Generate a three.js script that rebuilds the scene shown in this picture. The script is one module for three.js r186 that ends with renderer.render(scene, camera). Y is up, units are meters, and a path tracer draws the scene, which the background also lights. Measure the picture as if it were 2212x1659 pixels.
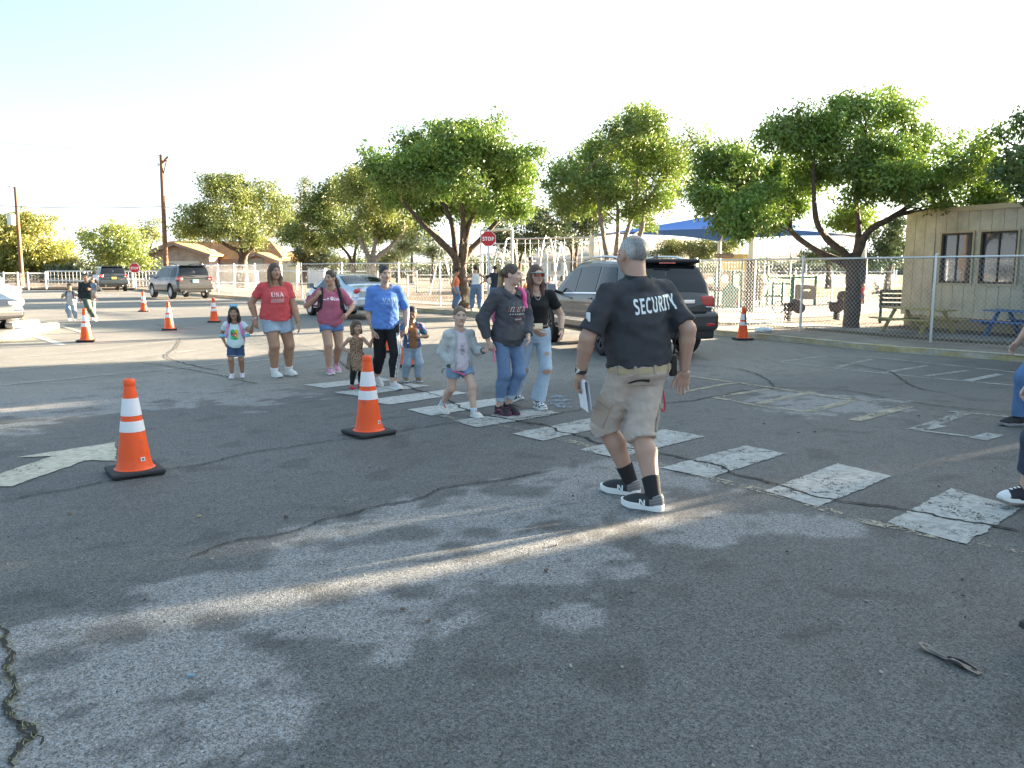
import * as THREE from 'three';
import { mergeGeometries, toCreasedNormals } from 'three/addons/utils/BufferGeometryUtils.js';
import { RoundedBoxGeometry } from 'three/addons/geometries/RoundedBoxGeometry.js';
import { ImprovedNoise } from 'three/addons/math/ImprovedNoise.js';

// ---------------------------------------------------------------- camera, sky, sun, exposure
const scene = new THREE.Scene();
const EYE = 1.58, FOC = 1759, CU = 1106, CV = 829.5, PITCH = Math.atan(249.5 / FOC);
const camera = new THREE.PerspectiveCamera(2 * Math.atan(CV / FOC) * 180 / Math.PI, 4 / 3, 0.1, 9000);
camera.position.set(0, EYE, 0);
camera.rotation.x = -PITCH;
const renderer = new THREE.WebGLRenderer({ antialias: true });
renderer.toneMapping = THREE.LinearToneMapping;
renderer.toneMappingExposure = 12.4;
renderer.shadowMap.enabled = true;
const SUN_AZ = 59 * Math.PI / 180, SUN_EL = 9.1 * Math.PI / 180;
const SUN = new THREE.Vector3(Math.sin(SUN_AZ) * Math.cos(SUN_EL), Math.sin(SUN_EL), -Math.cos(SUN_AZ) * Math.cos(SUN_EL));
{
  const w = 512, h = 256, data = new Float32Array(w * h * 4), d = new THREE.Vector3();
  for (let j = 0; j < h; j++) for (let i = 0; i < w; i++) {
    const phi = ((i + 0.5) / w - 0.5) * 2 * Math.PI, th = ((j + 0.5) / h - 0.5) * Math.PI;
    d.set(Math.cos(phi) * Math.cos(th), Math.sin(th), Math.sin(phi) * Math.cos(th));
    const up = Math.max(d.y, 0), ang = Math.acos(Math.min(1, Math.max(-1, d.dot(SUN))));
    const hz = Math.exp(-up * 8), glow = Math.exp(-ang / 0.49), near = Math.exp(-ang * ang / 0.05);
    const zen = [0.023, 0.049, 0.073], hor = [0.15, 0.157, 0.163];
    const k = (j * w + i) * 4;
    for (let c = 0; c < 3; c++) data[k + c] = zen[c] + (hor[c] - zen[c]) * hz + [0.46, 0.42, 0.375][c] * glow + [0.62, 0.55, 0.42][c] * near;
    data[k + 3] = 1;
  }
  const sky = new THREE.DataTexture(data, w, h, THREE.RGBAFormat, THREE.FloatType);
  sky.mapping = THREE.EquirectangularReflectionMapping; sky.magFilter = THREE.LinearFilter; sky.needsUpdate = true;
  scene.background = sky; scene.environment = sky;
}
const sun = new THREE.DirectionalLight(new THREE.Color(1.0, 0.83, 0.6), 5);
sun.position.copy(SUN).multiplyScalar(120).add(new THREE.Vector3(0, 0, -25));
sun.target.position.set(0, 0, -25);
sun.castShadow = true; sun.shadow.mapSize.set(4096, 4096); sun.shadow.bias = -0.0006; sun.shadow.radius = 1.4;
Object.assign(sun.shadow.camera, { left: -60, right: 60, top: 50, bottom: -50, near: 1, far: 320 });
scene.add(sun, sun.target);

// ---------------------------------------------------------------- helpers
const V = (x, y, z) => new THREE.Vector3(x, y, z);
let seed = 12345;
const rnd = () => { seed = (seed * 1664525 + 1013904223) >>> 0; return seed / 4294967296; };
const rr = (a, b) => a + (b - a) * rnd();
const setSeed = (n) => { seed = n >>> 0; };
const lerp = (a, b, t) => a + (b - a) * t, clamp = (x, a, b) => x < a ? a : x > b ? b : x;
const smooth = (a, b, x) => { const t = clamp((x - a) / (b - a), 0, 1); return t * t * (3 - 2 * t); };
const perlin = new ImprovedNoise();
const noise = (x, y, z) => perlin.noise(x + 100.3, y + 57.1, z + 31.7);
const fbm = (x, y, z, n = 4) => { let s = 0, a = 0.5; for (let i = 0; i < n; i++) { s += a * noise(x, y, z); x = x * 2.03 + 7; y *= 2.03; z *= 2.03; a *= 0.5; } return s; };
// a pixel of the photograph (2212 wide) gives a direction; the ground or a distance gives the point
function ray(u, v) {
  const x = (u - CU) / FOC, y = -(v - CV) / FOC, c = Math.cos(PITCH), s = Math.sin(PITCH);
  return V(x, y * c - s, -c - y * s);
}
const G = (u, v, h = 0) => { const r = ray(u, v), t = (h - EYE) / r.y; return V(r.x * t, h, r.z * t); };
const A = (u, v, d) => { const r = ray(u, v), t = -d / r.z; return V(r.x * t, EYE + r.y * t, -d); };

const used = {};
function numbered(n) { if (!(n in used)) { used[n] = 0; return n; } used[n]++; return n + '_' + String(used[n]).padStart(3, '0'); }
function tag(o, label, category, group) { o.userData.label = label; o.userData.category = category; if (group) o.userData.group = group; return o; }
function thing(name, label, category, p = V(0, 0, 0), turn = 0, group) {
  const o = new THREE.Group(); o.name = numbered(name); o.position.copy(p); o.rotation.y = turn; scene.add(o);
  return tag(o, label, category, group);
}
function part(parent, name, geo, mat, kind) {
  const m = new THREE.Mesh(geo, mat); m.name = name; m.castShadow = m.receiveShadow = true;
  if (kind) m.userData.kind = kind;
  parent.add(m); return m;
}
function struct(name, geo, mat) { const m = part(scene, numbered(name), geo, mat); m.userData.kind = 'structure'; return m; }
function structGroup(name) { const g = new THREE.Group(); g.name = numbered(name); g.userData.kind = 'structure'; scene.add(g); return g; }
function dup(root, p, turn = 0, label, group) {
  const r = root.clone(); r.name = numbered(root.name.replace(/_\d\d\d$/, '')); r.position.copy(p); r.rotation.y = turn; scene.add(r);
  r.userData = { ...root.userData }; if (label) r.userData.label = label; if (group) r.userData.group = group;
  return r;
}
// a child built in its parent's axes becomes a thing of its own, with its origin at its base
function detach(parent, m, name, label, category, group) {
  parent.updateMatrixWorld(true); m.updateMatrixWorld(true);
  const box = new THREE.Box3().setFromObject(m), c = box.getCenter(V(0, 0, 0)); c.y = box.min.y;
  const g = thing(name, label, category, c, 0, group);
  g.updateMatrixWorld(true); if (m.isMesh) g.attach(m); else { while (m.children.length) g.attach(m.children[0]); parent.remove(m); }
  return g;
}
const M = (c, rough = 0.8, o = {}) => {
  const { metal = 0, phys, ...rest } = o;
  const col = Array.isArray(c) ? new THREE.Color(c[0], c[1], c[2]) : new THREE.Color(c);
  const K = phys || 'clearcoat' in rest || 'transmission' in rest || 'sheen' in rest ? THREE.MeshPhysicalMaterial : THREE.MeshStandardMaterial;
  return new K({ color: col, roughness: rough, metalness: metal, ...rest });
};
const VC = (rough = 0.85, o = {}) => M([1, 1, 1], rough, { vertexColors: true, ...o });

// ---- geometry helpers
const tf = (g, p, e) => { if (e) g.applyMatrix4(new THREE.Matrix4().makeRotationFromEuler(new THREE.Euler(...e))); if (p) g.translate(p.x ?? p[0], p.y ?? p[1], p.z ?? p[2]); return g; };
const box = (w, h, d, p, e) => tf(new THREE.BoxGeometry(w, h, d), p, e);
const rbox = (w, h, d, r, p, e, s = 2) => tf(new RoundedBoxGeometry(w, h, d, s, r), p, e);
const cyl = (r0, r1, h, p, e, n = 16, open = false) => tf(new THREE.CylinderGeometry(r1, r0, h, n, 1, open), p, e);
function bar(a, b, r, n = 8, r2 = r) {
  const d = b.clone().sub(a), g = new THREE.CylinderGeometry(r2, r, d.length(), n);
  g.applyQuaternion(new THREE.Quaternion().setFromUnitVectors(V(0, 1, 0), d.clone().normalize()));
  return g.translate((a.x + b.x) / 2, (a.y + b.y) / 2, (a.z + b.z) / 2);
}
function beam(a, b, w, h) {                       // a squared timber between two points, w across, h upright
  const d = b.clone().sub(a), g = new THREE.BoxGeometry(w, h, d.length());
  const m = new THREE.Matrix4().lookAt(b, a, V(0, 1, 0)); g.applyMatrix4(m);
  return g.translate((a.x + b.x) / 2, (a.y + b.y) / 2, (a.z + b.z) / 2);
}
function tubePath(pts, r0, r1 = r0, n = 8, seg = 0, wob = 0) {
  const curve = new THREE.CatmullRomCurve3(pts, false, 'centripetal'), S = seg || pts.length * 4;
  const g = new THREE.TubeGeometry(curve, S, 1, n, false), P = g.attributes.position, c = V(0, 0, 0);
  for (let i = 0; i <= S; i++) {
    curve.getPointAt(i / S, c); const r = lerp(r0, r1, i / S);
    for (let j = 0; j <= n; j++) {
      const k = i * (n + 1) + j, w = wob ? 1 + wob * noise(c.x * 3 + Math.cos(j / n * 6.283) * 1.4, c.y * 3, c.z * 3 + Math.sin(j / n * 6.283) * 1.4) : 1;
      P.setXYZ(k, c.x + (P.getX(k) - c.x) * r * w, c.y + (P.getY(k) - c.y) * r * w, c.z + (P.getZ(k) - c.z) * r * w);
    }
  }
  g.computeVertexNormals(); return g;
}
function merge(list) {
  const a = list.filter(Boolean).map((g) => { const q = g.index ? g.toNonIndexed() : g; for (const k of Object.keys(q.attributes)) if (!['position', 'normal', 'uv', 'color'].includes(k)) q.deleteAttribute(k); return q; });
  const hasC = a.some((g) => g.attributes.color);
  for (const g of a) {
    if (!g.attributes.uv) g.setAttribute('uv', new THREE.BufferAttribute(new Float32Array(g.attributes.position.count * 2), 2));
    if (!g.attributes.normal) g.computeVertexNormals();
    if (hasC && !g.attributes.color) { const c = new Float32Array(g.attributes.position.count * 3).fill(1); g.setAttribute('color', new THREE.BufferAttribute(c, 3)); }
  }
  return a.length === 1 ? a[0] : mergeGeometries(a);
}
const extrude = (pts, depth, bevel = 0, holes = []) => {
  const s = new THREE.Shape(pts.map((p) => new THREE.Vector2(p[0], p[1])));
  for (const h of holes) s.holes.push(new THREE.Path(h.map((p) => new THREE.Vector2(p[0], p[1]))));
  return new THREE.ExtrudeGeometry(s, { depth, bevelEnabled: bevel > 0, bevelThickness: bevel, bevelSize: bevel, bevelSegments: 2, curveSegments: 16 });
};
function planarUV(g, s = 1) {                      // uv in metres, by the main direction of each face
  const q = g.index ? g.toNonIndexed() : g, P = q.attributes.position, u = new Float32Array(P.count * 2);
  q.computeVertexNormals(); const N = q.attributes.normal;
  for (let i = 0; i < P.count; i += 3) {
    const ax = Math.abs(N.getX(i)), ay = Math.abs(N.getY(i)), az = Math.abs(N.getZ(i));
    for (let k = i; k < i + 3; k++) {
      if (ay >= ax && ay >= az) { u[k * 2] = P.getX(k) * s; u[k * 2 + 1] = P.getZ(k) * s; }
      else if (ax >= az) { u[k * 2] = P.getZ(k) * s; u[k * 2 + 1] = P.getY(k) * s; }
      else { u[k * 2] = P.getX(k) * s; u[k * 2 + 1] = P.getY(k) * s; }
    }
  }
  q.setAttribute('uv', new THREE.BufferAttribute(u, 2)); return q;
}
function sheet(poly, y, bumpy = 0) {               // a flat polygon of [x, z] points, uv in metres
  const s = new THREE.Shape(poly.map((p) => new THREE.Vector2(p[0], -p[1]))), g = new THREE.ShapeGeometry(s), P = g.attributes.position, uv = g.attributes.uv;
  for (let i = 0; i < P.count; i++) { const x = P.getX(i), z = -P.getY(i); P.setXYZ(i, x, y, z); uv.setXY(i, x, z); }
  g.computeVertexNormals(); return g;
}
// ---- textures
function dataTex(n, fn, srgb = true, m = n) {
  const d = new Uint8Array(n * m * 4);
  for (let j = 0; j < m; j++) for (let i = 0; i < n; i++) { const c = fn(i / n, j / m, i, j); const k = (j * n + i) * 4; d[k] = clamp(c[0], 0, 1) * 255; d[k + 1] = clamp(c[1], 0, 1) * 255; d[k + 2] = clamp(c[2], 0, 1) * 255; d[k + 3] = c.length > 3 ? clamp(c[3], 0, 1) * 255 : 255; }
  const t = new THREE.DataTexture(d, n, m); t.wrapS = t.wrapT = THREE.RepeatWrapping; t.magFilter = THREE.LinearFilter; t.minFilter = THREE.LinearMipmapLinearFilter; t.generateMipmaps = true;
  if (srgb) t.colorSpace = THREE.SRGBColorSpace; t.needsUpdate = true; return t;
}
// tileable noise: periodic value noise of p cells
function tileNoise(p, sd) {
  setSeed(sd); const g = new Float32Array(p * p).map(() => rnd());
  return (u, v) => { const x = u * p, y = v * p, i = Math.floor(x), j = Math.floor(y), fx = x - i, fy = y - j, sx = fx * fx * (3 - 2 * fx), sy = fy * fy * (3 - 2 * fy), at = (a, b) => g[((b % p + p) % p) * p + (a % p + p) % p]; return lerp(lerp(at(i, j), at(i + 1, j), sx), lerp(at(i, j + 1), at(i + 1, j + 1), sx), sy); };
}
const withRepeat = (t, x, y = x) => { const c = t.clone(); c.repeat.set(x, y); c.needsUpdate = true; return c; };
const Tn = { a: tileNoise(4, 1), b: tileNoise(11, 2), c: tileNoise(29, 3), d: tileNoise(83, 4), e: tileNoise(190, 5), f: tileNoise(400, 6) };
const toS = (x) => x <= 0.0031308 ? 12.92 * x : 1.055 * Math.pow(x, 1 / 2.4) - 0.055;
const grey = (x) => { const s = toS(clamp(x, 0, 1)); return [s, s, s]; };
const texStone = dataTex(1024, (u, v) => { const n = 0.28 * Tn.d(u, v) + 0.4 * Tn.e(u, v) + 0.32 * Tn.f(u, v); const spark = smooth(0.8, 0.97, Tn.e(u + .31, v + .17)) * 0.55; const k = 0.5 + (n - 0.5) * 1.5 + spark; const w = Tn.d(u + .5, v + .2); const s = grey(0.5 * k); return [s[0] * (1 + 0.06 * (w - 0.5)), s[1], s[2] * (1 - 0.06 * (w - 0.5))]; });
const bumpStone = dataTex(1024, (u, v) => { const n = 0.4 * Tn.e(u, v) + 0.35 * Tn.f(u, v) + 0.25 * Tn.d(u, v); return [n, n, n]; }, false);
const texSoft = dataTex(512, (u, v) => grey(0.5 * (0.75 + 0.28 * Tn.a(u, v) + 0.22 * Tn.b(u, v) + 0.25 * Tn.c(u, v) + 0.25 * (Tn.e(u, v) - .5) - 0.1)));
const bumpSoft = dataTex(512, (u, v) => { const n = 0.5 * Tn.c(u, v) + 0.3 * Tn.d(u, v) + 0.2 * Tn.e(u, v); return [n, n, n]; }, false);
const texBark = dataTex(512, (u, v) => { const n = 0.45 * Tn.c(u * 1, v * 0.25) + 0.35 * Tn.d(u, v * 0.25) + 0.2 * Tn.e(u, v); return grey(0.5 * (0.45 + 1.1 * n)); });
const bumpBark = dataTex(512, (u, v) => { const n = 0.55 * Tn.c(u, v * 0.25) + 0.45 * Tn.d(u, v * 0.25); return [n, n, n]; }, false);
const texWeave = dataTex(256, (u, v) => { const a = Math.sin(u * 128 * Math.PI) * 0.5 + 0.5, b = Math.sin(v * 128 * Math.PI) * 0.5 + 0.5; return grey(0.5 * (0.86 + 0.12 * a * b + 0.2 * (Tn.b(u, v) - .3))); });
// ---------------------------------------------------------------- ground
const CURB = [[2600, 828], [2212, 783], [1890, 758], [1686, 737], [1551, 724.8], [1300, 703], [1045, 683], [918, 674], [657, 656], [457, 641], [325, 630.5], [290, 626]].map(([u, v]) => { const p = G(u, v); return [p.x, p.z]; });
const CURBH = 0.12;
function offsetLine(pl, d) {                       // to the right-hand / far side of the kerb
  return pl.map((p, i) => { const a = pl[Math.max(0, i - 1)], b = pl[Math.min(pl.length - 1, i + 1)], dx = b[0] - a[0], dz = b[1] - a[1], l = Math.hypot(dx, dz); return [p[0] - dz / l * d, p[1] + dx / l * d]; });
}
function resample(pl, step) { const o = []; for (let i = 0; i < pl.length - 1; i++) { const a = pl[i], b = pl[i + 1], n = Math.max(1, Math.round(Math.hypot(b[0] - a[0], b[1] - a[1]) / step)); for (let k = 0; k < n; k++) o.push([lerp(a[0], b[0], k / n), lerp(a[1], b[1], k / n)]); } o.push(pl[pl.length - 1]); return o; }
const smoothLine = (pl) => new THREE.CatmullRomCurve3(pl.map((p) => V(p[0], 0, p[1])), false, 'centripetal').getSpacedPoints(80).map((p) => [p.x, p.z]);
const KERB = smoothLine(CURB);
{
  // worn pale band across the near asphalt, its ground track read from the photograph
  const track = [[20, 1530], [200, 1400], [420, 1330], [700, 1250], [950, 1160], [1150, 1085], [1290, 1050]].map(([u, v]) => G(u, v));
  const blobs = [[1250, 1225, .34], [1500, 1150, .3], [1250, 1330, .12], [60, 1640, .35], [500, 1560, .28], [860, 1340, .3], [250, 1490, .34], [450, 1440, .3], [150, 1600, .36], [650, 1335, .26], [1000, 1240, .3], [330, 1610, .22], [100, 862, 1.6], [420, 840, 1.5], [1800, 870, .8], [1740, 1130, .28]].map(([u, v, r]) => ({ p: G(u, v), r }));
  const segD = (p, a, b) => { const dx = b.x - a.x, dz = b.z - a.z, t = clamp(((p.x - a.x) * dx + (p.z - a.z) * dz) / (dx * dx + dz * dz), 0, 1); return Math.hypot(p.x - a.x - dx * t, p.z - a.z - dz * t); };
  const spots = [[880, 1152, .16], [1110, 1060, .2], [1200, 1135, .13], [930, 1090, .06], [250, 1370, .13], [720, 1295, .1], [480, 1340, .12], [980, 1180, .09], [120, 1420, .12], [1040, 1150, .12]].map(([u, v, r]) => ({ p: G(u, v), r }));
  const pale = (x, z) => {
    const p = { x, z }; let d = 9; for (let i = 0; i < track.length - 1; i++) d = Math.min(d, segD(p, track[i], track[i + 1]) / (0.38 + 0.05 * i));
    for (const b of blobs) d = Math.min(d, Math.hypot(x - b.p.x, z - b.p.z) / b.r);
    const n = fbm(x * 1.6, z * 2.2, 3, 4) * 1.6 + fbm(x * 7, z * 7, 9, 3) * 0.55;
    let w = smooth(0.12, -0.05, d - 1 + n);
    const spot = fbm(x * 2.6, z * 3.4, 40, 3) + 0.5 * fbm(x * 9, z * 9, 50, 2);
    w *= 1 - 0.85 * smooth(0.17, 0.25, spot);
    for (const s of spots) w *= smooth(.75, 1.15, Math.hypot((x - s.p.x) * .8, z - s.p.z) / s.r + .5 * fbm(x * 4, z * 4, 61, 2));
    return w;
  };
  const lines = (lo, hi, a, b, s) => { const o = []; for (let x = a; x <= b; x += s) o.push(x); let q = s; for (let x = b + s; x < hi; x += (q *= 1.16)) o.push(Math.min(x, hi)); o.push(hi); q = s; const pre = []; for (let x = a - s; x > lo; x -= (q *= 1.16)) pre.push(x); pre.push(lo); return pre.reverse().concat(o); };
  const xs = lines(-95, 40, -5.2, 5.2, 0.05), zs = lines(-95, 14, -12, -1.9, 0.06);
  const n = xs.length, m = zs.length, P = new Float32Array(n * m * 3), U = new Float32Array(n * m * 2), C = new Float32Array(n * m * 3), I = [];
  for (let j = 0; j < m; j++) for (let i = 0; i < n; i++) {
    const k = j * n + i, x = xs[i], z = zs[j]; P.set([x, 0, z], k * 3); U.set([x / 0.85, z / 0.85], k * 2);
    const old = smooth(-10.2, -12.6, z + 0.25 * x + 2.2 * fbm(x * .25, z * .25, 5, 3) + .8 * fbm(x * 1.4, z * 1.4, 15, 3));   // the far lot is the older, paler surface
    let b = 1 + 0.22 * fbm(x * .5, z * .5, 1, 4) + 0.14 * fbm(x * 3, z * 3, 2, 3); b *= 1 + 0.8 * old; b *= 1 - .3 * smooth(.36, .44, noise(x * 2.7, 3, z * 2.7)) * (1 - .6 * old) - .18 * smooth(.3, .4, noise(x * 6.3, 9, z * 6.3));
    b *= 1 - 0.16 * smooth(.1, .3, fbm(x * .7 + 9, z * .35, 77, 3));
    const w = pale(x, z); b = lerp(b, 2.05 + 0.3 * fbm(x * 5, z * 5, 8, 3), w);
    C.set([b * (1 + .06 * old), b * (1 + .01 * old), b * (1 - .08 * old + .01 * w)], k * 3);
    if (i < n - 1 && j < m - 1) I.push(k, k + n, k + 1, k + 1, k + n, k + n + 1);
  }
  const g = new THREE.BufferGeometry(); g.setAttribute('position', new THREE.BufferAttribute(P, 3)); g.setAttribute('uv', new THREE.BufferAttribute(U, 2)); g.setAttribute('color', new THREE.BufferAttribute(C, 3)); g.setIndex(I); g.computeVertexNormals();
  struct('asphalt_lot', g, M([0.37, 0.365, 0.362], 0.72, { vertexColors: true, map: texStone, bumpMap: bumpStone, bumpScale: 0.004 }));
}
// raised walk, kerb and the school ground beyond it
const mConcrete = M([0.5, 0.41, 0.345], 0.9, { map: withRepeat(texSoft, 0.5), bumpMap: withRepeat(bumpSoft, 0.8), bumpScale: 0.003 });
const mDirt = M([0.28, 0.2, 0.135], 1, { map: withRepeat(texSoft, 0.13), bumpMap: withRepeat(bumpStone, 0.6), bumpScale: 0.02 });
{
  const far = [[-58, -60], [-75, -75], [-100, -110], [-1400, -1000], [-900, -3200], [2500, -3200], [3000, -400], [300, -20], [60, 8]];
  struct('school_ground', sheet(KERB.map((p) => p).concat(far).map((p) => p), CURBH - 0.012), mDirt);
  const back = smoothLine(offsetLine(CURB, 1.75)); const front = KERB;
  // concrete flags of the walk, each a slab with a joint
  const walk = structGroup('sidewalk'), nS = 40, cumul = (pl) => new THREE.CatmullRomCurve3(pl.map((p) => V(p[0], 0, p[1]))).getSpacedPoints(400);
  const A0 = cumul(offsetLine(KERB, 0.16)), B0 = cumul(offsetLine(KERB, 1.75));
  for (let i = 0; i < nS; i++) {
    const a = Math.round(i * 400 / nS), b = Math.round((i + 1) * 400 / nS); const pts = [];
    for (let k = a; k <= b; k += 2) pts.push([A0[k].x, A0[k].z]); for (let k = b; k >= a; k -= 2) pts.push([B0[k].x, B0[k].z]);
    const cx = pts.reduce((s, p) => s + p[0], 0) / pts.length, cz = pts.reduce((s, p) => s + p[1], 0) / pts.length, r = 0.996;
    const g = extrude(pts.map((p) => [cx + (p[0] - cx) * r, -(cz + (p[1] - cz) * r)]), 0.06); g.rotateX(-Math.PI / 2); g.translate(0, CURBH - 0.058 + rr(-.003, .003), 0);
    part(walk, 'concrete_slab', planarUV(g), mConcrete);
  }
  // kerb stones, the road face painted yellow and scuffed
  const kerb = structGroup('kerb'); const K0 = cumul(KERB), K1 = cumul(offsetLine(KERB, 0.158));
  const mKerb = VC(0.85, { map: withRepeat(texSoft, 1.2), bumpMap: withRepeat(bumpSoft, 2), bumpScale: 0.006 });
  for (let i = 0; i < 26; i++) {
    const a = Math.round(i * 400 / 26), b = Math.round((i + 1) * 400 / 26), P = [], I = [], C = [], sec = 6;
    for (let k = a; k <= b; k++) {
      const f = K0[k], t = K1[k], y = CURBH + 0.006 * fbm(f.x * 2, f.z * 2, 1, 2), gap = (k === a || k === b) ? 0.006 : 0;
      const q = [[0, 0], [0.02, 0.62], [0.06, 0.93], [0.16, 1.0], [1, 1.0], [1, 0.2]];
      for (const [s, h] of q) { const x = lerp(f.x, t.x, s), z = lerp(f.z, t.z, s); P.push(x, -0.01 + h * (y + 0.01) - gap, z);
        const worn = fbm(x * 3, h * 4, z * 3, 4) + (h > .9 && s > .3 ? 0.22 : 0), w = smooth(-.12, 0.16, worn); C.push(lerp(0.9, 0.92, w), lerp(0.72, 0.82, w), lerp(0.38, 0.68, w)); }
    }
    for (let k = 0; k < b - a; k++) for (let s = 0; s < sec - 1; s++) { const o = k * sec + s; I.push(o, o + 1, o + sec, o + sec, o + 1, o + sec + 1); }
    const g = new THREE.BufferGeometry(); g.setAttribute('position', new THREE.Float32BufferAttribute(P, 3)); g.setAttribute('color', new THREE.Float32BufferAttribute(C, 3)); g.setIndex(I);
    const ng = g.toNonIndexed(); ng.computeVertexNormals(); part(kerb, 'kerb_stone', toCreasedNormals(planarUV(ng), 0.6), mKerb);
  }
  // strip of dry dirt and leaf litter under the fence, playing field, rubber play surface, far road
  const s0 = offsetLine(KERB, 1.76), s1 = offsetLine(KERB, 2.5).reverse();
  struct('litter_strip', sheet(s0.concat(s1), CURBH - 0.004), M([0.42, 0.33, 0.22], 1, { map: withRepeat(texStone, 0.9), bumpMap: withRepeat(bumpStone, 1.1), bumpScale: 0.03 }));
  struct('inner_path', sheet(offsetLine(KERB, 2.5).slice(0, 46).concat(offsetLine(KERB, 4.1).slice(0, 46).reverse()), CURBH - 0.006), M([0.46, 0.43, 0.41], 0.9, { map: withRepeat(texSoft, 0.4) }));
  const q = (list, h = 0.11) => list.map(([u, v]) => { const p = G(u, v, h); return [p.x, p.z]; });
  const mField = M([0.19, 0.26, 0.018], 1, { map: withRepeat(texSoft, 0.06), bumpMap: withRepeat(bumpStone, 0.5), bumpScale: 0.05 });
  struct('playing_field', sheet(q([[1570, 640], [1570, 594], [2500, 594], [2500, 646]]), CURBH), mField);
  struct('running_track', sheet(q([[1600, 617], [1600, 613.5], [2100, 616], [2100, 621]]), CURBH + 0.006), M([0.62, 0.5, 0.36], 1, { map: withRepeat(texSoft, 0.1) }));
  struct('lawn_patch', sheet(q([[1180, 598], [1330, 594], [1330, 600], [1180, 604]]), CURBH), mField);
  struct('play_surface', sheet(q([[1545, 672], [1530, 653], [1760, 648], [1960, 652], [1960, 662], [1800, 668], [1630, 676]]), CURBH + 0.004), M([0.28, 0.25, 0.235], 0.95, { map: withRepeat(texStone, 0.8) }));
  struct('play_path', sheet(q([[1540, 686], [1540, 676], [1640, 677], [1850, 664], [1960, 660], [1960, 668], [1850, 682], [1640, 690]]), CURBH + 0.002), M([0.36, 0.27, 0.215], 0.95, { map: withRepeat(texSoft, 0.5) }));
}
// ---- cracks: ragged strips of dark filler and dust in the joints
const mCrack = M([0.03, 0.028, 0.025], 1), mWeed = M([0.3, 0.26, 0.14], 1);
function crack(pts, w0, sd, wob = 0.03) {
  setSeed(sd); const ctrl = pts.map(([u, v]) => G(u, v, 0.008)), cur = new THREE.CatmullRomCurve3(ctrl, false, 'centripetal'), n = Math.ceil(cur.getLength() / 0.028), P = [], I = [];
  const sp = cur.getSpacedPoints(n);
  sp.forEach((p, i) => { const a = sp[Math.max(0, i - 1)], b = sp[Math.min(n, i + 1)], t = b.clone().sub(a).normalize(), jx = wob * (fbm(p.x * 5, p.z * 5, sd, 3) * 2 + 0.75 * (rnd() - .5)), wd = w0 * (0.25 + 0.5 * Math.abs(fbm(p.x * 9, p.z * 9, sd + 7, 3)) * 2 + 0.5 * rnd()) * Math.min(1, 0.2 + Math.min(i, n - i) / 6);
    const nx = -t.z, nz = t.x; P.push(p.x + nx * (jx + wd / 2), 0.009, p.z + nz * (jx + wd / 2), p.x + nx * (jx - wd / 2), 0.009, p.z + nz * (jx - wd / 2)); if (i < n) { const k = i * 2; I.push(k, k + 2, k + 1, k + 1, k + 2, k + 3); } });
  const g = new THREE.BufferGeometry(); g.setAttribute('position', new THREE.Float32BufferAttribute(P, 3)); g.setIndex(I); g.computeVertexNormals();
  struct('pavement_crack', g, mCrack);
}
[[[[845, 821], [900, 841], [935, 851], [960, 858], [990, 876], [1030, 891], [1098, 905], [1130, 910], [1185, 920], [1210, 933], [1245, 938], [1290, 955], [1320, 962], [1410, 975], [1480, 990], [1560, 1008], [1580, 1022], [1640, 1035], [1720, 1058], [1770, 1074], [1850, 1086], [1960, 1100], [2060, 1120], [2150, 1135], [2230, 1152]], .042],
  [[[0, 1082], [170, 1052], [235, 1038], [360, 1012], [450, 1000], [500, 985], [620, 965], [745, 948], [850, 932], [900, 925], [980, 910]], .022],
  [[[400, 1206], [500, 1171], [530, 1161], [590, 1156], [635, 1146], [690, 1123], [750, 1111], [825, 1091], [925, 1071], [940, 1058], [1000, 1045], [1065, 1038], [1106, 1031], [1200, 1012]], .022],
  [[[5, 1350], [20, 1410], [18, 1460], [40, 1485], [22, 1514], [38, 1555], [75, 1580], [45, 1610], [15, 1668]], .034],
  [[[38, 1555], [60, 1575], [92, 1590], [88, 1610]], .03], [[[1098, 905], [1180, 896], [1290, 880], [1481, 866], [1661, 838], [1806, 841], [2006, 873], [2220, 893]], .03],
  [[[1800, 780], [1916, 801], [1951, 821], [1986, 838], [2056, 851]], .03], [[[1556, 792], [1611, 800], [1661, 822], [1668, 836]], .03],
  [[[0, 795], [120, 790], [270, 782], [420, 800], [560, 830]], .03], [[[390, 732], [380, 752], [360, 770], [420, 790], [470, 800]], .04], [[[640, 742], [700, 760], [760, 800]], .03],
  [[[330, 700], [430, 712], [560, 706], [640, 700]], .05], [[[1240, 790], [1400, 785], [1556, 792]], .03]].forEach(([p, w], i) => crack(p, w, 900 + i * 13));
{ // dry grass blades in the wide crack
  setSeed(77); const pts = [[5, 1350], [20, 1410], [18, 1460], [40, 1485], [22, 1514], [38, 1555], [75, 1580], [45, 1610], [15, 1668]].map(([u, v]) => G(u, v, 0.01)), cur = new THREE.CatmullRomCurve3(pts), gs = [];
  for (let i = 0; i < 170; i++) { const p = cur.getPoint(rnd()), h = rr(.004, .016), a = rnd() * 6.28, l = rr(.008, .028); const g = new THREE.BufferGeometry(); const x = p.x + rr(-.02, .02), z = p.z + rr(-.02, .02), w = .003; g.setAttribute('position', new THREE.Float32BufferAttribute([x - w, .008, z, x + w, .008, z, x + Math.cos(a) * l, .008 + h, z + Math.sin(a) * l], 3)); g.computeVertexNormals(); gs.push(g); }
  const o = part(scene, 'crack_weeds', merge(gs), mWeed, 'stuff'); tag(o, 'dry grass growing in the wide crack of the asphalt', 'grass');
}
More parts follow.
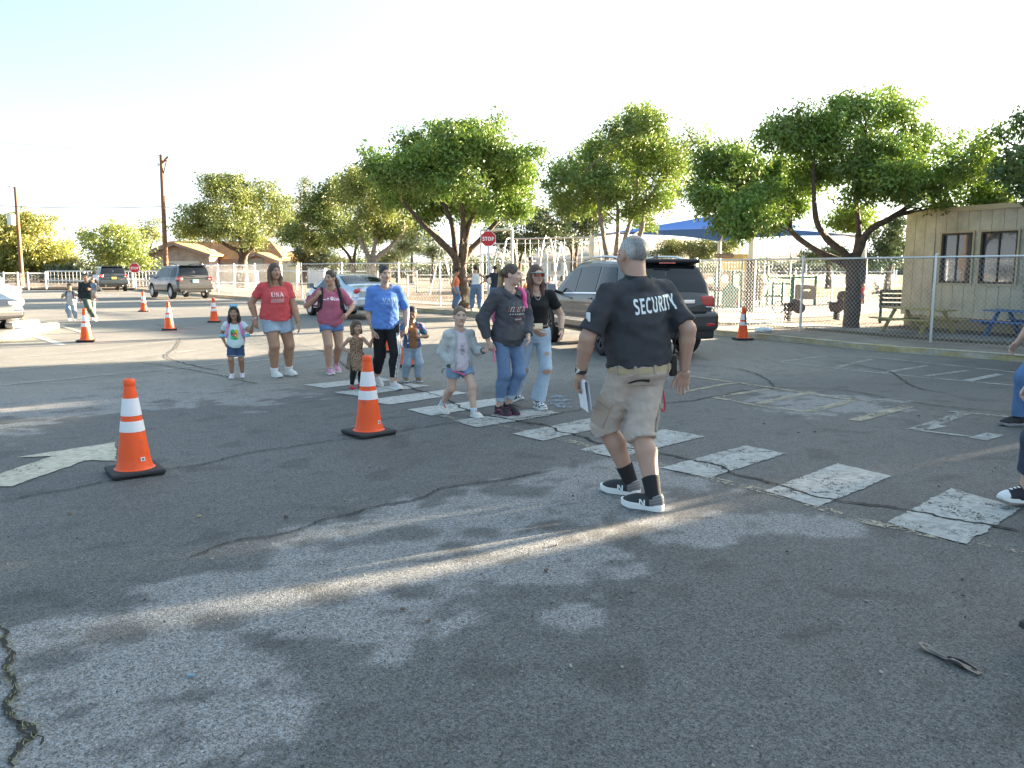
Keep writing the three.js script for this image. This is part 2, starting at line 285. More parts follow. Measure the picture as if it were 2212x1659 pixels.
{ // loose grit
  setSeed(501); const n = 2600, im = new THREE.InstancedMesh(new THREE.IcosahedronGeometry(1, 0), M([.3, .28, .25], .95), n), q = new THREE.Quaternion(), m = new THREE.Matrix4(), cc = new THREE.Color(); im.name = 'loose_grit'; im.userData.kind = 'stuff'; tag(im, 'loose grit and tiny stones scattered over the near asphalt', 'grit');
  for (let i = 0; i < n; i++) { const x = rr(-4.5, 5), z = -(2 + 9 * rnd() * rnd() + rr(0, 1.5)), s = rr(.0015, .0045) * (rnd() < .06 ? 1.8 : 1); q.setFromAxisAngle(V(rnd(), rnd(), rnd()).normalize(), rnd() * 6); m.compose(V(x, .002 + s * .4, z), q, V(s * 1.3, s * .8, s)); im.setMatrixAt(i, m); const t = rr(.25, 1.5); im.setColorAt(i, cc.setRGB(t, t * .97, t * .92)); }
  scene.add(im);
}
// ---- paint
const texPaint = (sd, lo) => { const n1 = tileNoise(9, sd), n2 = tileNoise(37, sd + 1), n3 = tileNoise(150, sd + 2); return dataTex(512, (u, v) => { const n = 0.25 * n1(u, v) + 0.25 * n2(u, v) + 0.5 * n3(u, v), t = 0.82 + 0.18 * n2(v, u); return [t, t, t, smooth(lo - 0.04, lo + 0.05, n)]; }); };
const paintSolid = texPaint(21, 0.24), paintWorn = texPaint(31, 0.34), paintFaint = texPaint(41, 0.46), paintGhost = texPaint(51, 0.57);
const mPaint = (c, t) => M(c, 0.75, { map: t, alphaTest: 0.5, side: THREE.DoubleSide });
const white = mPaint([0.5, 0.5, 0.485], paintSolid), whiteWorn = mPaint([0.42, 0.42, 0.405], paintWorn), yellowFaint = mPaint([0.46, 0.4, 0.29], paintFaint), whiteFaint = mPaint([0.42, 0.41, 0.38], paintFaint), cream = mPaint([0.56, 0.51, 0.41], paintSolid), ghost = mPaint([0.5, 0.49, 0.46], paintGhost), chalk = mPaint([0.3, 0.42, 0.55], paintGhost);
function paintPoly(px, m, parent, name, y = 0.0065) {
  const cn = px.map(([u, v]) => { const p = G(u, v, y); return [p.x, p.z]; }), rg = resample(cn.concat([cn[0]]), .025).slice(0, -1).map(([a, b]) => [a + .011 * noise(a * 31, b * 31, 2) + .014 * noise(a * 9, b * 9, 5), b + .011 * noise(a * 31, b * 31, 8) + .014 * noise(a * 9, b * 9, 11)]), g = sheet(rg, y); const uv = g.attributes.uv; for (let i = 0; i < uv.count; i++) uv.setXY(i, uv.getX(i) / 1.3 + y * 31, uv.getY(i) / 1.3);
  return part(parent, name, g, m);
}
function paintLine(px, w, m, parent, name, y = 0.0065) {
  const pts = px.map(([u, v]) => G(u, v, y)), l = [], r = []; pts.forEach((p, i) => { const a = pts[Math.max(0, i - 1)], b = pts[Math.min(pts.length - 1, i + 1)], t = b.clone().sub(a).normalize(); l.push([p.x - t.z * w / 2, p.z + t.x * w / 2]); r.unshift([p.x + t.z * w / 2, p.z - t.x * w / 2]); });
  const g = sheet(l.concat(r), y), uv = g.attributes.uv; for (let i = 0; i < uv.count; i++) uv.setXY(i, uv.getX(i) / 1.3, uv.getY(i) / 1.3); return part(parent, name, g, m);
}
{
  const cw = structGroup('crosswalk');
  [[[655, 831], [701, 838], [852, 821], [820, 815]], [[721, 847], [772, 855], [928, 833], [885, 828]], [[790, 864], [840, 874], [1010, 849], [965, 841]], [[880, 884], [932, 898], [1089, 872], [1071, 860]], [[979, 909], [1029, 923], [1214, 892], [1160, 882]],
    [[1106, 936], [1173, 952], [1331, 916], [1281, 902]], [[1250, 971], [1333, 989], [1523, 942], [1436, 927]], [[1426, 1010], [1531, 1032], [1698, 979], [1611, 962]], [[1651, 1060], [1768, 1095], [1928, 1028], [1808, 1001]], [[1916, 1128], [2086, 1175], [2205, 1098], [2056, 1054]], [[2260, 1225], [2480, 1300], [2580, 1190], [2390, 1130]]]
    .forEach((q, i) => paintPoly(q, i < 4 ? white : whiteWorn, cw, 'crosswalk_bar'));
  const ar = structGroup('painted_arrow');
  paintPoly([[-40, 1052], [25, 1050], [185, 994], [250, 995], [250, 955], [31, 988], [110, 985], [100, 990], [-40, 1035]], cream, ar, 'arrow_mark', 0.0066);
  const ol = structGroup('faded_lines');
  paintLine([[930, 893], [990, 905], [1120, 925], [1411, 997], [1550, 1036], [1690, 1070], [1850, 1121], [2000, 1153], [2100, 1173], [2230, 1193]], 0.1, mPaint([0.44, 0.39, 0.3], paintGhost), ol, 'stop_line', 0.005);
  for (const [p, w, m] of [[[[1461, 850], [1561, 830], [1606, 826]], .09, yellowFaint], [[[1486, 812], [1661, 836], [1800, 858], [1882, 866]], .08, yellowFaint], [[[1541, 858], [1661, 840]], .1, yellowFaint], [[[1541, 858], [1640, 876], [1750, 890]], .08, yellowFaint], [[[1640, 872], [1756, 846]], .12, yellowFaint], [[[1750, 888], [1850, 862]], .12, yellowFaint],
    [[[1846, 908], [1962, 877]], .14, yellowFaint], [[[1976, 928], [2090, 890]], .13, whiteFaint], [[[1976, 928], [2140, 948]], .07, whiteFaint], [[[2050, 888], [2212, 903]], .07, whiteFaint], [[[2112, 948], [2150, 937]], .16, whiteWorn], [[[1990, 925], [2030, 918]], .16, whiteWorn],
    [[[1683, 781], [1784, 769], [1870, 770], [2000, 783], [2212, 806]], .1, whiteFaint], [[[1683, 781], [1800, 795], [2006, 816], [2190, 832]], .09, whiteFaint], [[[1800, 795], [1882, 776]], .1, whiteFaint], [[[1906, 805], [2006, 789]], .1, whiteFaint], [[[2000, 812], [2090, 800]], .1, whiteFaint], [[[2090, 822], [2160, 808]], .13, whiteWorn],
    [[[380, 760], [640, 735]], .08, whiteFaint], [[[330, 715], [700, 680]], .08, whiteFaint], [[[0, 802], [300, 770], [560, 742]], .09, whiteFaint], [[[0, 832], [260, 806], [700, 765]], .1, whiteFaint], [[[400, 690], [640, 672]], .08, whiteFaint], [[[110, 710], [340, 700]], .09, whiteFaint], [[[640, 770], [760, 752]], .08, whiteFaint], [[[0, 742], [125, 744]], .1, white], [[[66, 722], [135, 745]], .16, white], [[[130, 703], [180, 718]], .14, cream], [[[45, 690], [75, 700]], .12, cream], [[[10, 774], [200, 757], [420, 730]], .08, whiteFaint]])
    paintLine(p, w, m, ol, 'paint_line', 0.0058);
  const cs = structGroup('chalk_scribble');
  setSeed(5); for (let i = 0; i < 9; i++) { const u = rr(1165, 1225), v = rr(858, 876); paintLine([[u, v], [u + rr(10, 34), v + rr(-6, 6)], [u + rr(30, 60), v + rr(-5, 8)]], rr(.03, .1), chalk, cs, 'chalk_stroke', 0.0075 + i * 0.0006); }
}
// ---------------------------------------------------------------- trees
const GY = CURBH - 0.012;
const mBark = M([0.22, 0.16, 0.12], 0.95, { map: withRepeat(texBark, 2, 1), bumpMap: withRepeat(bumpBark, 2, 1), bumpScale: 0.03 });
const mBarkPale = M([0.5, 0.42, 0.34], 0.95, { map: withRepeat(texBark, 2, 1), bumpMap: withRepeat(bumpBark, 2, 1), bumpScale: 0.03 });
const mLeaf = M([1, 1, 1], 0.55, { transmission: 0.45, thickness: 0, side: THREE.DoubleSide });
function leafSpray(n, size, len, droop, sd, round = 0.42) {          // a twig end: n folded leaves
  setSeed(sd); const P = [];
  for (let i = 0; i < n; i++) {
    const o = V(rr(-1, 1), rr(-.8, .8), rr(-1, 1)).multiplyScalar(size * 0.75), a = rnd() * 6.283, d = V(Math.cos(a), rr(-1.1, .25) - droop, Math.sin(a)).normalize(), l = len * rr(.7, 1.2);
    const s = V(0, 1, 0).cross(d).normalize().applyAxisAngle(d, rr(-.9, .9)), nn = d.clone().cross(s), w = l * round;
    const tip = o.clone().addScaledVector(d, l), m = o.clone().addScaledVector(d, l * .45).addScaledVector(nn, -w * .25);
    const L = o.clone().addScaledVector(d, l * .42).addScaledVector(s, w * .55).addScaledVector(nn, w * .1), R = o.clone().addScaledVector(d, l * .42).addScaledVector(s, -w * .55).addScaledVector(nn, w * .1);
    for (const t of [[o, L, m], [L, tip, m], [o, m, R], [m, tip, R]]) for (const p of t) P.push(p.x, p.y, p.z);
  }
  const g = new THREE.BufferGeometry(); g.setAttribute('position', new THREE.Float32BufferAttribute(P, 3)); g.computeVertexNormals(); return g;
}
const sprayNear = leafSpray(16, 0.2, 0.105, 0.5, 3), sprayMid = leafSpray(14, 0.3, 0.16, 0.4, 4), sprayFar = leafSpray(14, 0.6, 0.34, 0.2, 5), sprayNeedle = leafSpray(22, 0.5, 0.42, -0.6, 6, 0.12);
const tmpM = new THREE.Matrix4(), tmpQ = new THREE.Quaternion(), tmpE = new THREE.Euler(), tmpC = new THREE.Color();
// d: distance of the tree; limbs: lists of [u, v, depth offset] from the base up; lobes: [u, v, ru, rv, count factor, depth offset]
function tree(name, label, o) {
  setSeed(o.seed); const d = o.d, base = o.at ? o.at.clone() : A(o.base[0], 600, d).setY(GY), k = o.local ? 1 : d / FOC, root = thing(name, label, 'tree', base.clone(), 0, o.group), loc = (u, v, dz = 0) => o.local ? V(u, v, dz) : A(u, v, d + dz).sub(base);
  const wood = [], tr = o.trunkR, top = loc(o.fork[0], o.fork[1]);
  const flare = tubePath([V(0, -0.15, 0), V(0, 0.25, 0), top.clone().multiplyScalar(.45).add(V(rr(-.05, .05), 0, rr(-.1, .1))), top, top.clone().add(V(0, .15, 0))], tr * 1.12, tr * 0.8, 12, 20, 0.25);
  wood.push(flare);
  const lobes = o.lobes.map(([u, v, ru, rv, f = 1, dz]) => { const c = loc(u, v, dz ?? rr(-1, 1) * (o.deep ?? 2.0)); return { c, rx: ru * k * 1.1, ry: rv * k * 1.1, rz: ru * k * 1.15, f }; });
  const tips = [];
  for (const lm of o.limbs) {
    const zz = rr(-1, 1) * (o.deep ?? 2) * .55, pts = [V(top.x * .9, top.y * .86, 0)].concat(lm.map(([u, v], i) => loc(u, v, zz * (i + 1) / lm.length)));
    wood.push(tubePath(pts, tr * rr(.5, .62), tr * 0.12, 9, pts.length * 6, 0.3)); tips.push(...pts.slice(1));
  }
  for (const L of lobes) {                                          // a branch into every clump, with side twigs
    let best = null, bd = 1e9; for (const t of tips) { const q = t.distanceTo(L.c) + (t.y > L.c.y ? 1.5 : 0); if (q < bd) { bd = q; best = t; } }
    const mid = best.clone().lerp(L.c, .5).add(V(rr(-.3, .3), rr(.05, .35), rr(-.3, .3)));
    wood.push(tubePath([best, mid, L.c, L.c.clone().add(V(rr(-.4, .4) * L.rx, L.ry * .6, rr(-.4, .4) * L.rz))], tr * 0.17, tr * 0.035, 6, 10, 0.2));
    for (let i = 0; i < 4; i++) { const e = L.c.clone().add(V(rr(-1, 1) * L.rx * .8, rr(-.6, .8) * L.ry, rr(-1, 1) * L.rz * .8)); wood.push(tubePath([mid.clone().lerp(L.c, rnd()), L.c.clone().lerp(e, .5).add(V(0, rr(-.1, .15), 0)), e], tr * 0.06, tr * 0.015, 5, 6)); }
  }
  part(root, 'trunk', merge(wood), o.pale ? mBarkPale : mBark);
  const spots = []; const area = o.density ?? 26;
  for (const L of lobes) {
    const n = Math.round(area * L.f * (L.rx * L.ry + L.rx * L.rz + L.ry * L.rz) * (o.mult ?? 1) * 3.2);
    // each clump is a handful of smaller tufts, so that its outline is ragged and light passes between
    const tufts = []; for (let i = 0; i < 11; i++) { const a = V(rr(-1, 1), rr(-1, 1), rr(-1, 1)); a.multiplyScalar(rr(.35, .95) / Math.max(.4, a.length())); tufts.push({ p: V(a.x * L.rx, a.y * L.ry, a.z * L.rz).add(L.c), r: rr(.36, .6), t: rr(.75, 1.25) }); }
    for (let i = 0; i < n; i++) {
      const t = tufts[Math.floor(rnd() * tufts.length)], a = V(rr(-1, 1), rr(-1, 1), rr(-1, 1)); const l = a.length(); if (l < .001) continue; a.multiplyScalar(Math.pow(rnd(), .55) / l);
      spots.push({ p: V(t.p.x + a.x * t.r * L.rx * 1.15, t.p.y + a.y * t.r * L.ry * 1.15, t.p.z + a.z * t.r * L.rz * 1.15), t: t.t });
    }
  }
  const im = new THREE.InstancedMesh(o.spray, mLeaf, spots.length); im.name = 'crown'; im.userData.kind = 'stuff'; im.castShadow = im.receiveShadow = true;
  const [cr, cg, cb] = o.leaf;
  spots.forEach((s, i) => {
    const sc = rr(.85, 1.4) * (o.leafScale ?? 1); tmpQ.setFromEuler(tmpE.set(rr(-.5, .5), rnd() * 6.283, rr(-.5, .5))); tmpM.compose(s.p, tmpQ, V(sc, sc, sc)); im.setMatrixAt(i, tmpM);
    const y = rnd(), t = s.t * rr(.75, 1.25); im.setColorAt(i, tmpC.setRGB(cr * t * (1 + .5 * y * y), cg * t * (1 + .15 * y * y), cb * t * (1 - .3 * y)));
  });
  root.add(im); return root;
}
const LEAF = [0.175, 0.285, 0.05], LEAFD = [0.12, 0.2, 0.045];
const row = 'trees along the chain link fence';
tree('shade_tree', 'broad green tree with trunk behind fence before the tan portable building', { seed: 51, d: 20.5, base: [1845], trunkR: 0.185, fork: [1843, 560], spray: sprayNear, leaf: LEAF, density: 40, deep: 2.2, group: row,
  lobes: [[1560, 383, 68, 52], [1519, 428, 42, 38], [1611, 434, 62, 46], [1594, 353, 56, 38], [1696, 291, 62, 40, .8], [1748, 274, 48, 36, .8], [1833, 247, 56, 40, .7], [1850, 223, 42, 24, .5], [1928, 213, 24, 24, .4], [1945, 257, 52, 46, .55], [1799, 315, 66, 50], [1901, 332, 78, 50, .8], [1986, 325, 66, 44, .7], [1884, 400, 86, 46], [2003, 400, 72, 46], [2088, 350, 52, 44, .8], [2122, 372, 40, 38, 1.1, 0], [2128, 428, 46, 34, 1.1, .4], [2158, 456, 30, 20, 1.1, 0], [2037, 462, 38, 22], [1850, 469, 58, 30], [1696, 440, 58, 40], [1600, 484, 46, 26], [1652, 472, 36, 26], [1655, 385, 56, 42], [1690, 365, 48, 38], [1725, 425, 42, 32], [1765, 366, 60, 48, .8], [1900, 262, 40, 34, .5]],
  limbs: [[[1833, 575], [1751, 533], [1710, 499], [1690, 455], [1600, 410]], [[1826, 550], [1785, 513], [1765, 479], [1758, 400], [1760, 310]], [[1850, 547], [1855, 496], [1850, 434], [1870, 320]], [[1857, 537], [1877, 499], [1928, 469], [2010, 415], [2090, 380]]] });
tree('shade_tree', 'tall airy tree with pale twisted trunks behind the dark grey off-road vehicle', { seed: 41, d: 25, base: [1333], trunkR: 0.17, fork: [1334, 590], spray: sprayNear, leaf: [0.2, 0.3, 0.06], density: 30, deep: 1.8, pale: 1, group: row,
  lobes: [[1250, 350, 52, 40], [1230, 400, 42, 40], [1300, 330, 46, 42], [1290, 400, 66, 46], [1370, 290, 56, 46], [1400, 252, 40, 24, .6], [1430, 320, 56, 54], [1350, 370, 66, 56], [1430, 400, 56, 46, .8], [1480, 340, 40, 46, .5], [1503, 300, 28, 40, .25], [1530, 335, 22, 60, .2], [1400, 440, 54, 32, .8], [1260, 440, 46, 28], [1390, 475, 30, 22], [1345, 255, 30, 20, .4], [1220, 440, 30, 26, .8]],
  limbs: [[[1318, 580], [1302, 500], [1290, 430], [1265, 370]], [[1345, 580], [1350, 520], [1372, 440], [1380, 320]], [[1352, 570], [1382, 510], [1396, 440], [1440, 380], [1500, 310]], [[1330, 560], [1335, 480], [1330, 400]]] });
tree('shade_tree', 'dense round-topped tree with forked trunks behind the round-cornered stop sign', { seed: 31, d: 30.6, base: [1003], trunkR: 0.27, fork: [992, 585], spray: sprayMid, leaf: LEAF, density: 24, deep: 2.2, group: row,
  lobes: [[860, 360, 52, 46], [920, 330, 66, 50], [990, 320, 76, 46], [1050, 290, 38, 28, .8], [985, 290, 48, 28], [960, 380, 76, 46], [1060, 370, 76, 50], [1115, 372, 56, 44], [1130, 415, 48, 36], [1010, 430, 86, 40], [920, 440, 46, 40], [1090, 450, 56, 30], [1152, 335, 22, 18, .6], [945, 278, 24, 16, .6], [1072, 268, 18, 16, .4], [1000, 268, 26, 14, .5], [880, 410, 44, 40]],
  limbs: [[[985, 560], [950, 520], [905, 475], [870, 430], [850, 380]], [[985, 555], [975, 480], [955, 430], [930, 370]], [[1003, 550], [1012, 490], [1035, 440], [1060, 380]], [[1010, 550], [1045, 510], [1090, 460], [1130, 410]], [[998, 545], [1000, 470], [992, 400], [985, 330]]] });
tree('shade_tree', 'dark leaning tree with pale forked limbs behind the silver sedan', { seed: 22, d: 40, base: [803], trunkR: 0.29, fork: [803, 575], spray: sprayMid, leaf: [0.18, 0.24, 0.055], density: 16, deep: 2.4, pale: 1, group: row,
  lobes: [[850, 475, 50, 40], [800, 450, 50, 46], [790, 400, 44, 36], [862, 425, 44, 36], [820, 372, 34, 26], [765, 385, 30, 22, .6], [845, 500, 40, 20], [885, 395, 34, 34], [745, 420, 34, 30]],
  limbs: [[[796, 555], [780, 520], [775, 470], [790, 410]], [[812, 560], [845, 530], [872, 495], [860, 440]], [[806, 550], [815, 500], [822, 430]]] });
tree('shade_tree', 'dark drooping tree with single trunk left of the pale forked tree', { seed: 23, d: 44, base: [762], trunkR: 0.17, fork: [762, 570], spray: sprayMid, leaf: [0.15, 0.21, 0.05], density: 15, deep: 2.2, group: row,
  lobes: [[690, 440, 36, 30], [700, 478, 54, 42], [655, 500, 38, 32], [738, 440, 54, 46], [758, 500, 50, 34], [722, 410, 36, 28, .8], [625, 505, 24, 22, .8], [700, 520, 46, 20]],
  limbs: [[[755, 555], [735, 530], [700, 500], [665, 500]], [[766, 550], [770, 510], [745, 450]]] });
tree('shade_tree', 'spreading light green tree in front of the orange-roofed house', { seed: 11, d: 62, base: [524], trunkR: 0.42, fork: [524, 565], spray: sprayMid, leaf: [0.2, 0.26, 0.065], density: 9, deep: 3, leafScale: 1.25, group: row,
  lobes: [[440, 478, 56, 36], [500, 430, 62, 40], [560, 438, 56, 40], [600, 460, 38, 34], [530, 490, 74, 34], [408, 508, 36, 18], [470, 402, 40, 20, .7], [520, 388, 30, 14, .4], [615, 500, 24, 26, .7], [430, 448, 34, 22, .6], [575, 410, 30, 20, .5]],
  limbs: [[[518, 545], [490, 530], [455, 508], [430, 490]], [[524, 545], [515, 500], [500, 450]], [[530, 545], [548, 500], [560, 450]], [[532, 548], [565, 520], [600, 480]]] });
tree('shade_tree', 'dark green tree with branches over the roof end of the tan portable building', { seed: 61, d: 15.6, base: [2345], trunkR: 0.24, fork: [2335, 520], spray: sprayNear, leaf: LEAFD, density: 34, deep: 1.6, group: row,
  lobes: [[2196, 262, 24, 22, .7], [2160, 292, 26, 14, .6], [2205, 335, 30, 20, .7], [2178, 365, 28, 22], [2200, 388, 30, 18], [2260, 310, 50, 60], [2330, 270, 80, 60], [2400, 330, 80, 70], [2300, 390, 80, 50], [2420, 420, 70, 50], [2350, 340, 80, 60]],
  limbs: [[[2320, 480], [2270, 420], [2210, 380]], [[2335, 470], [2330, 380], [2320, 290]], [[2345, 480], [2400, 420], [2430, 380]]] });
// trees right of the frame whose shade falls over the near asphalt
for (const [i, [x, z, r]] of [[15.5, -18, 2.6], [18.6, -12.2, 2.5], [20.5, -8.2, 2.8], [22.5, -3.2, 2.8], [26, 1.5, 3], [14.6, -15.6, 2.3]].entries()) {
  const at = V(x, GY, z), d = -z, px = (dx, y, dz = 0) => { const q = V(x + dx, y, z + dz); return q; };
  const labs = ['leafy tree shading the far end of the portable building roof', 'leafy tree rising behind the middle of the portable building', 'leafy tree beyond the near end of the portable building', 'leafy tree on the school lawn beyond the walkers', 'leafy tree at the outer edge of the school lawn', 'leafy tree close behind the portable building back wall'];
  tree('shade_tree', labs[i], { seed: 600 + i, d: 20, at, local: true, trunkR: .22, fork: [0, 2.2], spray: sprayMid, leaf: LEAFD, density: 5.5, deep: 1, group: 'trees beside the portable building', lobes: [[0, 5.2, r * .8, 1.3], [-r * .6, 4.2, r * .6, 1.1], [r * .6, 4.3, r * .6, 1.1], [0, 3.6, r * .7, .9], [0, 4.3, r * .7, 1.1, 1, r * .6], [0, 4.3, r * .7, 1.1, 1, -r * .6]], limbs: [[[-.4, 3], [-1, 4]], [[.4, 3], [1, 4]]] });
}
const beyond = 'trees beyond the school grounds';
tree('leafy_tree', 'large hazy yellow-green tree behind the slatted yard fence and leaning pole', { seed: 71, d: 95, base: [70], trunkR: 0.6, fork: [70, 585], spray: sprayFar, leaf: [0.3, 0.34, 0.1], density: 3.2, deep: 3, mult: 1.3, group: beyond, lobes: [[20, 530, 50, 55], [70, 510, 55, 42], [110, 545, 45, 42], [60, 565, 70, 30], [135, 570, 28, 25], [-30, 510, 50, 60], [60, 480, 40, 20], [10, 480, 30, 20]], limbs: [[[60, 565], [40, 540]], [[75, 565], [100, 545]]] });
tree('leafy_tree', 'pale open-branched tree behind the far dark vehicle and small stop sign', { seed: 72, d: 80, base: [246], trunkR: 0.35, fork: [246, 580], spray: sprayFar, leaf: [0.26, 0.34, 0.12], density: 2.6, deep: 2.4, group: beyond, lobes: [[245, 508, 48, 22], [210, 530, 40, 22, .8], [285, 535, 44, 24], [240, 550, 60, 22], [190, 510, 22, 14, .5], [280, 500, 26, 16, .5], [310, 560, 30, 16]], limbs: [[[235, 560], [215, 535]], [[255, 560], [285, 530]], [[246, 555], [247, 515]]] });
tree('leafy_tree', 'round-headed tree rising behind the ridge of the orange roof', { seed: 73, d: 125, base: [322], trunkR: 0.4, fork: [322, 560], spray: sprayFar, leaf: [0.24, 0.3, 0.13], density: 2.4, deep: 2, group: beyond, lobes: [[322, 490, 22, 17], [308, 505, 16, 14], [336, 506, 16, 14]], limbs: [[[318, 540], [318, 500]], [[325, 540], [330, 505]]] });
tree('leafy_tree', 'low dark bush in front of the yellow-green tree by the yard fence', { seed: 74, d: 88, base: [140], trunkR: 0.25, fork: [140, 600], spray: sprayFar, leaf: [0.1, 0.13, 0.06], density: 3, deep: 1.5, group: beyond, lobes: [[120, 585, 32, 18], [160, 588, 36, 15], [200, 592, 30, 12]], limbs: [[[135, 595], [125, 588]], [[145, 596], [165, 588]]] });
tree('pine_tree', 'tall thin pine with bare top between the leafy trees', { seed: 75, d: 75, base: [656], trunkR: 0.35, fork: [656, 560], spray: sprayNeedle, leaf: [0.14, 0.18, 0.08], density: 3.4, deep: 1, mult: 1.2, group: beyond, lobes: [[657, 410, 14, 20, .7], [640, 440, 20, 12, .5], [675, 450, 20, 14, .6], [655, 470, 24, 16], [650, 510, 30, 18], [665, 540, 44, 16], [662, 556, 34, 12], [690, 565, 40, 12], [655, 392, 9, 12, .8]], limbs: [[[656, 500], [657, 400]], [[645, 545], [620, 545]], [[668, 545], [700, 552]]] });
for (const [i, [u, v, r, h, d, lab]] of [[890, 520, 34, 50, 80, 'bushy pine behind the swing frames beside the forked tree'], [935, 535, 30, 40, 82, 'shorter bushy pine right of the taller background pine'], [860, 545, 26, 34, 86, 'small background pine partly hidden by the pale forked tree'], [610, 560, 24, 14, 112, 'dark juniper beside the white corrugated shed'], [840, 560, 30, 20, 90, 'low rounded juniper behind the white pipe rails'], [720, 562, 30, 16, 88, 'low juniper behind the silver sedan beyond the rails']].entries())
  tree('pine_tree', lab, { seed: 80 + i, d, base: [u], trunkR: 0.25, fork: [u, 590], spray: sprayNeedle, leaf: [0.12, 0.165, 0.06], density: 3.2, deep: 1.2, group: beyond, lobes: [[u, v - h * .5, r * .5, h * .4], [u - r * .4, v, r * .6, h * .4], [u + r * .4, v + 2, r * .6, h * .4], [u, v + h * .35, r * .9, h * .3]], limbs: [[[u, v + 10], [u, v - h * .6]]] });
for (const [i, [u, d, lobes, lab, fv]] of [[1240, 46, [[1185, 470, 46, 34], [1240, 490, 52, 32], [1200, 510, 50, 24], [1285, 470, 40, 30], [1150, 500, 36, 26]], 'dark crooked tree inside the playground behind the arched swing frame', 560], [1120, 50, [[1110, 515, 40, 20], [1140, 530, 30, 14], [1085, 500, 30, 24]], 'thin dark tree behind the swings by the tall pipe frame', 575], [1495, 60, [[1470, 532, 44, 16], [1520, 540, 46, 18], [1440, 545, 30, 14], [1560, 535, 40, 20]], 'bright tree beyond the far corner of the blue canopy', 565], [1918, 52, [[1915, 510, 34, 24], [1900, 545, 34, 26], [1940, 540, 30, 34], [1935, 490, 26, 20], [1880, 560, 24, 14]], 'dark conifer hugging the corner of the portable building', 590], [1790, 60, [[1770, 545, 36, 18], [1815, 552, 34, 16]], 'slender tree beyond the climbing posts on the field edge', 580]].entries())
  tree('leafy_tree', lab, { seed: 90 + i, d, base: [u], trunkR: 0.22, fork: [u, fv], spray: sprayMid, leaf: i === 2 ? [0.16, 0.2, 0.06] : [0.075, 0.115, 0.045], density: 10, deep: 2, leafScale: 1.2, group: 'trees inside the school grounds', lobes, limbs: [[[u - 8, fv - 25], [lobes[0][0], lobes[0][1]]], [[u + 6, fv - 22], [lobes[1][0], lobes[1][1]]]] });
{ // far tree line across the field: reads as one mass
  setSeed(400); const n = 3000, im = new THREE.InstancedMesh(sprayFar, mLeaf, n); im.name = 'distant_tree_line'; im.userData.kind = 'stuff'; tag(im, 'hazy line of far trees across the playing field', 'trees');
  for (let i = 0; i < n; i++) { const u = rr(1380, 2250), hgt = 12 + 9 * fbm(u * .02, 1, 1, 3) * 2, p = A(u, 580 - rnd() * Math.max(3, hgt) + 2, rr(190, 240)); const s = rr(2, 3.4); tmpQ.setFromEuler(tmpE.set(rnd(), rnd() * 6, rnd())); tmpM.compose(p, tmpQ, V(s, s, s)); im.setMatrixAt(i, tmpM); im.setColorAt(i, tmpC.setRGB(.13 * rr(.7, 1.3), .16 * rr(.7, 1.3), .07)); }
  scene.add(im);
  const im2 = new THREE.InstancedMesh(sprayFar, mLeaf, 2600); im2.name = 'roadside_tree_line'; im2.userData.kind = 'stuff'; tag(im2, 'low hazy line of trees and bushes behind houses and rails', 'trees');
  for (let i = 0; i < 2600; i++) { const u = rr(-60, 1120), hgt = 22 + 22 * fbm(u * .013, 4, 1, 3) * 2, p = A(u, 590 - rnd() * Math.max(4, hgt), rr(130, 175)); const s = rr(1.6, 3); tmpQ.setFromEuler(tmpE.set(rnd(), rnd() * 6, rnd())); tmpM.compose(p, tmpQ, V(s, s, s)); im2.setMatrixAt(i, tmpM); im2.setColorAt(i, tmpC.setRGB(.14 * rr(.7, 1.3), .17 * rr(.7, 1.3), .07)); }
  scene.add(im2);
}
{ // mountains
  const pts = []; const N = 160; for (let i = 0; i <= N; i++) { const u = lerp(-500, 2900, i / N); const h = 14 + 44 * Math.pow(smooth(850, 1350, u) * smooth(1950, 1480, u), 1) + 16 * fbm(u * .006, 2, 0, 4) + 5 * fbm(u * .03, 5, 0, 3); pts.push([u, 580 - Math.max(2, h)]); }
  const P = [], I = []; pts.forEach(([u, v], i) => { const a = A(u, v, 2600), b = A(u, 581, 2100), c = A(u, 581, 3100); const e = A(u + 6 * noise(i, 1, 1), lerp(v, 581, .45), 2350 + 90 * noise(i * .5, 3, 1)); P.push(b.x, -1, b.z, e.x, e.y, e.z, a.x, a.y, a.z, c.x, -1, c.z); if (i) { const k = (i - 1) * 4; for (let s = 0; s < 3; s++) I.push(k + s, k + s + 4, k + s + 1, k + s + 1, k + s + 4, k + s + 5); } });
  const g = new THREE.BufferGeometry(); g.setAttribute('position', new THREE.Float32BufferAttribute(P, 3)); g.setIndex(I); g.computeVertexNormals(); struct('mountain_ridge', g, M([0.3, 0.26, 0.22], 1));
}
// ---------------------------------------------------------------- fences
const mGalv = M([0.62, 0.64, 0.66], 0.38, { metal: 0.75 }), mWire = M([0.72, 0.73, 0.74], 0.4, { metal: 0.6 }), mWhitePipe = M([0.78, 0.77, 0.74], 0.5);
function strand(h, step, r) {                     // one zigzag wire of chain link, woven front to back
  const P = [], I = [], n = Math.round(h / step); let v = 0;
  const ring = (x, y, z) => { for (let k = 0; k < 3; k++) { const a = k * 2.094; P.push(x + Math.cos(a) * r, y, z + Math.sin(a) * r); } };
  for (let i = 0; i <= n; i++) { ring((i % 2 ? .5 : -.5) * step * 1.02, i * step * .98 + .03, (i % 2 ? 1 : -1) * r); if (i) { for (let k = 0; k < 3; k++) { const a = v - 3 + k, b = v - 3 + (k + 1) % 3; I.push(a, b, a + 3, b, b + 3, a + 3); } } v += 3; }
  const g = new THREE.BufferGeometry(); g.setAttribute('position', new THREE.Float32BufferAttribute(P, 3)); g.setIndex(I); g.computeVertexNormals(); return g;
}
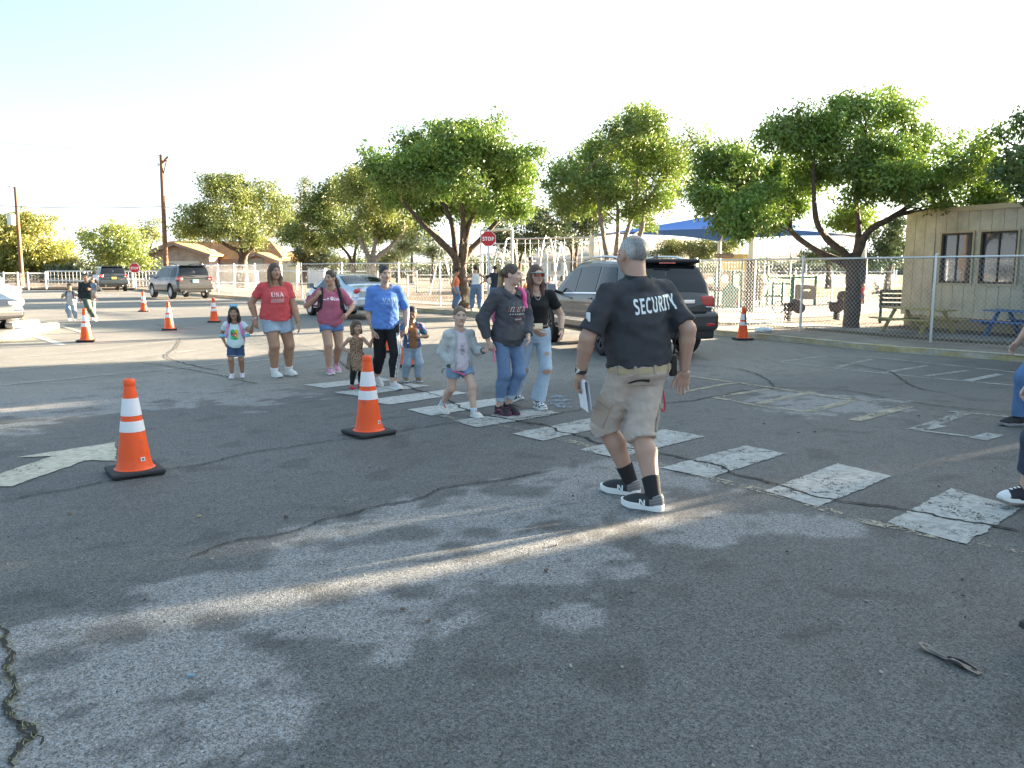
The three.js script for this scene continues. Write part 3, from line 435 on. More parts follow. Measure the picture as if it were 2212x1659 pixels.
function chainFence(label, pts, h, o = {}) {       // pts: ground points of the posts
  const root = thing('chain_link_fence', label, 'fence', pts[0].clone(), 0, o.group), L = pts.map((p) => p.clone().sub(pts[0])), r = o.r ?? 0.03, mat = o.mat ?? mGalv;
  L.forEach((p, i) => { const m = part(root, 'post', merge([cyl(r, r, h + .04, p.clone().add(V(0, h / 2, 0)), null, 12), tf(new THREE.SphereGeometry(r * 1.25, 12, 6, 0, 6.3, 0, 1.6), p.clone().add(V(0, h + .02, 0)))]), mat); });
  const step0 = o.step ?? 0.05, ms = [[], []], up = V(0, 1, 0), sgs = [strand(h - .03, step0, o.wire ?? 0.0024), strand(h - .03, step0 * 2, .0022)];
  for (let i = 0; i < L.length - 1; i++) {
    const a = L[i], b = L[i + 1], y = V(0, h - .02, 0); part(root, 'top_rail', bar(a.clone().add(y), b.clone().add(y), r * .72, 10), mat);
    const fr = o.coarse && -(pts[i].z + pts[i + 1].z) / 2 > o.coarse ? 1 : 0, step = step0 * (1 + fr), len = a.distanceTo(b), n = Math.floor(len / step), ang = Math.atan2(-(b.z - a.z), b.x - a.x);
    for (let k = 0; k < n; k++) { const p = a.clone().lerp(b, (k + .5) / n), odd = k % 2; tmpQ.setFromAxisAngle(up, ang + (odd ? Math.PI : 0)); ms[fr].push(new THREE.Matrix4().compose(p, tmpQ, V(1, 1, 1))); }
  }
  ms.forEach((list, k) => { if (!list.length) return; const im = new THREE.InstancedMesh(sgs[k], o.wireMat ?? mWire, list.length); list.forEach((m, i) => im.setMatrixAt(i, m)); im.name = 'chain_link_mesh'; im.userData.kind = 'stuff'; root.add(im); });
  return root;
}
const FENCE = [[2340, 770], [2010, 740], [1728, 715.5], [1500, 697], [1300, 682], [1180, 674.5], [1060, 667], [951, 661], [862, 655], [740, 649], [653, 644], [553, 638.5], [508, 635], [472, 632.5], [440, 630.5]].map(([u, v]) => G(u, v, CURBH));
chainFence('long galvanised chain link fence along the kerbside walk', FENCE, 1.70, { wire: 0.0032, coarse: 24 });
chainFence('old low chain link yard fence at the foot of the leaning pole', [[-30, 625], [10, 625], [40, 624.5], [62, 624.5], [100, 624]].map(([u, v]) => G(u, v, GY)), 1.15, { step: .1, wire: .005, r: .05, mat: mWhitePipe });
{
  const inner = chainFence('grey chain link fence round the playing field behind the riders', [[1640, 660], [1718, 652], [1798, 656], [1846, 655], [1935, 657]].map(([u]) => A(u, 600, 36).setY(GY)), 1.35, { step: .09, wire: .0022, r: .025 });
  chainFence('far chain link backstop fence across the playing field', [[1560, 1], [1650, 1], [1740, 1], [1830, 1], [1930, 1]].map(([u]) => A(u, 600, 92).setY(GY)), 2.0, { step: .2, wire: .006, r: .05 });
}
function railFence(label, pts, h, rails, r, group, meshed) {
  const root = thing('pipe_rail_fence', label, 'fence', pts[0].clone(), 0, group), L = pts.map((p) => p.clone().sub(pts[0]));
  for (const p of L) part(root, 'post', rbox(r * 2.6, h, r * 2.6, r * .4, p.clone().add(V(0, h / 2, 0))), mWhitePipe);
  for (let i = 0; i < L.length - 1; i++) for (const y of rails) part(root, 'rail', bar(L[i].clone().setY(L[i].y + y), L[i + 1].clone().setY(L[i + 1].y + y), r, 8), mWhitePipe);
  if (meshed) { const gs = []; for (let i = 0; i < L.length - 1; i++) { const a = L[i], b = L[i + 1], n = Math.round(a.distanceTo(b) / .28); for (let k = 1; k < n; k++) { const p = a.clone().lerp(b, k / n); gs.push(bar(p.clone().setY(.1), p.clone().setY(h - .06), .014, 4)); } for (let y = .22; y < h - .1; y += .25) gs.push(bar(a.clone().setY(y), b.clone().setY(y), .014, 4)); } part(root, 'wire_mesh', merge(gs), mWhitePipe, 'stuff'); }
  return root;
}
railFence('white pipe fence with wire mesh behind the far dark vehicle', [[102, 624], [182, 623.5], [286, 622], [345, 621], [430, 620]].map(([u]) => A(u, 600, 64).setY(GY)), 1.28, [.55, 1.25], .055, null, true);
railFence('white pipe rails enclosing the bare yard behind the silver sedan', [[470, 1], [556, 1], [640, 1], [730, 1], [815, 1], [900, 1]].map(([u], i) => A(u, 600, 57 - i * 1.2).setY(GY)), 1.35, [.5, 1.3], .04);
railFence('white pipe rails in the playground behind the standing women', [[880, 1], [985, 1], [1090, 1], [1200, 1], [1300, 1]].map(([u], i) => A(u, 600, 44 - i * 1.0).setY(GY)), 1.2, [.45, 1.12], .03);
// ---------------------------------------------------------------- portable classroom
const mSiding = M([1.0, 0.93, 0.74], 0.75, { map: withRepeat(texSoft, 0.3) }), mTrim = M([0.5, 0.42, 0.29], 0.7), mFrame = M([0.035, 0.03, 0.027], 0.5), mGlass = M([0.10, 0.105, 0.11], 0.06, { metal: 0.0, clearcoat: 1, clearcoatRoughness: 0.03 });
function portable(at, dir, len, h, label, windows, depth = 7) {
  const turn = Math.atan2(-dir.z, dir.x), root = thing('portable_classroom', label, 'building', at, turn);
  // local: x along the wall, y up, -z into the building; the wall faces +z
  const wins = windows; const board = 0.305;
  const back = extrude([[0, 0.32], [len, 0.32], [len, h], [0, h]], 0.1, 0, wins.map(([x, y, w, hh]) => [[x, y], [x, y + hh], [x + w, y + hh], [x + w, y]])); back.translate(0, 0, -0.125); part(root, 'wall', planarUV(back), mSiding);
  for (let x = 0; x < len - 0.01; x += board) {    // siding boards with a groove between each
    const x1 = Math.min(len, x + board) - 0.009; const spans = [[0.3, h]];
    for (const [wx, wy, ww, wh] of wins) if (x1 > wx && x < wx + ww) { spans.length = 0; spans.push([0.3, wy], [wy + wh, h]); }
    for (const [a, b] of spans) { let xa = x; part(root, 'siding_board', planarUV(rbox(x1 - xa, b - a, 0.022, 0.004, [(xa + x1) / 2, (a + b) / 2, -0.012], null, 1)), mSiding); }
  }
  part(root, 'end_wall', planarUV(box(0.1, h - 0.3, depth, [0.05, h / 2 + .15, -depth / 2 - .13])), mSiding);
  part(root, 'end_wall', planarUV(box(0.1, h - 0.3, depth, [len - 0.05, h / 2 + .15, -depth / 2 - .13])), mSiding);
  part(root, 'back_wall', planarUV(box(len, h - 0.3, 0.1, [len / 2, h / 2 + .15, -depth - .18])), mSiding);
  part(root, 'floor', box(len - .2, .1, depth - .1, [len / 2, .36, -depth / 2 - .1]), mTrim);
  part(root, 'skirting', box(len - .1, 0.3, 0.04, [len / 2, 0.14, -0.1]), M([0.3, 0.25, 0.16], .9));
  const rf = part(root, 'roof', merge([box(len + .06, .08, depth + .3, [len / 2, h + .05, -depth / 2 - .07])]), M([0.5, 0.48, 0.45], .8));
  part(rf, 'fascia', box(len + .1, .12, .025, [len / 2, h + .03, .1]), mTrim);
  for (const [x, y, w, hh] of wins) {
    const win = new THREE.Group(); win.name = 'window'; root.add(win); const t = .045, mid = x + w * .48;
    part(win, 'frame', merge([box(w, t, .09, [x + w / 2, y + t / 2, -.04]), box(w, t, .09, [x + w / 2, y + hh - t / 2, -.04]), box(t, hh - 2 * t, .09, [x + t / 2, y + hh / 2, -.04]), box(t, hh - 2 * t, .09, [x + w - t / 2, y + hh / 2, -.04]), box(t * .8, hh - 2 * t, .05, [mid, y + hh / 2, -.05])]), mFrame);
    part(win, 'pane', box(mid - x - t * 1.4, hh - 2 * t, .008, [(x + t + mid - t * .4) / 2, y + hh / 2, -.06]), mGlass);
    part(win, 'pane', box(x + w - t - mid - t * .4, hh - 2 * t, .008, [(mid + t * .4 + x + w - t) / 2, y + hh / 2, -.05]), mGlass);
    part(win, 'casing', merge([box(w + .1, .045, .02, [x + w / 2, y - .0235, .011]), box(w + .1, .045, .02, [x + w / 2, y + hh + .0235, .011]), box(.045, hh, .02, [x - .0235, y + hh / 2, .011]), box(.045, hh, .02, [x + w + .0235, y + hh / 2, .011])]), mTrim);
    part(win, 'blind', box(w - .1, hh - .1, .01, [x + w / 2, y + hh / 2, -.2]), M([.55, .52, .46], .9));
  }
  return root;
}
{
  const c = A(1950, 600, 21.4).setY(GY), e = A(2212, 600, 18.3).setY(GY), dir = e.clone().sub(c).normalize();
  portable(c, dir, 8.15, 2.85, 'tan portable classroom with vertical siding and two dark sliding windows', [[1.12, 1.12, .86, 1.2], [2.2, 1.12, .92, 1.2], [5.5, 1.12, 1.2, 1.2]]);
  portable(c.clone().addScaledVector(dir, 9.52), dir, 14, 3.5, 'second tan portable classroom standing past a narrow gap from the first', [[2, 1.12, 1.2, 1.2], [5, 1.12, 1.2, 1.2], [9, 1.12, 1.2, 1.2]]);
}
{ // board gate closing the gap between the two portables
  const c = A(1950, 600, 21.4).setY(GY), e = A(2212, 600, 18.3).setY(GY), dir = e.clone().sub(c).normalize(), o = thing('board_gate', 'weathered board gate between the two portable classrooms', 'gate', c.clone().addScaledVector(dir, 8.2), Math.atan2(-dir.z, dir.x)), mB = M([.34, .25, .17], .9, { map: withRepeat(texBark, 2, 1) });
  for (let i = 0; i < 9; i++) part(o, 'board', rbox(.135, 2.25, .025, .006, [.075 + i * .145, 1.17, -.3], null, 1), mB); for (const y of [.4, 1.9]) part(o, 'rail', box(1.28, .09, .04, [.66, y, -.335]), mB); for (let i = 0; i < 5; i++) part(o, 'header_board', rbox(1.3, .15, .025, .006, [.66, 2.82 + i * .16, -.3], null, 1), mB);
}
// ---------------------------------------------------------------- house, shed, school block beyond
{
  const d = 95, P = (u, v, dz = 0) => A(u, v, d + dz), mSt = M([1.0, 0.76, 0.62], 0.9, { map: withRepeat(texSoft, .2) }), mRoof = M([0.72, 0.33, 0.11], 0.9, { map: withRepeat(texSoft, .4) }), mFas = M([0.32, 0.22, 0.17], .8);
  const o = P(400, 600).setY(GY), root = thing('stucco_house', 'pink stucco house with orange shingle roof and front gables', 'house', o), X = (u) => (u - 400) * d / FOC, Y = (v) => 1.58 + (580 - v) * d / FOC - GY;
  const gable = (u0, u1, eave, peak, z0, z1, nm) => {
    const a = X(u0), b = X(u1), m = (a + b) / 2, g = extrude([[a, 0], [b, 0], [b, Y(eave)], [m, Y(peak) - .25], [a, Y(eave)]], z1 - z0); g.translate(0, 0, -z1); part(root, 'wall', planarUV(g), mSt);
    const sl = (x0, y0, x1, y1) => { const q = extrude([[x0, y0], [x1, y1], [x1, y1 + .22], [x0, y0 + .22]], z1 - z0 + 1); q.translate(0, 0, -z1); return q; };
    const dx = (b - a) * .07, dy = (Y(peak) - Y(eave)) * .14;
    const r = part(root, 'roof', planarUV(merge([sl(a - dx, Y(eave) - dy, m, Y(peak) - .2), sl(m, Y(peak) - .2, b + dx, Y(eave) - dy)])), mRoof);
    const fs = (x0, y0, x1, y1) => beam(V(x0, y0 + .02, -z0 + 1.02), V(x1, y1 + .02, -z0 + 1.02), .08, .3);
    part(r, 'fascia', merge([fs(a - dx, Y(eave) - dy, m, Y(peak) - .2), fs(m, Y(peak) - .2, b + dx, Y(eave) - dy)]), mFas);
  };
  { const g = extrude([[X(296), 0], [X(600), 0], [X(600), Y(556)], [X(296), Y(556)]], 9); g.translate(0, 0, -11); part(root, 'wall', planarUV(g), mSt);
    const a = V(X(286), Y(552), -1.5), b = V(X(612), Y(566), -1.5), c = V(X(548), Y(518), -7), e = V(X(318), Y(518), -7), f = V(X(286), Y(552), -12.5), h = V(X(612), Y(566), -12.5);
    const q = new THREE.BufferGeometry(); q.setAttribute('position', new THREE.Float32BufferAttribute([a, b, c, a, c, e, f, e, c, f, c, h, b, h, c, a, e, f].flatMap((p) => [p.x, p.y, p.z]), 3)); q.computeVertexNormals(); const r = part(root, 'roof', planarUV(q), mRoof);
    part(r, 'chimney', rbox(.9, 1.4, .8, .05, [X(408), Y(517) + .1, -7]), M([.62, .58, .55], .9)); }
  gable(330, 462, 551, 526, -1.2, 5, 'a'); gable(520, 606, 566, 546, -.6, 5, 'b');
  const dm = extrude([[X(418), Y(545)], [X(470), Y(553)], [X(440), Y(538)]], 3); dm.translate(0, 0, -4.6); part(root, 'dormer', dm, mFas);
  part(root, 'garage_door', box(X(440) - X(352), 2.3, .1, [(X(440) + X(352)) / 2, 1.15, 1.25]), M([.75, .66, .56], .7));
  part(root, 'gable_vent', rbox(.6, .7, .1, .03, [X(391), Y(541), 1.26]), M([.5, .38, .32], .8));
  const w = part(root, 'window', box(1.8, 1.5, .08, [X(556), 1.9, .62]), M([.3, .3, .3], .2)); part(w, 'frame', merge([box(1.9, .1, .14, [X(556), 1.12, .62]), box(1.9, .1, .14, [X(556), 2.68, .62]), box(.1, 1.5, .14, [X(556) - .92, 1.9, .62]), box(.1, 1.5, .14, [X(556) + .92, 1.9, .62])]), mFas);
  part(root, 'porch_post', box(.4, Y(560), .4, [X(523), Y(560) / 2, .9]), mSt);
}
function shed(u0, u1, d, h, label, col) {
  const a = A(u0, 600, d).setY(GY), w = (u1 - u0) * d / FOC, root = thing('storage_shed', label, 'shed', a), m = M(col, .6); const n = Math.round(w / .35);
  part(root, 'body', box(w, h, 3, [w / 2, h / 2, -1.55]), m); for (let i = 0; i < n; i++) part(root, 'panel_rib', box(.12, h - .05, .06, [(i + .5) * w / n, h / 2, -.03]), m); part(root, 'roof', box(w + .3, .12, 3.3, [w / 2, h + .06, -1.5]), m);
}
shed(648, 700, 84, 2.4, 'white corrugated shed between the house and the pines', [.85, .85, .85]);
shed(610, 642, 88, 2.2, 'narrow tan slatted shed against the house end', [.8, .7, .5]);
{
  const a = A(1175, 600, 110).setY(GY), root = thing('school_block', 'long low cream building far behind the swings', 'building', a), w = 150 * 110 / FOC * 1.6;
  part(root, 'wall', box(w, 2.7, 6, [w / 2, 1.35, -3.1]), M([.8, .74, .62], .8)); part(root, 'roof', box(w + .8, .4, 7, [w / 2, 2.9, -3]), M([.82, .78, .68], .7));
  for (let i = 0; i < 6; i++) part(root, 'window', box(1.2, .9, .1, [1.6 + i * w / 6.4, 1.7, 0]), M([.35, .36, .38], .2));
}
// ---------------------------------------------------------------- traffic cones
const mOrange = VC(0.45), mReflect = M([0.82, 0.8, 0.82], 0.45), mRubber = M([0.03, 0.03, 0.033], 0.75), mSticker = M([.85, .85, .85], .6), mInk = M([.03, .03, .03], .7);
function cone(h, full) {
  const g = new THREE.Group(), s = h / 0.72, r0 = .125 * s, r1 = .034 * s, R = (y) => lerp(r0, r1, (y - .04 * s) / (.68 * s)), lat = (pts) => new THREE.LatheGeometry(pts.map(([x, y]) => new THREE.Vector2(x, y)), 32);
  const bs = rbox(.37 * s, .036 * s, .37 * s, .016 * s, [0, .024 * s, 0], null, 3); const P = bs.attributes.position;
  const feet = []; for (const a of [-1, 1]) for (const b of [-1, 1]) feet.push(rbox(.08 * s, .014 * s, .08 * s, .004 * s, [a * .135 * s, .007 * s, b * .135 * s], null, 1));
  const pr = []; pr.push([r0 + .02 * s, .042 * s], [r0 + .006 * s, .05 * s]); for (let i = 1; i <= 10; i++) { const y = lerp(.05 * s, .66 * s, i / 10); pr.push([R(y), y]); }
  pr.push([R(.665 * s) - .002 * s, .668 * s], [R(.67 * s) + .003 * s, .676 * s], [R(.69 * s) + .004 * s, .70 * s], [R(.7 * s) + .001 * s, .716 * s], [.022 * s, .72 * s], [.018 * s, .715 * s], [.016 * s, .64 * s]);
  { const cg = new THREE.LatheGeometry(pr.flatMap(([x, y], i) => i && i < 12 ? [0, 1, 2].map((k) => [lerp(pr[i - 1][0], x, (k + 1) / 3), lerp(pr[i - 1][1], y, (k + 1) / 3)]) : [[x, y]]).map(([x, y]) => new THREE.Vector2(x, y)), 48), P = cg.attributes.position, C = []; for (let i = 0; i < P.count; i++) { const x = P.getX(i) + h * 7, y = P.getY(i), z = P.getZ(i), n = smooth(.18, .42, fbm(x * 14, y * 9, z * 14, 4)), w = 1 + .1 * fbm(x * 6, y * 6, z * 6, 3); C.push(lerp(.95, .5, n * .6) * w, lerp(.1, .09, n) * w, lerp(.01, .04, n) * w); } cg.setAttribute('color', new THREE.Float32BufferAttribute(C, 3)); part(g, 'cone_body', cg, mOrange); } part(g, 'base', merge([bs, ...feet]), mRubber);
  for (const [a, b] of [[.445, .575], [.325, .405]]) part(g, 'reflective_band', lat([[R(a * s) + .0005, a * s], [R(a * s) + .003, a * s + .001], [R(b * s) + .003, b * s - .001], [R(b * s) + .0005, b * s]]), mReflect);
  if (full) { const a = .12 * s, r = R(a), tilt = Math.atan((r0 - r1) / (.68 * s)); const l = part(g, 'label_sticker', box(.034, .03, .002, [0, a, r + .003], null), mSticker); l.geometry.translate(0, -a, -r); l.geometry.rotateX(-tilt); l.geometry.rotateY(.35); l.geometry.translate(Math.sin(.35) * r, a, Math.cos(.35) * r * 1.0);
    const bars = []; for (let i = 0; i < 5; i++) bars.push(box(.0022, .018, .001, [-.009 + i * .0042, 0, r + .0048 - r], null)); const k = merge(bars); k.rotateX(-tilt); k.rotateY(.35); k.translate(Math.sin(.35) * (r + .0), a, Math.cos(.35) * r); part(l, 'bar_code', k, mInk); }
  return g;
}
{
  const put = (u, v, turn, h, label, full, group) => { const g = cone(h, full), o = thing('traffic_cone', label, 'traffic cone', G(u, v).setY(.004), turn, group); while (g.children.length) o.add(g.children[0]); return o; };
  put(292, 1022, .62, .74, 'orange cone beside the painted arrow, with bar code sticker', true);
  put(797, 938, .75, .76, 'orange cone with bar code sticker standing on a thin crack before crosswalk', true);
  const first = put(187, 738, .3, .72, 'sunlit orange cone beside the painted kerb island');
  put(311, 673, .3, .72, 'small far orange cone in front of the dark grey vehicle'); put(366, 713, .4, .72, 'orange cone in the middle of the streaked lot'); put(463, 696, .3, .72, 'orange cone behind the girl with the hair bow');
  put(880, 791, .5, .7, 'orange cone behind the jeans of the small boy'); put(832, 760, .2, .72, 'orange cone mostly hidden behind the woman in striped leggings');
  const last = put(1604, 734, .2, .72, 'weathered orange cone with dark strip by the kerb behind the big vehicle'); part(last, 'dark_strip', tf(box(.022, .3, .004, [0, 0, 0], [-.17, 0, 0]), [.01, .5, .085]), mInk);
}
// ---------------------------------------------------------------- vehicles
const mTyre = M([0.022, 0.022, 0.023], 0.85), mRim = M([0.6, 0.61, 0.63], 0.3, { metal: .85 }), mRimDark = M([.06, .06, .065], .4, { metal: .6 }), mCarGlass = M([0.012, 0.014, 0.017], 0.03), mBlackPlastic = M([.02, .02, .021], .6), mChrome = M([.82, .83, .85], .12, { metal: 1 }), mLampRed = M([.5, .012, .012], .15, { clearcoat: 1 }), mLampClear = M([.75, .72, .72], .12, { clearcoat: 1 }), mLampOrange = M([.8, .2, .02], .2, { clearcoat: 1 });
function wheel(r, w, rimMat, spokes) {
  const g = new THREE.Group(); const t = new THREE.LatheGeometry([[r * .66, -w / 2 + .01], [r * .78, -w / 2], [r * .93, -w * .47], [r, -w * .36], [r, w * .36], [r * .93, w * .47], [r * .78, w / 2], [r * .66, w / 2 - .01]].map((p) => new THREE.Vector2(...p)), 36); t.rotateZ(-Math.PI / 2); part(g, 'tyre', t, mTyre);
  const q = []; const rim = new THREE.LatheGeometry([[r * .68, w / 2 - .012], [r * .64, w / 2 - .006], [r * .6, w / 2 - .05], [r * .58, -w / 2 + .02]].map((p) => new THREE.Vector2(...p)), 32); rim.rotateZ(-Math.PI / 2); q.push(rim);
  for (let i = 0; i < spokes; i++) { const a = i / spokes * 6.283; const s = box(.022, r * .52, r * .12, [w / 2 - .035, r * .36, 0]); s.applyMatrix4(new THREE.Matrix4().makeRotationX(a)); q.push(s); }
  q.push(cyl(r * .14, r * .12, .04, [w / 2 - .03, 0, 0], [0, 0, -1.5708], 16)); const m = part(g, 'rim', merge(q), rimMat);
  part(g, 'brake_disc', cyl(r * .5, r * .5, .02, [w / 2 - .11, 0, 0], [0, 0, 1.5708], 24), M([.12, .12, .12], .5, { metal: .5 }));
  return g;
}
const interp = (tab, x) => { if (x <= tab[0][0]) return tab[0][1]; for (let i = 1; i < tab.length; i++) if (x <= tab[i][0]) { const a = tab[i - 1], b = tab[i], t = (x - a[0]) / (b[0] - a[0]), s = t * t * (3 - 2 * t); return lerp(a[1], b[1], lerp(t, s, .35)); } return tab[tab.length - 1][1]; };
// local axes: +z forward, y up, x to the car's left
function car(name, label, S, at, heading, group) {
  const root = thing(name, label, 'car', at, heading, group), L = S.len / 2, J = 13;
  const yT = (z) => interp(S.top, z), yB = (z) => interp(S.belt, z), hw = (z) => interp(S.hw, z), yb = (z) => interp(S.bottom, z);
  const arch = (z) => { let a = 0; for (const zc of [S.wf, S.wr]) { const R = S.r + .065, q = R * R - (z - zc) ** 2; if (q > 0) a = Math.max(a, S.r + Math.sqrt(q)); } return a; };
  const roofY = (z) => Math.max(yB(z) + .004, yT(z) - .07), inn = (z) => S.tumble * (roofY(z) - yB(z));
  function pt(z, j) {
    const w = hw(z), B = yB(z), T = yT(z), b = yb(z), ar = arch(z), e = .03, rx = w - .045 - inn(z), ry = roofY(z);
    const k = [[0, b], [w * .62, Math.max(b, ar)], [w - .02, Math.max(b + .03, ar)], [w - .004, Math.max(b + .12, ar + .03)], [w + .006, Math.max(lerp(b, B, .45), ar + .05)], [w, lerp(b, B, .72)], [w - .01, B - .05], [w - .035, B - .005], [w - .045, B], [rx, ry], [rx * .93, lerp(ry, T, .62)], [rx * .6, lerp(ry, T, .92)], [0, T]];
    const i = Math.min(J - 2, Math.floor(j)), t = j - i; return V(lerp(k[i][0], k[i + 1][0], t), lerp(k[i][1], k[i + 1][1], t), z);
  }
  let zs = []; for (let i = 0; i <= 70; i++) zs.push(lerp(-L, L, i / 70)); for (const zc of [S.wf, S.wr]) for (let i = 0; i <= 24; i++) zs.push(zc + (S.r + .065) * Math.cos(i / 24 * Math.PI)); for (const t of S.top) zs.push(t[0]);
  zs = [...new Set(zs.map((z) => +z.toFixed(4)))].filter((z) => z >= -L && z <= L).sort((a, b) => a - b);
  const sub = []; for (let j = 0; j < J - 1; j++) { const n = j === 8 ? 4 : 1; for (let q = 0; q < n; q++) sub.push(j + q / n); } sub.push(J - 1);
  const P = [], I = [], full = sub.map((j) => [j, 1]).concat(sub.slice(1, -1).reverse().map((j) => [j, -1])), n = full.length;
  for (const z of zs) for (const [j, sx] of full) { const p = pt(z, Math.min(j, J - 1.0001)); P.push(p.x * sx, p.y, p.z); }
  for (let i = 0; i < zs.length - 1; i++) for (let k = 0; k < n; k++) { const a = i * n + k, b = i * n + (k + 1) % n; I.push(a, a + n, b, b, a + n, b + n); }
  for (const [i, f] of [[0, 1], [zs.length - 1, -1]]) { const c = P.length / 3; let yy = 0; for (let k = 0; k < n; k++) yy += P[(i * n + k) * 3 + 1] / n; P.push(0, yy, zs[i] + (i ? .03 : -.03)); for (let k = 0; k < n; k++) { const a = i * n + k, b = i * n + (k + 1) % n; f > 0 ? I.push(a, b, c) : I.push(b, a, c); } }
  const g = new THREE.BufferGeometry(); g.setAttribute('position', new THREE.Float32BufferAttribute(P, 3)); g.setIndex(I);
  part(root, 'body', toCreasedNormals(g.toNonIndexed(), 0.5), S.paint);
  // a panel that follows the body: z(j) from z0 to z1, rows j0..j1, pushed outward
  const panel = (z0, z1, j0, j1, off, sx, nz = 8, nj = 4) => {
    const Q = [], K = [], f = (q) => typeof q === 'function' ? q : () => q, za = f(z0), zb = f(z1);
    for (let a = 0; a <= nj; a++) for (let b = 0; b <= nz; b++) { const j = lerp(j0, j1, a / nj), z = lerp(za(a / nj), zb(a / nj), b / nz), p = pt(z, Math.min(j, J - 1.0001)), e = .01, p1 = pt(z + e, Math.min(j, J - 1.0001)), p2 = pt(z, Math.min(j + .05, J - 1.0001)); const nn = p1.sub(p).cross(p2.sub(p)).normalize(); if (nn.x < -.01 && p.x > .02) nn.negate(); if (Math.abs(nn.x) <= .02 && nn.y < 0) nn.negate(); p.addScaledVector(nn, off); Q.push(p.x * sx, p.y, p.z); if (a < nj && b < nz) { const k = a * (nz + 1) + b; K.push(k, k + 1, k + nz + 1, k + 1, k + nz + 2, k + nz + 1); } }
    const q = new THREE.BufferGeometry(); q.setAttribute('position', new THREE.Float32BufferAttribute(Q, 3)); q.setIndex(K); q.computeVertexNormals(); return q;
  };
  for (const sx of [1, -1]) {
    for (const w of S.windows) part(root, 'side_window', panel((t) => lerp(w[0], w[2], t), (t) => lerp(w[1], w[3], t), 8.08, 8.9, .006, sx), mCarGlass);
    if (S.chromeLine) part(root, 'window_trim', panel(S.windows[S.windows.length - 1][0] - .1, S.windows[0][1] + .1, 7.85, 8.05, .008, sx, 12, 1), mChrome);
    for (const z of S.seams) part(root, 'door_seam', panel(z - .006, z + .006, 3.2, 8, .002, sx, 1, 8), mInk);
    for (const z of S.handles) { const p = pt(z, 6); part(root, 'door_handle', rbox(.03, .03, .16, .012, [(p.x + .012) * sx, p.y - .03, z]), S.handleMat || S.paint); }
    if (S.sideStrip) part(root, 'side_moulding', panel(S.wr + .5, S.wf - .5, 3.5, 3.8, .014, sx, 10, 1), S.sideStrip);
    part(root, 'sill', panel(S.wr + S.r + .07, S.wf - S.r - .07, 1.9, 3, .012, sx, 6, 2), S.sillMat || mBlackPlastic);
    const mp = pt(S.mirror, 7), mir = part(root, 'mirror', merge([rbox(.22, .17, .1, .04, [(mp.x + .17) * sx, mp.y + .13, S.mirror], null, 3), bar(V((mp.x - .01) * sx, mp.y + .03, S.mirror), V((mp.x + .1) * sx, mp.y + .08, S.mirror), .03)]), S.mirrorMat || mBlackPlastic);
    part(mir, 'mirror_glass', rbox(.19, .14, .01, .004, [(mp.x + .17) * sx, mp.y + .13, S.mirror - .052]), mChrome);
    for (const zc of [S.wf, S.wr]) { const w = wheel(S.r, S.ww, S.rimMat, S.spokes), c = new THREE.Group(); c.name = 'wheel'; c.position.set((hw(zc) - S.ww / 2 + .0) * sx, S.r, zc); c.rotation.y = sx < 0 ? Math.PI : 0; while (w.children.length) c.add(w.children[0]); root.add(c); part(root, 'wheel_arch_liner', tf(new THREE.CylinderGeometry(S.r + .05, S.r + .05, S.ww + .08, 24, 1, true, 0, Math.PI), [0, 0, 0], [0, 0, Math.PI / 2]).rotateX(-Math.PI / 2 + Math.PI / 2).translate((hw(zc) - S.ww / 2 - .07) * sx, S.r, zc), mInk); }
  }
  part(root, 'windscreen', merge([panel(S.ws[0], S.ws[1], 9.3, 12, .006, 1), panel(S.ws[0], S.ws[1], 9.3, 12, .006, -1)]), mCarGlass);
  part(root, 'rear_window', merge([panel(S.rw[0], S.rw[1], S.rwj ?? 9.5, 12, .007, 1, 8, 8), panel(S.rw[0], S.rw[1], S.rwj ?? 9.5, 12, .007, -1, 8, 8)]), mCarGlass);
  if (S.extra) S.extra(root, { pt, hw, yT, yB, L, panel });
  return root;
}
const mPlateRed = M([.5, .06, .05], .5), mPlateYellow = M([.75, .5, .12], .5), mPlateBlue = M([.25, .55, .6], .5), mText = M([.75, .3, .2], .5);
function textPlane(txt, w, h, o = {}) {           // flat print: lettering on a thin plate, cut out by its alpha
  const c = document.createElement('canvas'); c.width = o.px ?? 512; c.height = Math.round(c.width * h / w); const x = c.getContext('2d'); x.clearRect(0, 0, c.width, c.height); x.fillStyle = o.color ?? '#fff'; x.textAlign = 'center'; x.textBaseline = 'middle'; const fs = Math.round(c.height * (o.size ?? .8)); x.font = 'bold ' + fs + 'px ' + (o.font ?? 'sans-serif');
  const tw = x.measureText(txt).width; x.save(); x.translate(c.width / 2, c.height * .5); x.scale(Math.min(o.stretch ?? 9, c.width * .98 / tw), 1); x.fillText(txt, 0, fs * .04); x.restore();
  const t = new THREE.CanvasTexture(c); t.colorSpace = THREE.SRGBColorSpace; return M([1, 1, 1], o.rough ?? .7, { map: t, alphaTest: .5, side: THREE.DoubleSide });
}
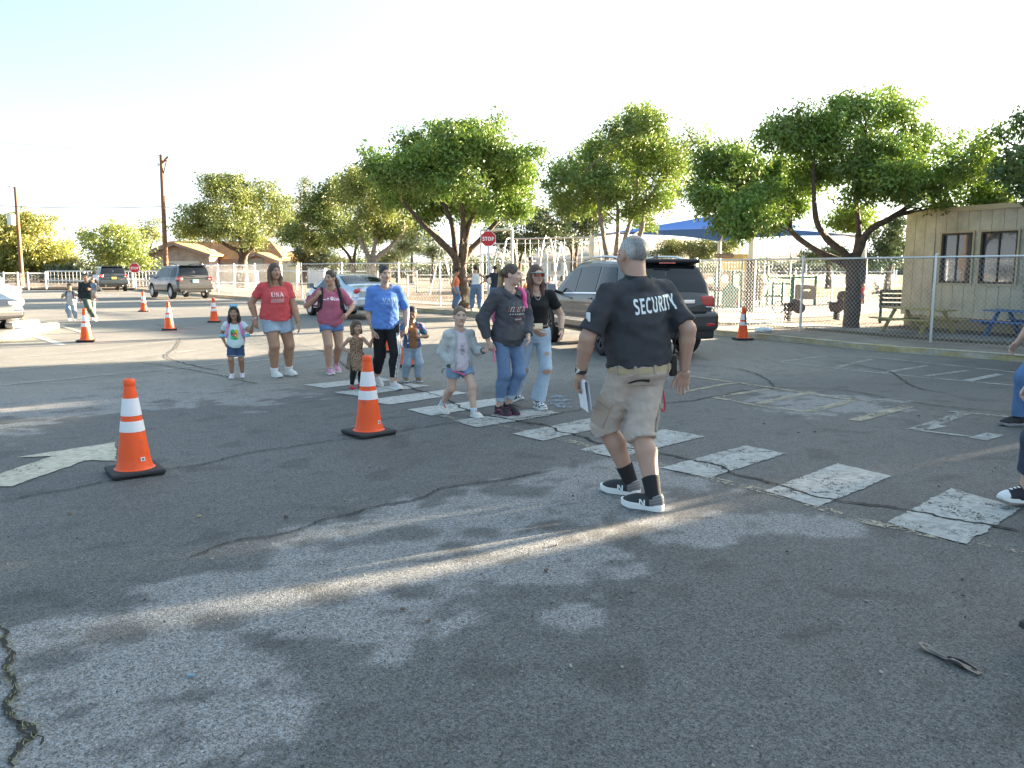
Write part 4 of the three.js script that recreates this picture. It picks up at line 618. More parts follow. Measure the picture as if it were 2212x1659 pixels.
// big dark grey off-road vehicle
{
  const paint = M([0.045, 0.044, 0.043], 0.35, { metal: .1, clearcoat: .7, clearcoatRoughness: .06 });
  const S = { len: 4.75, r: .385, ww: .27, wf: 1.46, wr: -1.45, tumble: .34, paint, rimMat: mRimDark, spokes: 9, chromeLine: true, sideStrip: mChrome,
    top: [[-2.375, .98], [-2.33, 1.12], [-2.2, 1.4], [-2.06, 1.64], [-1.9, 1.72], [-.6, 1.755], [.2, 1.72], [.62, 1.55], [1.18, 1.13], [1.3, 1.1], [2.1, 1.03], [2.3, .95], [2.375, .82]], belt: [[-2.375, .97], [-2.2, 1.1], [-1.6, 1.12], [1.1, 1.06], [1.3, 1.04], [2.2, .94], [2.375, .8]], hw: [[-2.375, .80], [-2.2, .9], [-1.4, .95], [1.5, .95], [2.15, .88], [2.375, .72]], bottom: [[-2.375, .5], [-2.1, .36], [2.0, .33], [2.375, .4]],
    windows: [[-.04, 1.02, .0, .42], [-1.06, -.1, -1.0, -.06], [-1.95, -1.14, -1.7, -1.1]], seams: [-.07, -1.1, 1.05], handles: [-.02 + .12, -.95], mirror: .9, ws: [.3, 1.16], rw: [-2.3, -2.04], mirrorMat: mBlackPlastic,
    extra(root, { pt, L, panel }) {
      part(root, 'rear_bumper', merge([rbox(1.84, .36, .34, .1, [0, .66, -L + .06], null, 4)]), paint); part(root, 'rear_bumper_trim', rbox(1.7, .2, .3, .05, [0, .44, -L + .1], null, 2), mBlackPlastic);
      part(root, 'bumper_step', rbox(1.3, .05, .1, .02, [0, .83, -L - .06]), mBlackPlastic);
      part(root, 'spoiler', rbox(1.34, .07, .36, .03, [0, 1.69, -2.0], [.16, 0, 0], 3), mBlackPlastic); const bl = part(root, 'brake_light', rbox(.32, .022, .02, .006, [0, 1.675, -2.19]), mLampRed);
      for (const s of [1, -1]) { const t = part(root, 'tail_light', rbox(.27, .21, .3, .05, [s * .735, 1.0, -L + .13], [0, s * .22, 0], 3), mLampRed); part(t, 'reverse_light', rbox(.22, .075, .28, .02, [s * .73, .93, -L + .128], [0, s * .22, 0], 2), mLampClear); part(root, 'reflector', rbox(.16, .05, .02, .01, [s * .72, .6, -L - .112], [0, s * .12, 0]), mLampRed); part(root, 'roof_rail', tubePath([V(s * .62, 1.72, -1.7), V(s * .62, 1.78, -1.4), V(s * .62, 1.80, -.5), V(s * .62, 1.74, .2)], .022, .022, 8), mChrome); part(root, 'headlight', rbox(.3, .16, .2, .05, [s * .68, .85, L - .12], [0, -s * .3, 0], 2), mLampClear); part(root, 'exhaust_tip', cyl(.045, .045, .12, [s * .56, .4, -L + .02], [1.57, 0, 0]), mChrome); }
      part(root, 'chrome_strip', rbox(.92, .07, .03, .012, [0, 1.0, -L - .005]), mChrome); const bd = part(root, 'badge', new THREE.PlaneGeometry(.2, .07).rotateY(Math.PI).translate(-.0, 1.0, -L - .0235), textPlane('Jeep', .2, .07, { color: '#555', size: .95 }));
      const pl = part(root, 'licence_plate', rbox(.31, .16, .012, .005, [0, .86, -L - .02]), mPlateRed); part(pl, 'plate_lettering', new THREE.PlaneGeometry(.26, .08).rotateY(Math.PI).translate(0, .885, -L - .0285), textPlane('2047', .26, .08, { color: '#f0c060', size: .95 })); part(pl, 'plate_border', rbox(.3, .04, .006, .002, [0, .805, -L - .0265]), mPlateYellow);
      part(root, 'wiper', merge([bar(V(0, 1.16, -L + .045), V(.34, 1.22, -L + .07), .018), rbox(.12, .05, .05, .02, [0, 1.15, -L + .04])]), mBlackPlastic);
      part(root, 'antenna', tf(extrude([[0, 0], [.16, 0], [.03, .1], [0, .1]], .02, .008), [-.01, 1.75, -1.75], [0, -1.57, 0]), paint);
      part(root, 'grille', rbox(1.2, .2, .06, .03, [0, .8, L - .02]), mBlackPlastic); part(root, 'front_bumper', rbox(1.6, .24, .3, .09, [0, .5, L - .12], null, 3), paint);
    } };
  const fl = G(1196, 740), rrw = G(1508, 768), h = Math.PI + .29;   // heading: forward (+z) turned to point away from the camera and left
  const mid = fl.clone().add(rrw).multiplyScalar(.5); car('suv', 'dark grey off-road vehicle with red licence plate standing on the road behind the guard', S, mid.add(V(-.06, 0, -.35)), h);
}
// silver sedan
{
  const paint = M([0.5, 0.58, 0.68], 0.25, { metal: .45, clearcoat: 1, clearcoatRoughness: .05 });
  const S = { len: 4.4, r: .31, ww: .2, wf: 1.36, wr: -1.13, tumble: .46, paint, rimMat: mRim, spokes: 12, top: [[-2.2, .92], [-2.12, 1.02], [-1.75, 1.06], [-1.5, 1.12], [-.75, 1.37], [-.2, 1.42], [.3, 1.39], [.75, 1.2], [1.25, .96], [2.0, .82], [2.2, .66]], belt: [[-2.2, .9], [-1.9, .98], [-1.2, 1.0], [.6, .9], [1.25, .86], [2.2, .62]], hw: [[-2.2, .66], [-2.0, .78], [-1.2, .85], [1.3, .85], [1.9, .76], [2.2, .56]], bottom: [[-2.2, .42], [-1.9, .28], [2.0, .24], [2.2, .3]],
    windows: [[-.05, .98, -.02, .42], [-.92, -.12, -.72, -.08], [-1.3, -1.0, -.85, -.82]], seams: [-.085, -.98, .95], handles: [.06, -.82], handleMat: paint, mirror: .8, ws: [.35, 1.2], rw: [-1.5, -.78],
    extra(root, { L }) {
      part(root, 'rear_bumper', rbox(1.56, .32, .26, .1, [0, .56, -L + .08], null, 4), paint); part(root, 'bumper_valance', rbox(1.2, .12, .2, .05, [0, .38, -L + .08]), mBlackPlastic);
      for (const s of [1, -1]) { const t = part(root, 'tail_light', tf(new THREE.SphereGeometry(1, 20, 12).scale(.2, .09, .12), [s * .6, .9, -L + .12], [0, s * .4, s * -.12]), mLampRed); part(t, 'reverse_light', tf(new THREE.SphereGeometry(1, 14, 8).scale(.07, .05, .06), [s * .55, .9, -L + .025]), mLampClear); part(root, 'headlight', rbox(.3, .14, .4, .06, [s * .58, .7, L - .3], [0, -s * .4, 0]), mLampClear); }
      part(root, 'boot_recess', rbox(.62, .17, .03, .02, [0, .78, -L - .012]), M([.3, .34, .4], .3)); part(root, 'licence_plate', rbox(.3, .13, .01, .004, [0, .77, -L - .032]), mSticker); part(root, 'badge', tf(new THREE.SphereGeometry(1, 16, 8).scale(.07, .028, .01), [0, .93, -L - .02]), mInk);
      part(root, 'antenna', bar(V(0, 1.41, -.5), V(0, 1.6, -.75), .006), mInk); part(root, 'front_bumper', rbox(1.4, .22, .3, .09, [0, .42, L - .14], null, 3), paint);
    } };
  const fl = G(672, 681), h = Math.PI + .62; const off = V(.78, 0, 1.36).applyAxisAngle(V(0, 1, 0), h); car('sedan', 'silver blue sedan with large red tail lamp near the kerb', S, V(fl.x - off.x, 0, fl.z - off.z), h);
}
const suvSpec = (paint, plate, plateTxt, rails) => ({ len: 4.9, r: .37, ww: .24, wf: 1.45, wr: -1.42, tumble: .36, paint, rimMat: mRim, spokes: 10, chromeLine: false, top: [[-2.45, 1.0], [-2.4, 1.14], [-2.3, 1.4], [-2.12, 1.68], [-1.95, 1.74], [-.4, 1.77], [.3, 1.72], [.7, 1.52], [1.25, 1.14], [2.2, 1.02], [2.45, .8]], belt: [[-2.45, .98], [-2.2, 1.1], [1.2, 1.06], [2.2, .95], [2.45, .76]], hw: [[-2.45, .82], [-2.25, .92], [-1.4, .98], [1.5, .98], [2.2, .9], [2.45, .74]], bottom: [[-2.45, .5], [-2.1, .34], [2.1, .32], [2.45, .4]],
  windows: [[-.02, 1.05, .02, .46], [-1.08, -.1, -1.04, -.06], [-2.08, -1.18, -1.9, -1.14]], seams: [-.06, -1.12, 1.1], handles: [.1, -.95], mirror: .95, ws: [.4, 1.2], rw: [-2.36, -2.1], mirrorMat: paint,
  extra(root, { L }) {
    part(root, 'rear_bumper', rbox(1.9, .3, .3, .1, [0, .64, -L + .08], null, 3), paint); part(root, 'bumper_valance', rbox(1.7, .18, .26, .06, [0, .44, -L + .1]), mBlackPlastic); part(root, 'spoiler', rbox(1.36, .05, .3, .02, [0, 1.72, -2.08], [.1, 0, 0]), paint);
    for (const s of [1, -1]) { const t = part(root, 'tail_light', rbox(.26, .22, .34, .06, [s * .78, 1.06, -L + .15], [0, s * .2, 0], 3), mLampRed); part(t, 'reverse_light', rbox(.12, .08, .2, .02, [s * .72, 1.04, -L + .07], [0, s * .2, 0]), mLampClear); part(root, 'roof_rail', tubePath([V(s * .66, 1.74, -1.7), V(s * .66, 1.8, -1.4), V(s * .66, 1.81, -.3), V(s * .66, 1.76, .3)], .02, .02, 8), mInk); part(root, 'exhaust_tip', cyl(.05, .05, .1, [s * .55, .4, -L], [1.57, 0, 0]), mChrome); part(root, 'headlight', rbox(.34, .14, .3, .05, [s * .68, .88, L - .2], [0, -s * .3, 0]), mLampClear); }
    part(root, 'tailgate_strip', rbox(1.1, .05, .02, .01, [0, 1.08, -L - .005]), mBlackPlastic); part(root, 'licence_plate', rbox(.31, .16, .012, .004, [0, .93, -L - .03]), plate); part(root, 'wiper', bar(V(0, 1.18, -L + .05), V(.36, 1.2, -L + .06), .015), mInk); part(root, 'front_bumper', rbox(1.7, .26, .3, .09, [0, .5, L - .12], null, 3), paint); part(root, 'grille', rbox(1.2, .24, .06, .03, [0, .8, L - .02]), mBlackPlastic);
  } });
{
  const grey1 = M([.075, .073, .072], .35, { metal: .2, clearcoat: .8 }); const rl = G(373, 646), h = Math.PI + .72, off = V(.86, 0, -1.42).applyAxisAngle(V(0, 1, 0), h);
  car('suv', 'grey family vehicle with teal licence plate driving past the far cones', suvSpec(grey1, mPlateBlue), V(rl.x - off.x, 0, rl.z - off.z), h);
  const p = G(222, 629), h2 = Math.PI + .62; car('suv', 'dark vehicle with yellow licence plate beside the white mesh fence', suvSpec(M([.07, .085, .09], .3, { metal: .4, clearcoat: 1 }), mPlateYellow), V(p.x, 0, p.z - .8), h2);
  // parked cars whose noses reach in at the left edge
  const nose = (root, L, w, big) => { for (let i = 0; i < 3; i++) part(root, 'grille_bar', rbox(w * 1.2, .05, .05, .02, [0, .66 + i * .1, L + .01]), mChrome); part(root, 'emblem', tf(new THREE.TorusGeometry(.07, .014, 8, 24).scale(1.3, .8, 1), [0, .78, L + .05]), mChrome); part(root, 'front_plate', rbox(.32, .16, .02, .005, [0, .52, L + .06]), mSticker); for (const s of [1, -1]) part(root, 'fog_lamp', cyl(.07, .07, .06, [s * w * .8, .45, L - .02], [1.57, 0, 0]), mLampClear); };
  const A1 = suvSpec(M([.42, .45, .46], .28, { metal: .4, clearcoat: 1 }), mSticker); const e1 = A1.extra; A1.extra = (r, q) => { e1(r, q); nose(r, q.L, .6); };
  const c1 = G(34, 690); car('suv', 'pale silver vehicle with chrome grille bars parked nose to the wheel stop', A1, V(c1.x - 2.95, 0, c1.z - 1.4), 1.15);
  const B1 = suvSpec(M([.02, .021, .024], .25, { metal: .3, clearcoat: 1 }), mSticker); B1.top = [[-2.45, .9], [-2.35, 1.0], [-1.9, 1.2], [-1.0, 1.42], [-.2, 1.46], [.3, 1.4], [.75, 1.2], [1.3, .98], [2.2, .8], [2.45, .62]]; B1.belt = [[-2.45, .88], [-2, .96], [.7, .9], [1.3, .86], [2.45, .6]]; B1.windows = [[-.02, .98, .02, .46], [-1, -.1, -.8, -.06]]; B1.rw = [-1.9, -1.0]; B1.r = .33; B1.extra = (r, q) => { for (const s of [1, -1]) { part(r, 'headlight', rbox(.36, .12, .4, .05, [s * .62, .68, q.L - .22], [0, -s * .35, 0]), mLampClear); part(r, 'fog_lamp', cyl(.06, .06, .06, [s * .6, .38, q.L - .04], [1.57, 0, 0]), mLampClear); part(r, 'tail_light', rbox(.3, .14, .2, .05, [s * .66, .88, -q.L + .1]), mLampRed); } part(r, 'grille', rbox(.9, .16, .06, .05, [0, .52, q.L + .0]), mInk); part(r, 'front_bumper', rbox(1.56, .28, .3, .1, [0, .42, q.L - .12], null, 3), B1.paint); };
  const c2 = G(20, 716); car('sedan', 'black car parked with its nose over the white wheel stop', B1, V(c2.x - 2.6, 0, c2.z - .95), 1.2);
}
// ---------------------------------------------------------------- wheel stops at the parked cars
{
  const mStop = VC(.8, { bumpMap: withRepeat(bumpSoft, 2), bumpScale: .004 });
  const stop = (u0, v0, u1, v1, label, w, h) => { const a = G(u0, v0), b = G(u1, v1), d = b.clone().sub(a), len = d.length(), g = rbox(w, h, len, Math.min(w, h) * .42, [0, h / 2, 0], null, 4), q = g.toNonIndexed(), P = q.attributes.position, C = []; for (let i = 0; i < P.count; i++) { const z = P.getZ(i) / len, y = smooth(.44, .455, z), n = smooth(.2, .4, fbm(P.getX(i) * 6, P.getY(i) * 6, P.getZ(i) * 3, 3)); C.push(lerp(.8, .75, y), lerp(.78, .62, y), lerp(.74, .22, y)); } q.setAttribute('color', new THREE.Float32BufferAttribute(C, 3)); const o = thing('wheel_stop', label, 'wheel stop', a.clone().lerp(b, .5).setY(.004), Math.atan2(d.x, d.z)); part(o, 'concrete_block', q, mStop); };
  stop(-60, 748, 62, 728, 'white concrete wheel stop under the black car nose, end by white line', .3, .2); stop(40, 724, 120, 712, 'white and yellow wheel stop between the two parked cars', .28, .19); stop(20, 711, 78, 703, 'short wheel stop in front of the pale silver vehicle', .26, .17); stop(5, 700, 44, 694, 'small far wheel stop touching the silver vehicle bumper', .24, .15);
}
// ---------------------------------------------------------------- signs
const mSignRed = M([.55, .02, .03], .45), mSignWhite = M([.85, .85, .85], .45), mSignBack = M([.5, .5, .5], .4, { metal: .6 });
function octagon(r) { const a = []; for (let i = 0; i < 8; i++) { const t = Math.PI / 8 + i * Math.PI / 4; a.push([Math.cos(t) * r, Math.sin(t) * r]); } return a; }
function stopSign(label, p, cy, w, postH, turn, thick) {
  const o = thing('stop_sign', label, 'stop sign', p, turn); const r = w / 2 / Math.cos(Math.PI / 8);
  part(o, 'post', merge([box(.07, postH, .035, [0, postH / 2, -.03])]), thick ? mWhitePipe : mGalv);
  const pl = part(o, 'sign_plate', tf(extrude(octagon(r), .006), [0, cy, -.006]), mSignWhite); part(pl, 'red_face', tf(extrude(octagon(r * .93), .003), [0, cy, .0005]), mSignRed);
  part(pl, 'lettering', new THREE.PlaneGeometry(w * .8, w * .36).translate(0, cy, .0065), textPlane('STOP', w * .8, w * .36, { size: .98, stretch: 1.05 }));
  return o;
}
stopSign('red stop sign before the forked tree at the kerbside fence', A(1055, 600, 27.6).setY(CURBH), 1.58 + (580 - 517) * 27.6 / FOC - CURBH, .51, 2.75, .05);
stopSign('small distant stop sign between the two far vehicles', A(292, 600, 62).setY(.05), 1.58 + (580 - 579) * 62 / FOC - .05, .75, 1.9, .12, true);
// ---------------------------------------------------------------- utility poles and wires
{
  const mPole = M([.42, .22, .13], .9, { map: withRepeat(texBark, 1, 3) }), mWireD = M([.05, .05, .05], .6), mTrans = M([.7, .72, .72], .5);
  const pole = (label, uT, vT, uB, d, arms) => { const t = A(uT, vT, d), b = A(uB, 600, d).setY(GY), o = thing('utility_pole', label, 'utility pole', b), top = t.clone().sub(b); part(o, 'pole', bar(V(0, -.2, 0), top, .19, 12, .12), mPole); arms(o, top); return top.add(b); };
  const t1 = pole('tall wooden utility pole with slanted crossarm behind the grey family vehicle', 348, 334, 359, 60, (o, t) => { part(o, 'crossarm', beam(t.clone().add(V(-.1, -.75, 0)), t.clone().add(V(.55, -.15, .1)), .12, .14), mPole); part(o, 'brace', bar(t.clone().add(V(.05, -1.5, 0)), t.clone().add(V(.42, -.3, .05)), .04, 6), mWireD); for (const [x, y] of [[-.2, .05], [.5, .05], [-.25, -.7]]) part(o, 'insulator', cyl(.06, .04, .25, t.clone().add(V(x, y, 0)), null, 10), mTrans); });
  const t2 = pole('leaning utility pole with grey transformer by the yard fence', 33, 404, 47, 70, (o, t) => { part(o, 'transformer', cyl(.32, .32, .9, t.clone().add(V(-.42, -2.7, .25)), null, 16), mTrans); part(o, 'bracket', bar(t.clone().add(V(-.5, .1, 0)), t.clone().add(V(.1, -.2, 0)), .05, 6), mTrans); part(o, 'insulator', cyl(.08, .05, .3, t.clone().add(V(-.5, .15, 0)), null, 8), mTrans); });
  const wire = (label, a, b, sag, r = .008) => { const m = a.clone().lerp(b, .5).add(V(0, -sag, 0)), c = new THREE.QuadraticBezierCurve3(a, m.add(V(0, -sag, 0)), b), o = part(scene, numbered('power_line'), new THREE.TubeGeometry(c, 40, r, 4), mWireD); tag(o, label, 'wire', 'overhead wires'); };
  wire('upper thin overhead wire running from the tall pole towards the left', t1.clone().add(V(.5, .1, 0)), A(-200, 285, 62), .2); wire('second thin overhead wire below the upper one left of the pole', t1.clone().add(V(-.25, -.65, 0)), A(-200, 312, 62), .2);
  wire('thin overhead wire from the tall pole over the trees', t1.clone().add(V(.5, .1, 0)), A(1500, 500, 75), .6); wire('lower thin overhead wire from the tall pole over the trees', t1.clone().add(V(-.25, -.65, 0)), A(1500, 540, 75), .6);
  wire('thick low service cable between the two utility poles', A(352, 446, 60), A(-120, 436, 64), .25, .022); wire('service cable sagging from the tall pole into the leafy tree', A(352, 446, 60), A(430, 452, 62), .1, .022);
}
// ---------------------------------------------------------------- playground
const mGreenPost = M([.02, .13, .1], .5), mTanPanel = M([.36, .27, .2], .7), mSteel = M([.62, .6, .58], .35, { metal: .6 }), mRedPipe = M([.62, .5, .47], .35, { metal: .5 });
const mCloth = M([0.012, 0.15, 0.55], 0.8, { transmission: .05, thickness: 0, side: THREE.DoubleSide });
{
  const N = A(1625, 494, 28), Lf = A(1278, 506, 32.6), R = A(1868, 510, 34.4), Fc = V(10.3, N.y, -41), pk = V(9.2, 3.95, -34.5), o0 = V(N.x, GY, N.z), o = thing('shade_canopy', 'blue fabric shade canopy on tall beige posts over the playground', 'canopy', o0), rel = (p) => p.clone().sub(o0);
  const P = [], I = [], n = 12, face = (a, b) => { const base = P.length / 3; for (let i = 0; i <= n; i++) for (let j = 0; j <= n; j++) { const s = j / n, e = a.clone().lerp(b, s), mid = pk.clone().setY(e.y), dip = Math.sin(s * Math.PI); e.lerp(mid, dip * .13).add(V(0, dip * .1, 0)); const t = i / n, q = e.clone().lerp(pk, t); q.y = lerp(e.y, pk.y, Math.pow(t, 1.25)) ; const r = rel(q); P.push(r.x, r.y, r.z); if (i < n && j < n) { const k = base + i * (n + 1) + j; I.push(k, k + 1, k + n + 1, k + 1, k + n + 2, k + n + 1); } } };
  face(Lf, N); face(N, R); face(R, Fc); face(Fc, Lf); const g = new THREE.BufferGeometry(); g.setAttribute('position', new THREE.Float32BufferAttribute(P, 3)); g.setIndex(I); g.computeVertexNormals(); part(o, 'fabric', g, mCloth);
  for (const p of [N, Lf, R, Fc]) { const b = rel(p); part(o, 'post', cyl(.1, .1, b.y - .05, [b.x, (b.y - .05) / 2, b.z], null, 16), mBeige()); part(o, 'hip_rafter', bar(b.clone().add(V(0, -.1, 0)), rel(pk).add(V(0, -.12, 0)), .05, 8), mBeige()); }
  part(o, 'post_pad', cyl(.17, .17, 1.75, [0, .88, 0], null, 18), mInk); const rb = rel(R); part(o, 'post_pad', cyl(.17, .17, 1.9, [rb.x, .95, rb.z], null, 18), mInk);
}
function mBeige() { return mBeige.m ??= M([.72, .66, .55], .5); }
{ // climbing tower
  const o0 = A(1590, 600, 31).setY(GY), k = 31 / FOC, o = thing('climbing_tower', 'tan and green climbing tower with panels, roof slats and curved slide', 'playground tower', o0), X = (u) => (u - 1590) * k, Y = (v) => 1.58 + (580 - v) * k - GY;
  for (const [u, z, v] of [[1551, -.4, 588], [1578, .3, 585], [1596, .3, 588], [1616, .2, 586], [1622, -1.4, 560], [1577, -1.6, 560], [1551, -1.8, 588], [1600, -1.6, 566]]) part(o, 'post', cyl(.055, .055, Y(v), [X(u), Y(v) / 2, z], null, 10), mGreenPost);
  const holed = (u0, u1, v0, v1, z, holes) => { const g = extrude([[X(u0), Y(v1)], [X(u1), Y(v1)], [X(u1), Y(v0)], [X(u0), Y(v0)]], .04, 0, holes); g.translate(0, 0, z); return g; };
  const circ = (u, v, r) => { const a = []; for (let i = 20; i > 0; i--) a.push([X(u) + Math.cos(i / 20 * 6.283) * r, Y(v) + Math.sin(i / 20 * 6.283) * r]); return a; };
  part(o, 'panel', holed(1553, 1577, 586, 626, .25, [circ(1563, 602, .17)]), mTanPanel); part(o, 'panel', holed(1598, 1614, 589, 625, .28, []), mTanPanel); part(o, 'panel', holed(1518, 1550, 590, 622, -.5, [circ(1527, 604, .2), circ(1541, 606, .13)]), mTanPanel);
  { const gs = []; for (let i = 0; i < 5; i++) for (let j = 0; j < 10; j++) gs.push(tf(new THREE.TorusGeometry(.045, .014, 5, 8), [X(1619) + i * .085, Y(590) - .05 - j * .1, .3])); part(o, 'mesh_panel', merge([...gs, box(.02, 1.1, .04, [X(1617), Y(590) - .52, .3]), box(.5, .03, .04, [X(1617) + .2, Y(589), .3])]), mInk, 'stuff'); }
  for (let i = 0; i < 9; i++) part(o, 'roof_slat', box(.075, .62, .04, [X(1580) + i * .085, Y(566), -1.3]), M([.8, .62, .25], .6));
  for (let i = 0; i < 5; i++) part(o, 'roof_slat', box(.075, .62, .04, [X(1616) + i * .085, Y(566), -1.5]), M([.8, .62, .25], .6));
  part(o, 'roof_cap', rbox(.6, .18, .8, .08, [X(1585), Y(552), -1.5]), mTanPanel); part(o, 'deck', box(1.5, .07, 1.6, [X(1590), Y(626), -.6]), mInk); part(o, 'deck', box(1.0, .07, 1.2, [X(1535), Y(622), -1]), mInk);
  part(o, 'climbing_wall', tf(extrude([[X(1552), 0], [X(1580), 0], [X(1590), Y(624)], [X(1570), Y(610)], [X(1556), Y(622)]], .05, .01), [0, 0, .5], [-.12, 0, 0]), mGreenPost); part(o, 'handrail', bar(V(X(1586), 0, .75), V(X(1592), Y(618), .4), .025), mSteel);
  for (let i = 0; i < 5; i++) part(o, 'ladder_rung', bar(V(X(1598), .2 + i * .24, .5), V(X(1615), .2 + i * .24, .5), .02), mSteel);
  const sl = []; for (let i = 0; i <= 14; i++) { const a = i / 14 * 4.2; sl.push(V(X(1640) + Math.cos(a) * .5, Y(612) - i * .085, -1.6 + Math.sin(a) * .6)); } part(o, 'slide', tubePath(sl, .3, .3, 12, 40), mTanPanel);
}
{ // bars and benches
  const k = 33 / FOC, o0 = A(1690, 600, 33).setY(GY), o = thing('climbing_bars', 'green pipe bars, step and panel station in front of the playing field', 'playground bars', o0), X = (u) => (u - 1690) * k, Y = (v) => 1.58 + (580 - v) * k - GY;
  for (const [u, v, z] of [[1640, 604, .3], [1660, 594, 0], [1678, 609, -.4], [1688, 609, .2], [1713, 593, .1], [1718, 602, -.4], [1760, 596, .1]]) part(o, 'post', cyl(.05, .05, Y(v), [X(u), Y(v) / 2, z], null, 10), mGreenPost);
  for (const [a, b, v, z] of [[1640, 1688, 638, .25], [1660, 1713, 600, .05], [1713, 1760, 599, .1], [1678, 1718, 613, -.4]]) part(o, 'bar', bar(V(X(a), Y(v), z), V(X(b), Y(v), z), .035), mGreenPost);
  part(o, 'activity_panel', tf(extrude([[X(1715), .25], [X(1760), .25], [X(1760), .8], [X(1715), .85]], .04, 0, [[[X(1728), .58], [X(1728), .66], [X(1748), .66], [X(1748), .58]]]), [0, 0, .2]), mTanPanel);
}
function springRider(label, p, outline, seat) {
  const o = thing('spring_rider', label, 'spring rider', p); const pts = []; for (let i = 0; i <= 60; i++) { const a = i / 60 * 6.283 * 5; pts.push(V(Math.cos(a) * .09, .02 + i / 60 * .26, Math.sin(a) * .09)); } part(o, 'spring', tubePath(pts, .018, .018, 6, 160), mInk);
  const g = extrude(outline, .09, .015); g.translate(0, .26, -.045); part(o, 'body', g, M([.07, .045, .045], .6)); part(o, 'seat', rbox(.3, .04, .26, .015, seat, null, 2), mInk); part(o, 'handle', bar(V(seat[0] + .2, seat[1] + .12, -.18), V(seat[0] + .2, seat[1] + .12, .18), .015), mSteel);
}
{ const c = (cx, cy, r, a0, a1, n = 10) => { const o = []; for (let i = 0; i <= n; i++) { const a = lerp(a0, a1, i / n); o.push([cx + Math.cos(a) * r, cy + Math.sin(a) * r]); } return o; };
  springRider('dark car-shaped spring rider with round ends behind the fence', A(1706, 600, 23).setY(GY), [...c(-.28, .13, .17, Math.PI * 1.95, Math.PI * .25, 14).reverse(), [-.1, .2], [.1, .2], ...c(.2, .24, .12, Math.PI * .9, Math.PI * .1), [.44, .18], ...c(.3, .12, .15, 0.1, -Math.PI * .9), [.1, .04], [-.1, .04]].reverse(), [-.02, .5, 0]);
  springRider('dark duck-shaped spring rider beside the tree trunk', A(1812, 600, 23.4).setY(GY), [[-.16, 0], [.1, 0], [.2, .12], [.18, .28], [.12, .34], ...c(.14, .45, .12, -1.2, 2.6), [-.0, .4], [.04, .3], [-.06, .22], [-.2, .26], [-.22, .12]], [-.1, .5, 0]); }
function pipeSwing(label, name, a, b, h, r, mat, legs, seats, arch) {
  const o = thing(name, label, 'swing set', a.clone()), B = b.clone().sub(a), side = V(-B.z, 0, B.x).normalize(); part(o, 'top_bar', bar(V(0, h, 0), B.clone().setY(h), r, 10), mat);
  for (const t of legs) { const p = B.clone().multiplyScalar(t); for (const s of [-1, 1]) { const foot = p.clone().addScaledVector(side, s * h * .42); part(o, 'leg', arch ? tubePath([foot, p.clone().addScaledVector(side, s * h * .2).setY(h * .8), p.clone().addScaledVector(side, s * h * .1).setY(h), p.clone().setY(h + .02)], r, r, 8, 20) : bar(foot, p.clone().setY(h), r, 8), mat); } }
  for (const t of seats) { const p = B.clone().multiplyScalar(t), q = B.clone().normalize().multiplyScalar(.22); const s = part(o, 'swing_seat', rbox(.4, .03, .16, .012, [p.x, .5, p.z], [0, Math.atan2(-B.z, B.x), 0]), mInk); part(s, 'chain', merge([bar(p.clone().sub(q).setY(.5), p.clone().sub(q).setY(h), .004, 4), bar(p.clone().add(q).setY(.5), p.clone().add(q).setY(h), .004, 4)]), mSteel); }
}
pipeSwing('grey pipe swing set with slanted legs behind the standing women', 'swing_set', A(954, 600, 47).setY(GY), A(1211, 600, 43).setY(GY), 2.8, .036, mSteel, [0, .5, 1], [.12, .25, .37, .62, .75, .87]);
pipeSwing('arched swing set with reddish worn pipes behind the girl in sunglasses', 'swing_set', A(1101, 600, 39).setY(GY), A(1285, 600, 37).setY(GY), 2.85, .036, mRedPipe, [0, .45, 1], [.14, .3, .6, .8], true);
{ const a = A(1040, 600, 35).setY(GY), o = thing('goal_post', 'tall plain steel pipe frame beside the red stop sign', 'goal post', a), b = A(1106, 600, 34).setY(GY).sub(a), h = 1.58 + 80 * 35 / FOC - GY; part(o, 'post', cyl(.06, .06, h, [0, h / 2, 0]), mSteel); part(o, 'post', cyl(.06, .06, h, [b.x, h / 2, b.z]), mSteel); part(o, 'crossbar', bar(V(0, h, 0), b.clone().setY(h), .06), mSteel); }
function picnicTable(label, p, turn, mat) {
  const o = thing('picnic_table', label, 'picnic table', p, turn); o.scale.set(.92, .74, .8); for (let i = 0; i < 5; i++) part(o, 'top_plank', rbox(1.8, .04, .135, .008, [0, .74, -.29 + i * .145], null, 1), mat); for (const s of [-1, 1]) for (let i = 0; i < 2; i++) part(o, 'seat_plank', rbox(1.8, .04, .13, .008, [0, .44, s * (.62 + i * .14)], null, 1), mat);
  for (const x of [-.6, .6]) { part(o, 'brace', box(.05, .08, 1.5, [x, .38, 0]), mat); for (const s of [-1, 1]) part(o, 'leg', beam(V(x + .03, 0, s * .62), V(x + .03, .72, s * .2), .05, .09), mat); }
}
picnicTable('mustard yellow picnic table against the portable building wall', A(1988, 600, 18.8).setY(GY), -1.25, M([.42, .34, .12], .7)); picnicTable('blue picnic table under the portable windows', A(2222, 600, 17.6).setY(GY), -1.25, M([.06, .16, .4], .6));
{ const o = thing('park_bench', 'dark slatted bench at the corner of the portable building', 'bench', A(1951, 600, 22).setY(GY), -.4); for (let i = 0; i < 4; i++) part(o, 'back_slat', rbox(1.1, .09, .03, .008, [0, .5 + i * .12, -.22]), mInk); for (let i = 0; i < 3; i++) part(o, 'seat_slat', rbox(1.1, .03, .11, .008, [0, .44, -.12 + i * .13]), mInk); for (const x of [-.5, .5]) part(o, 'leg', merge([box(.06, .44, .05, [x, .22, .14]), box(.06, .9, .05, [x, .45, -.26])]), mInk); }
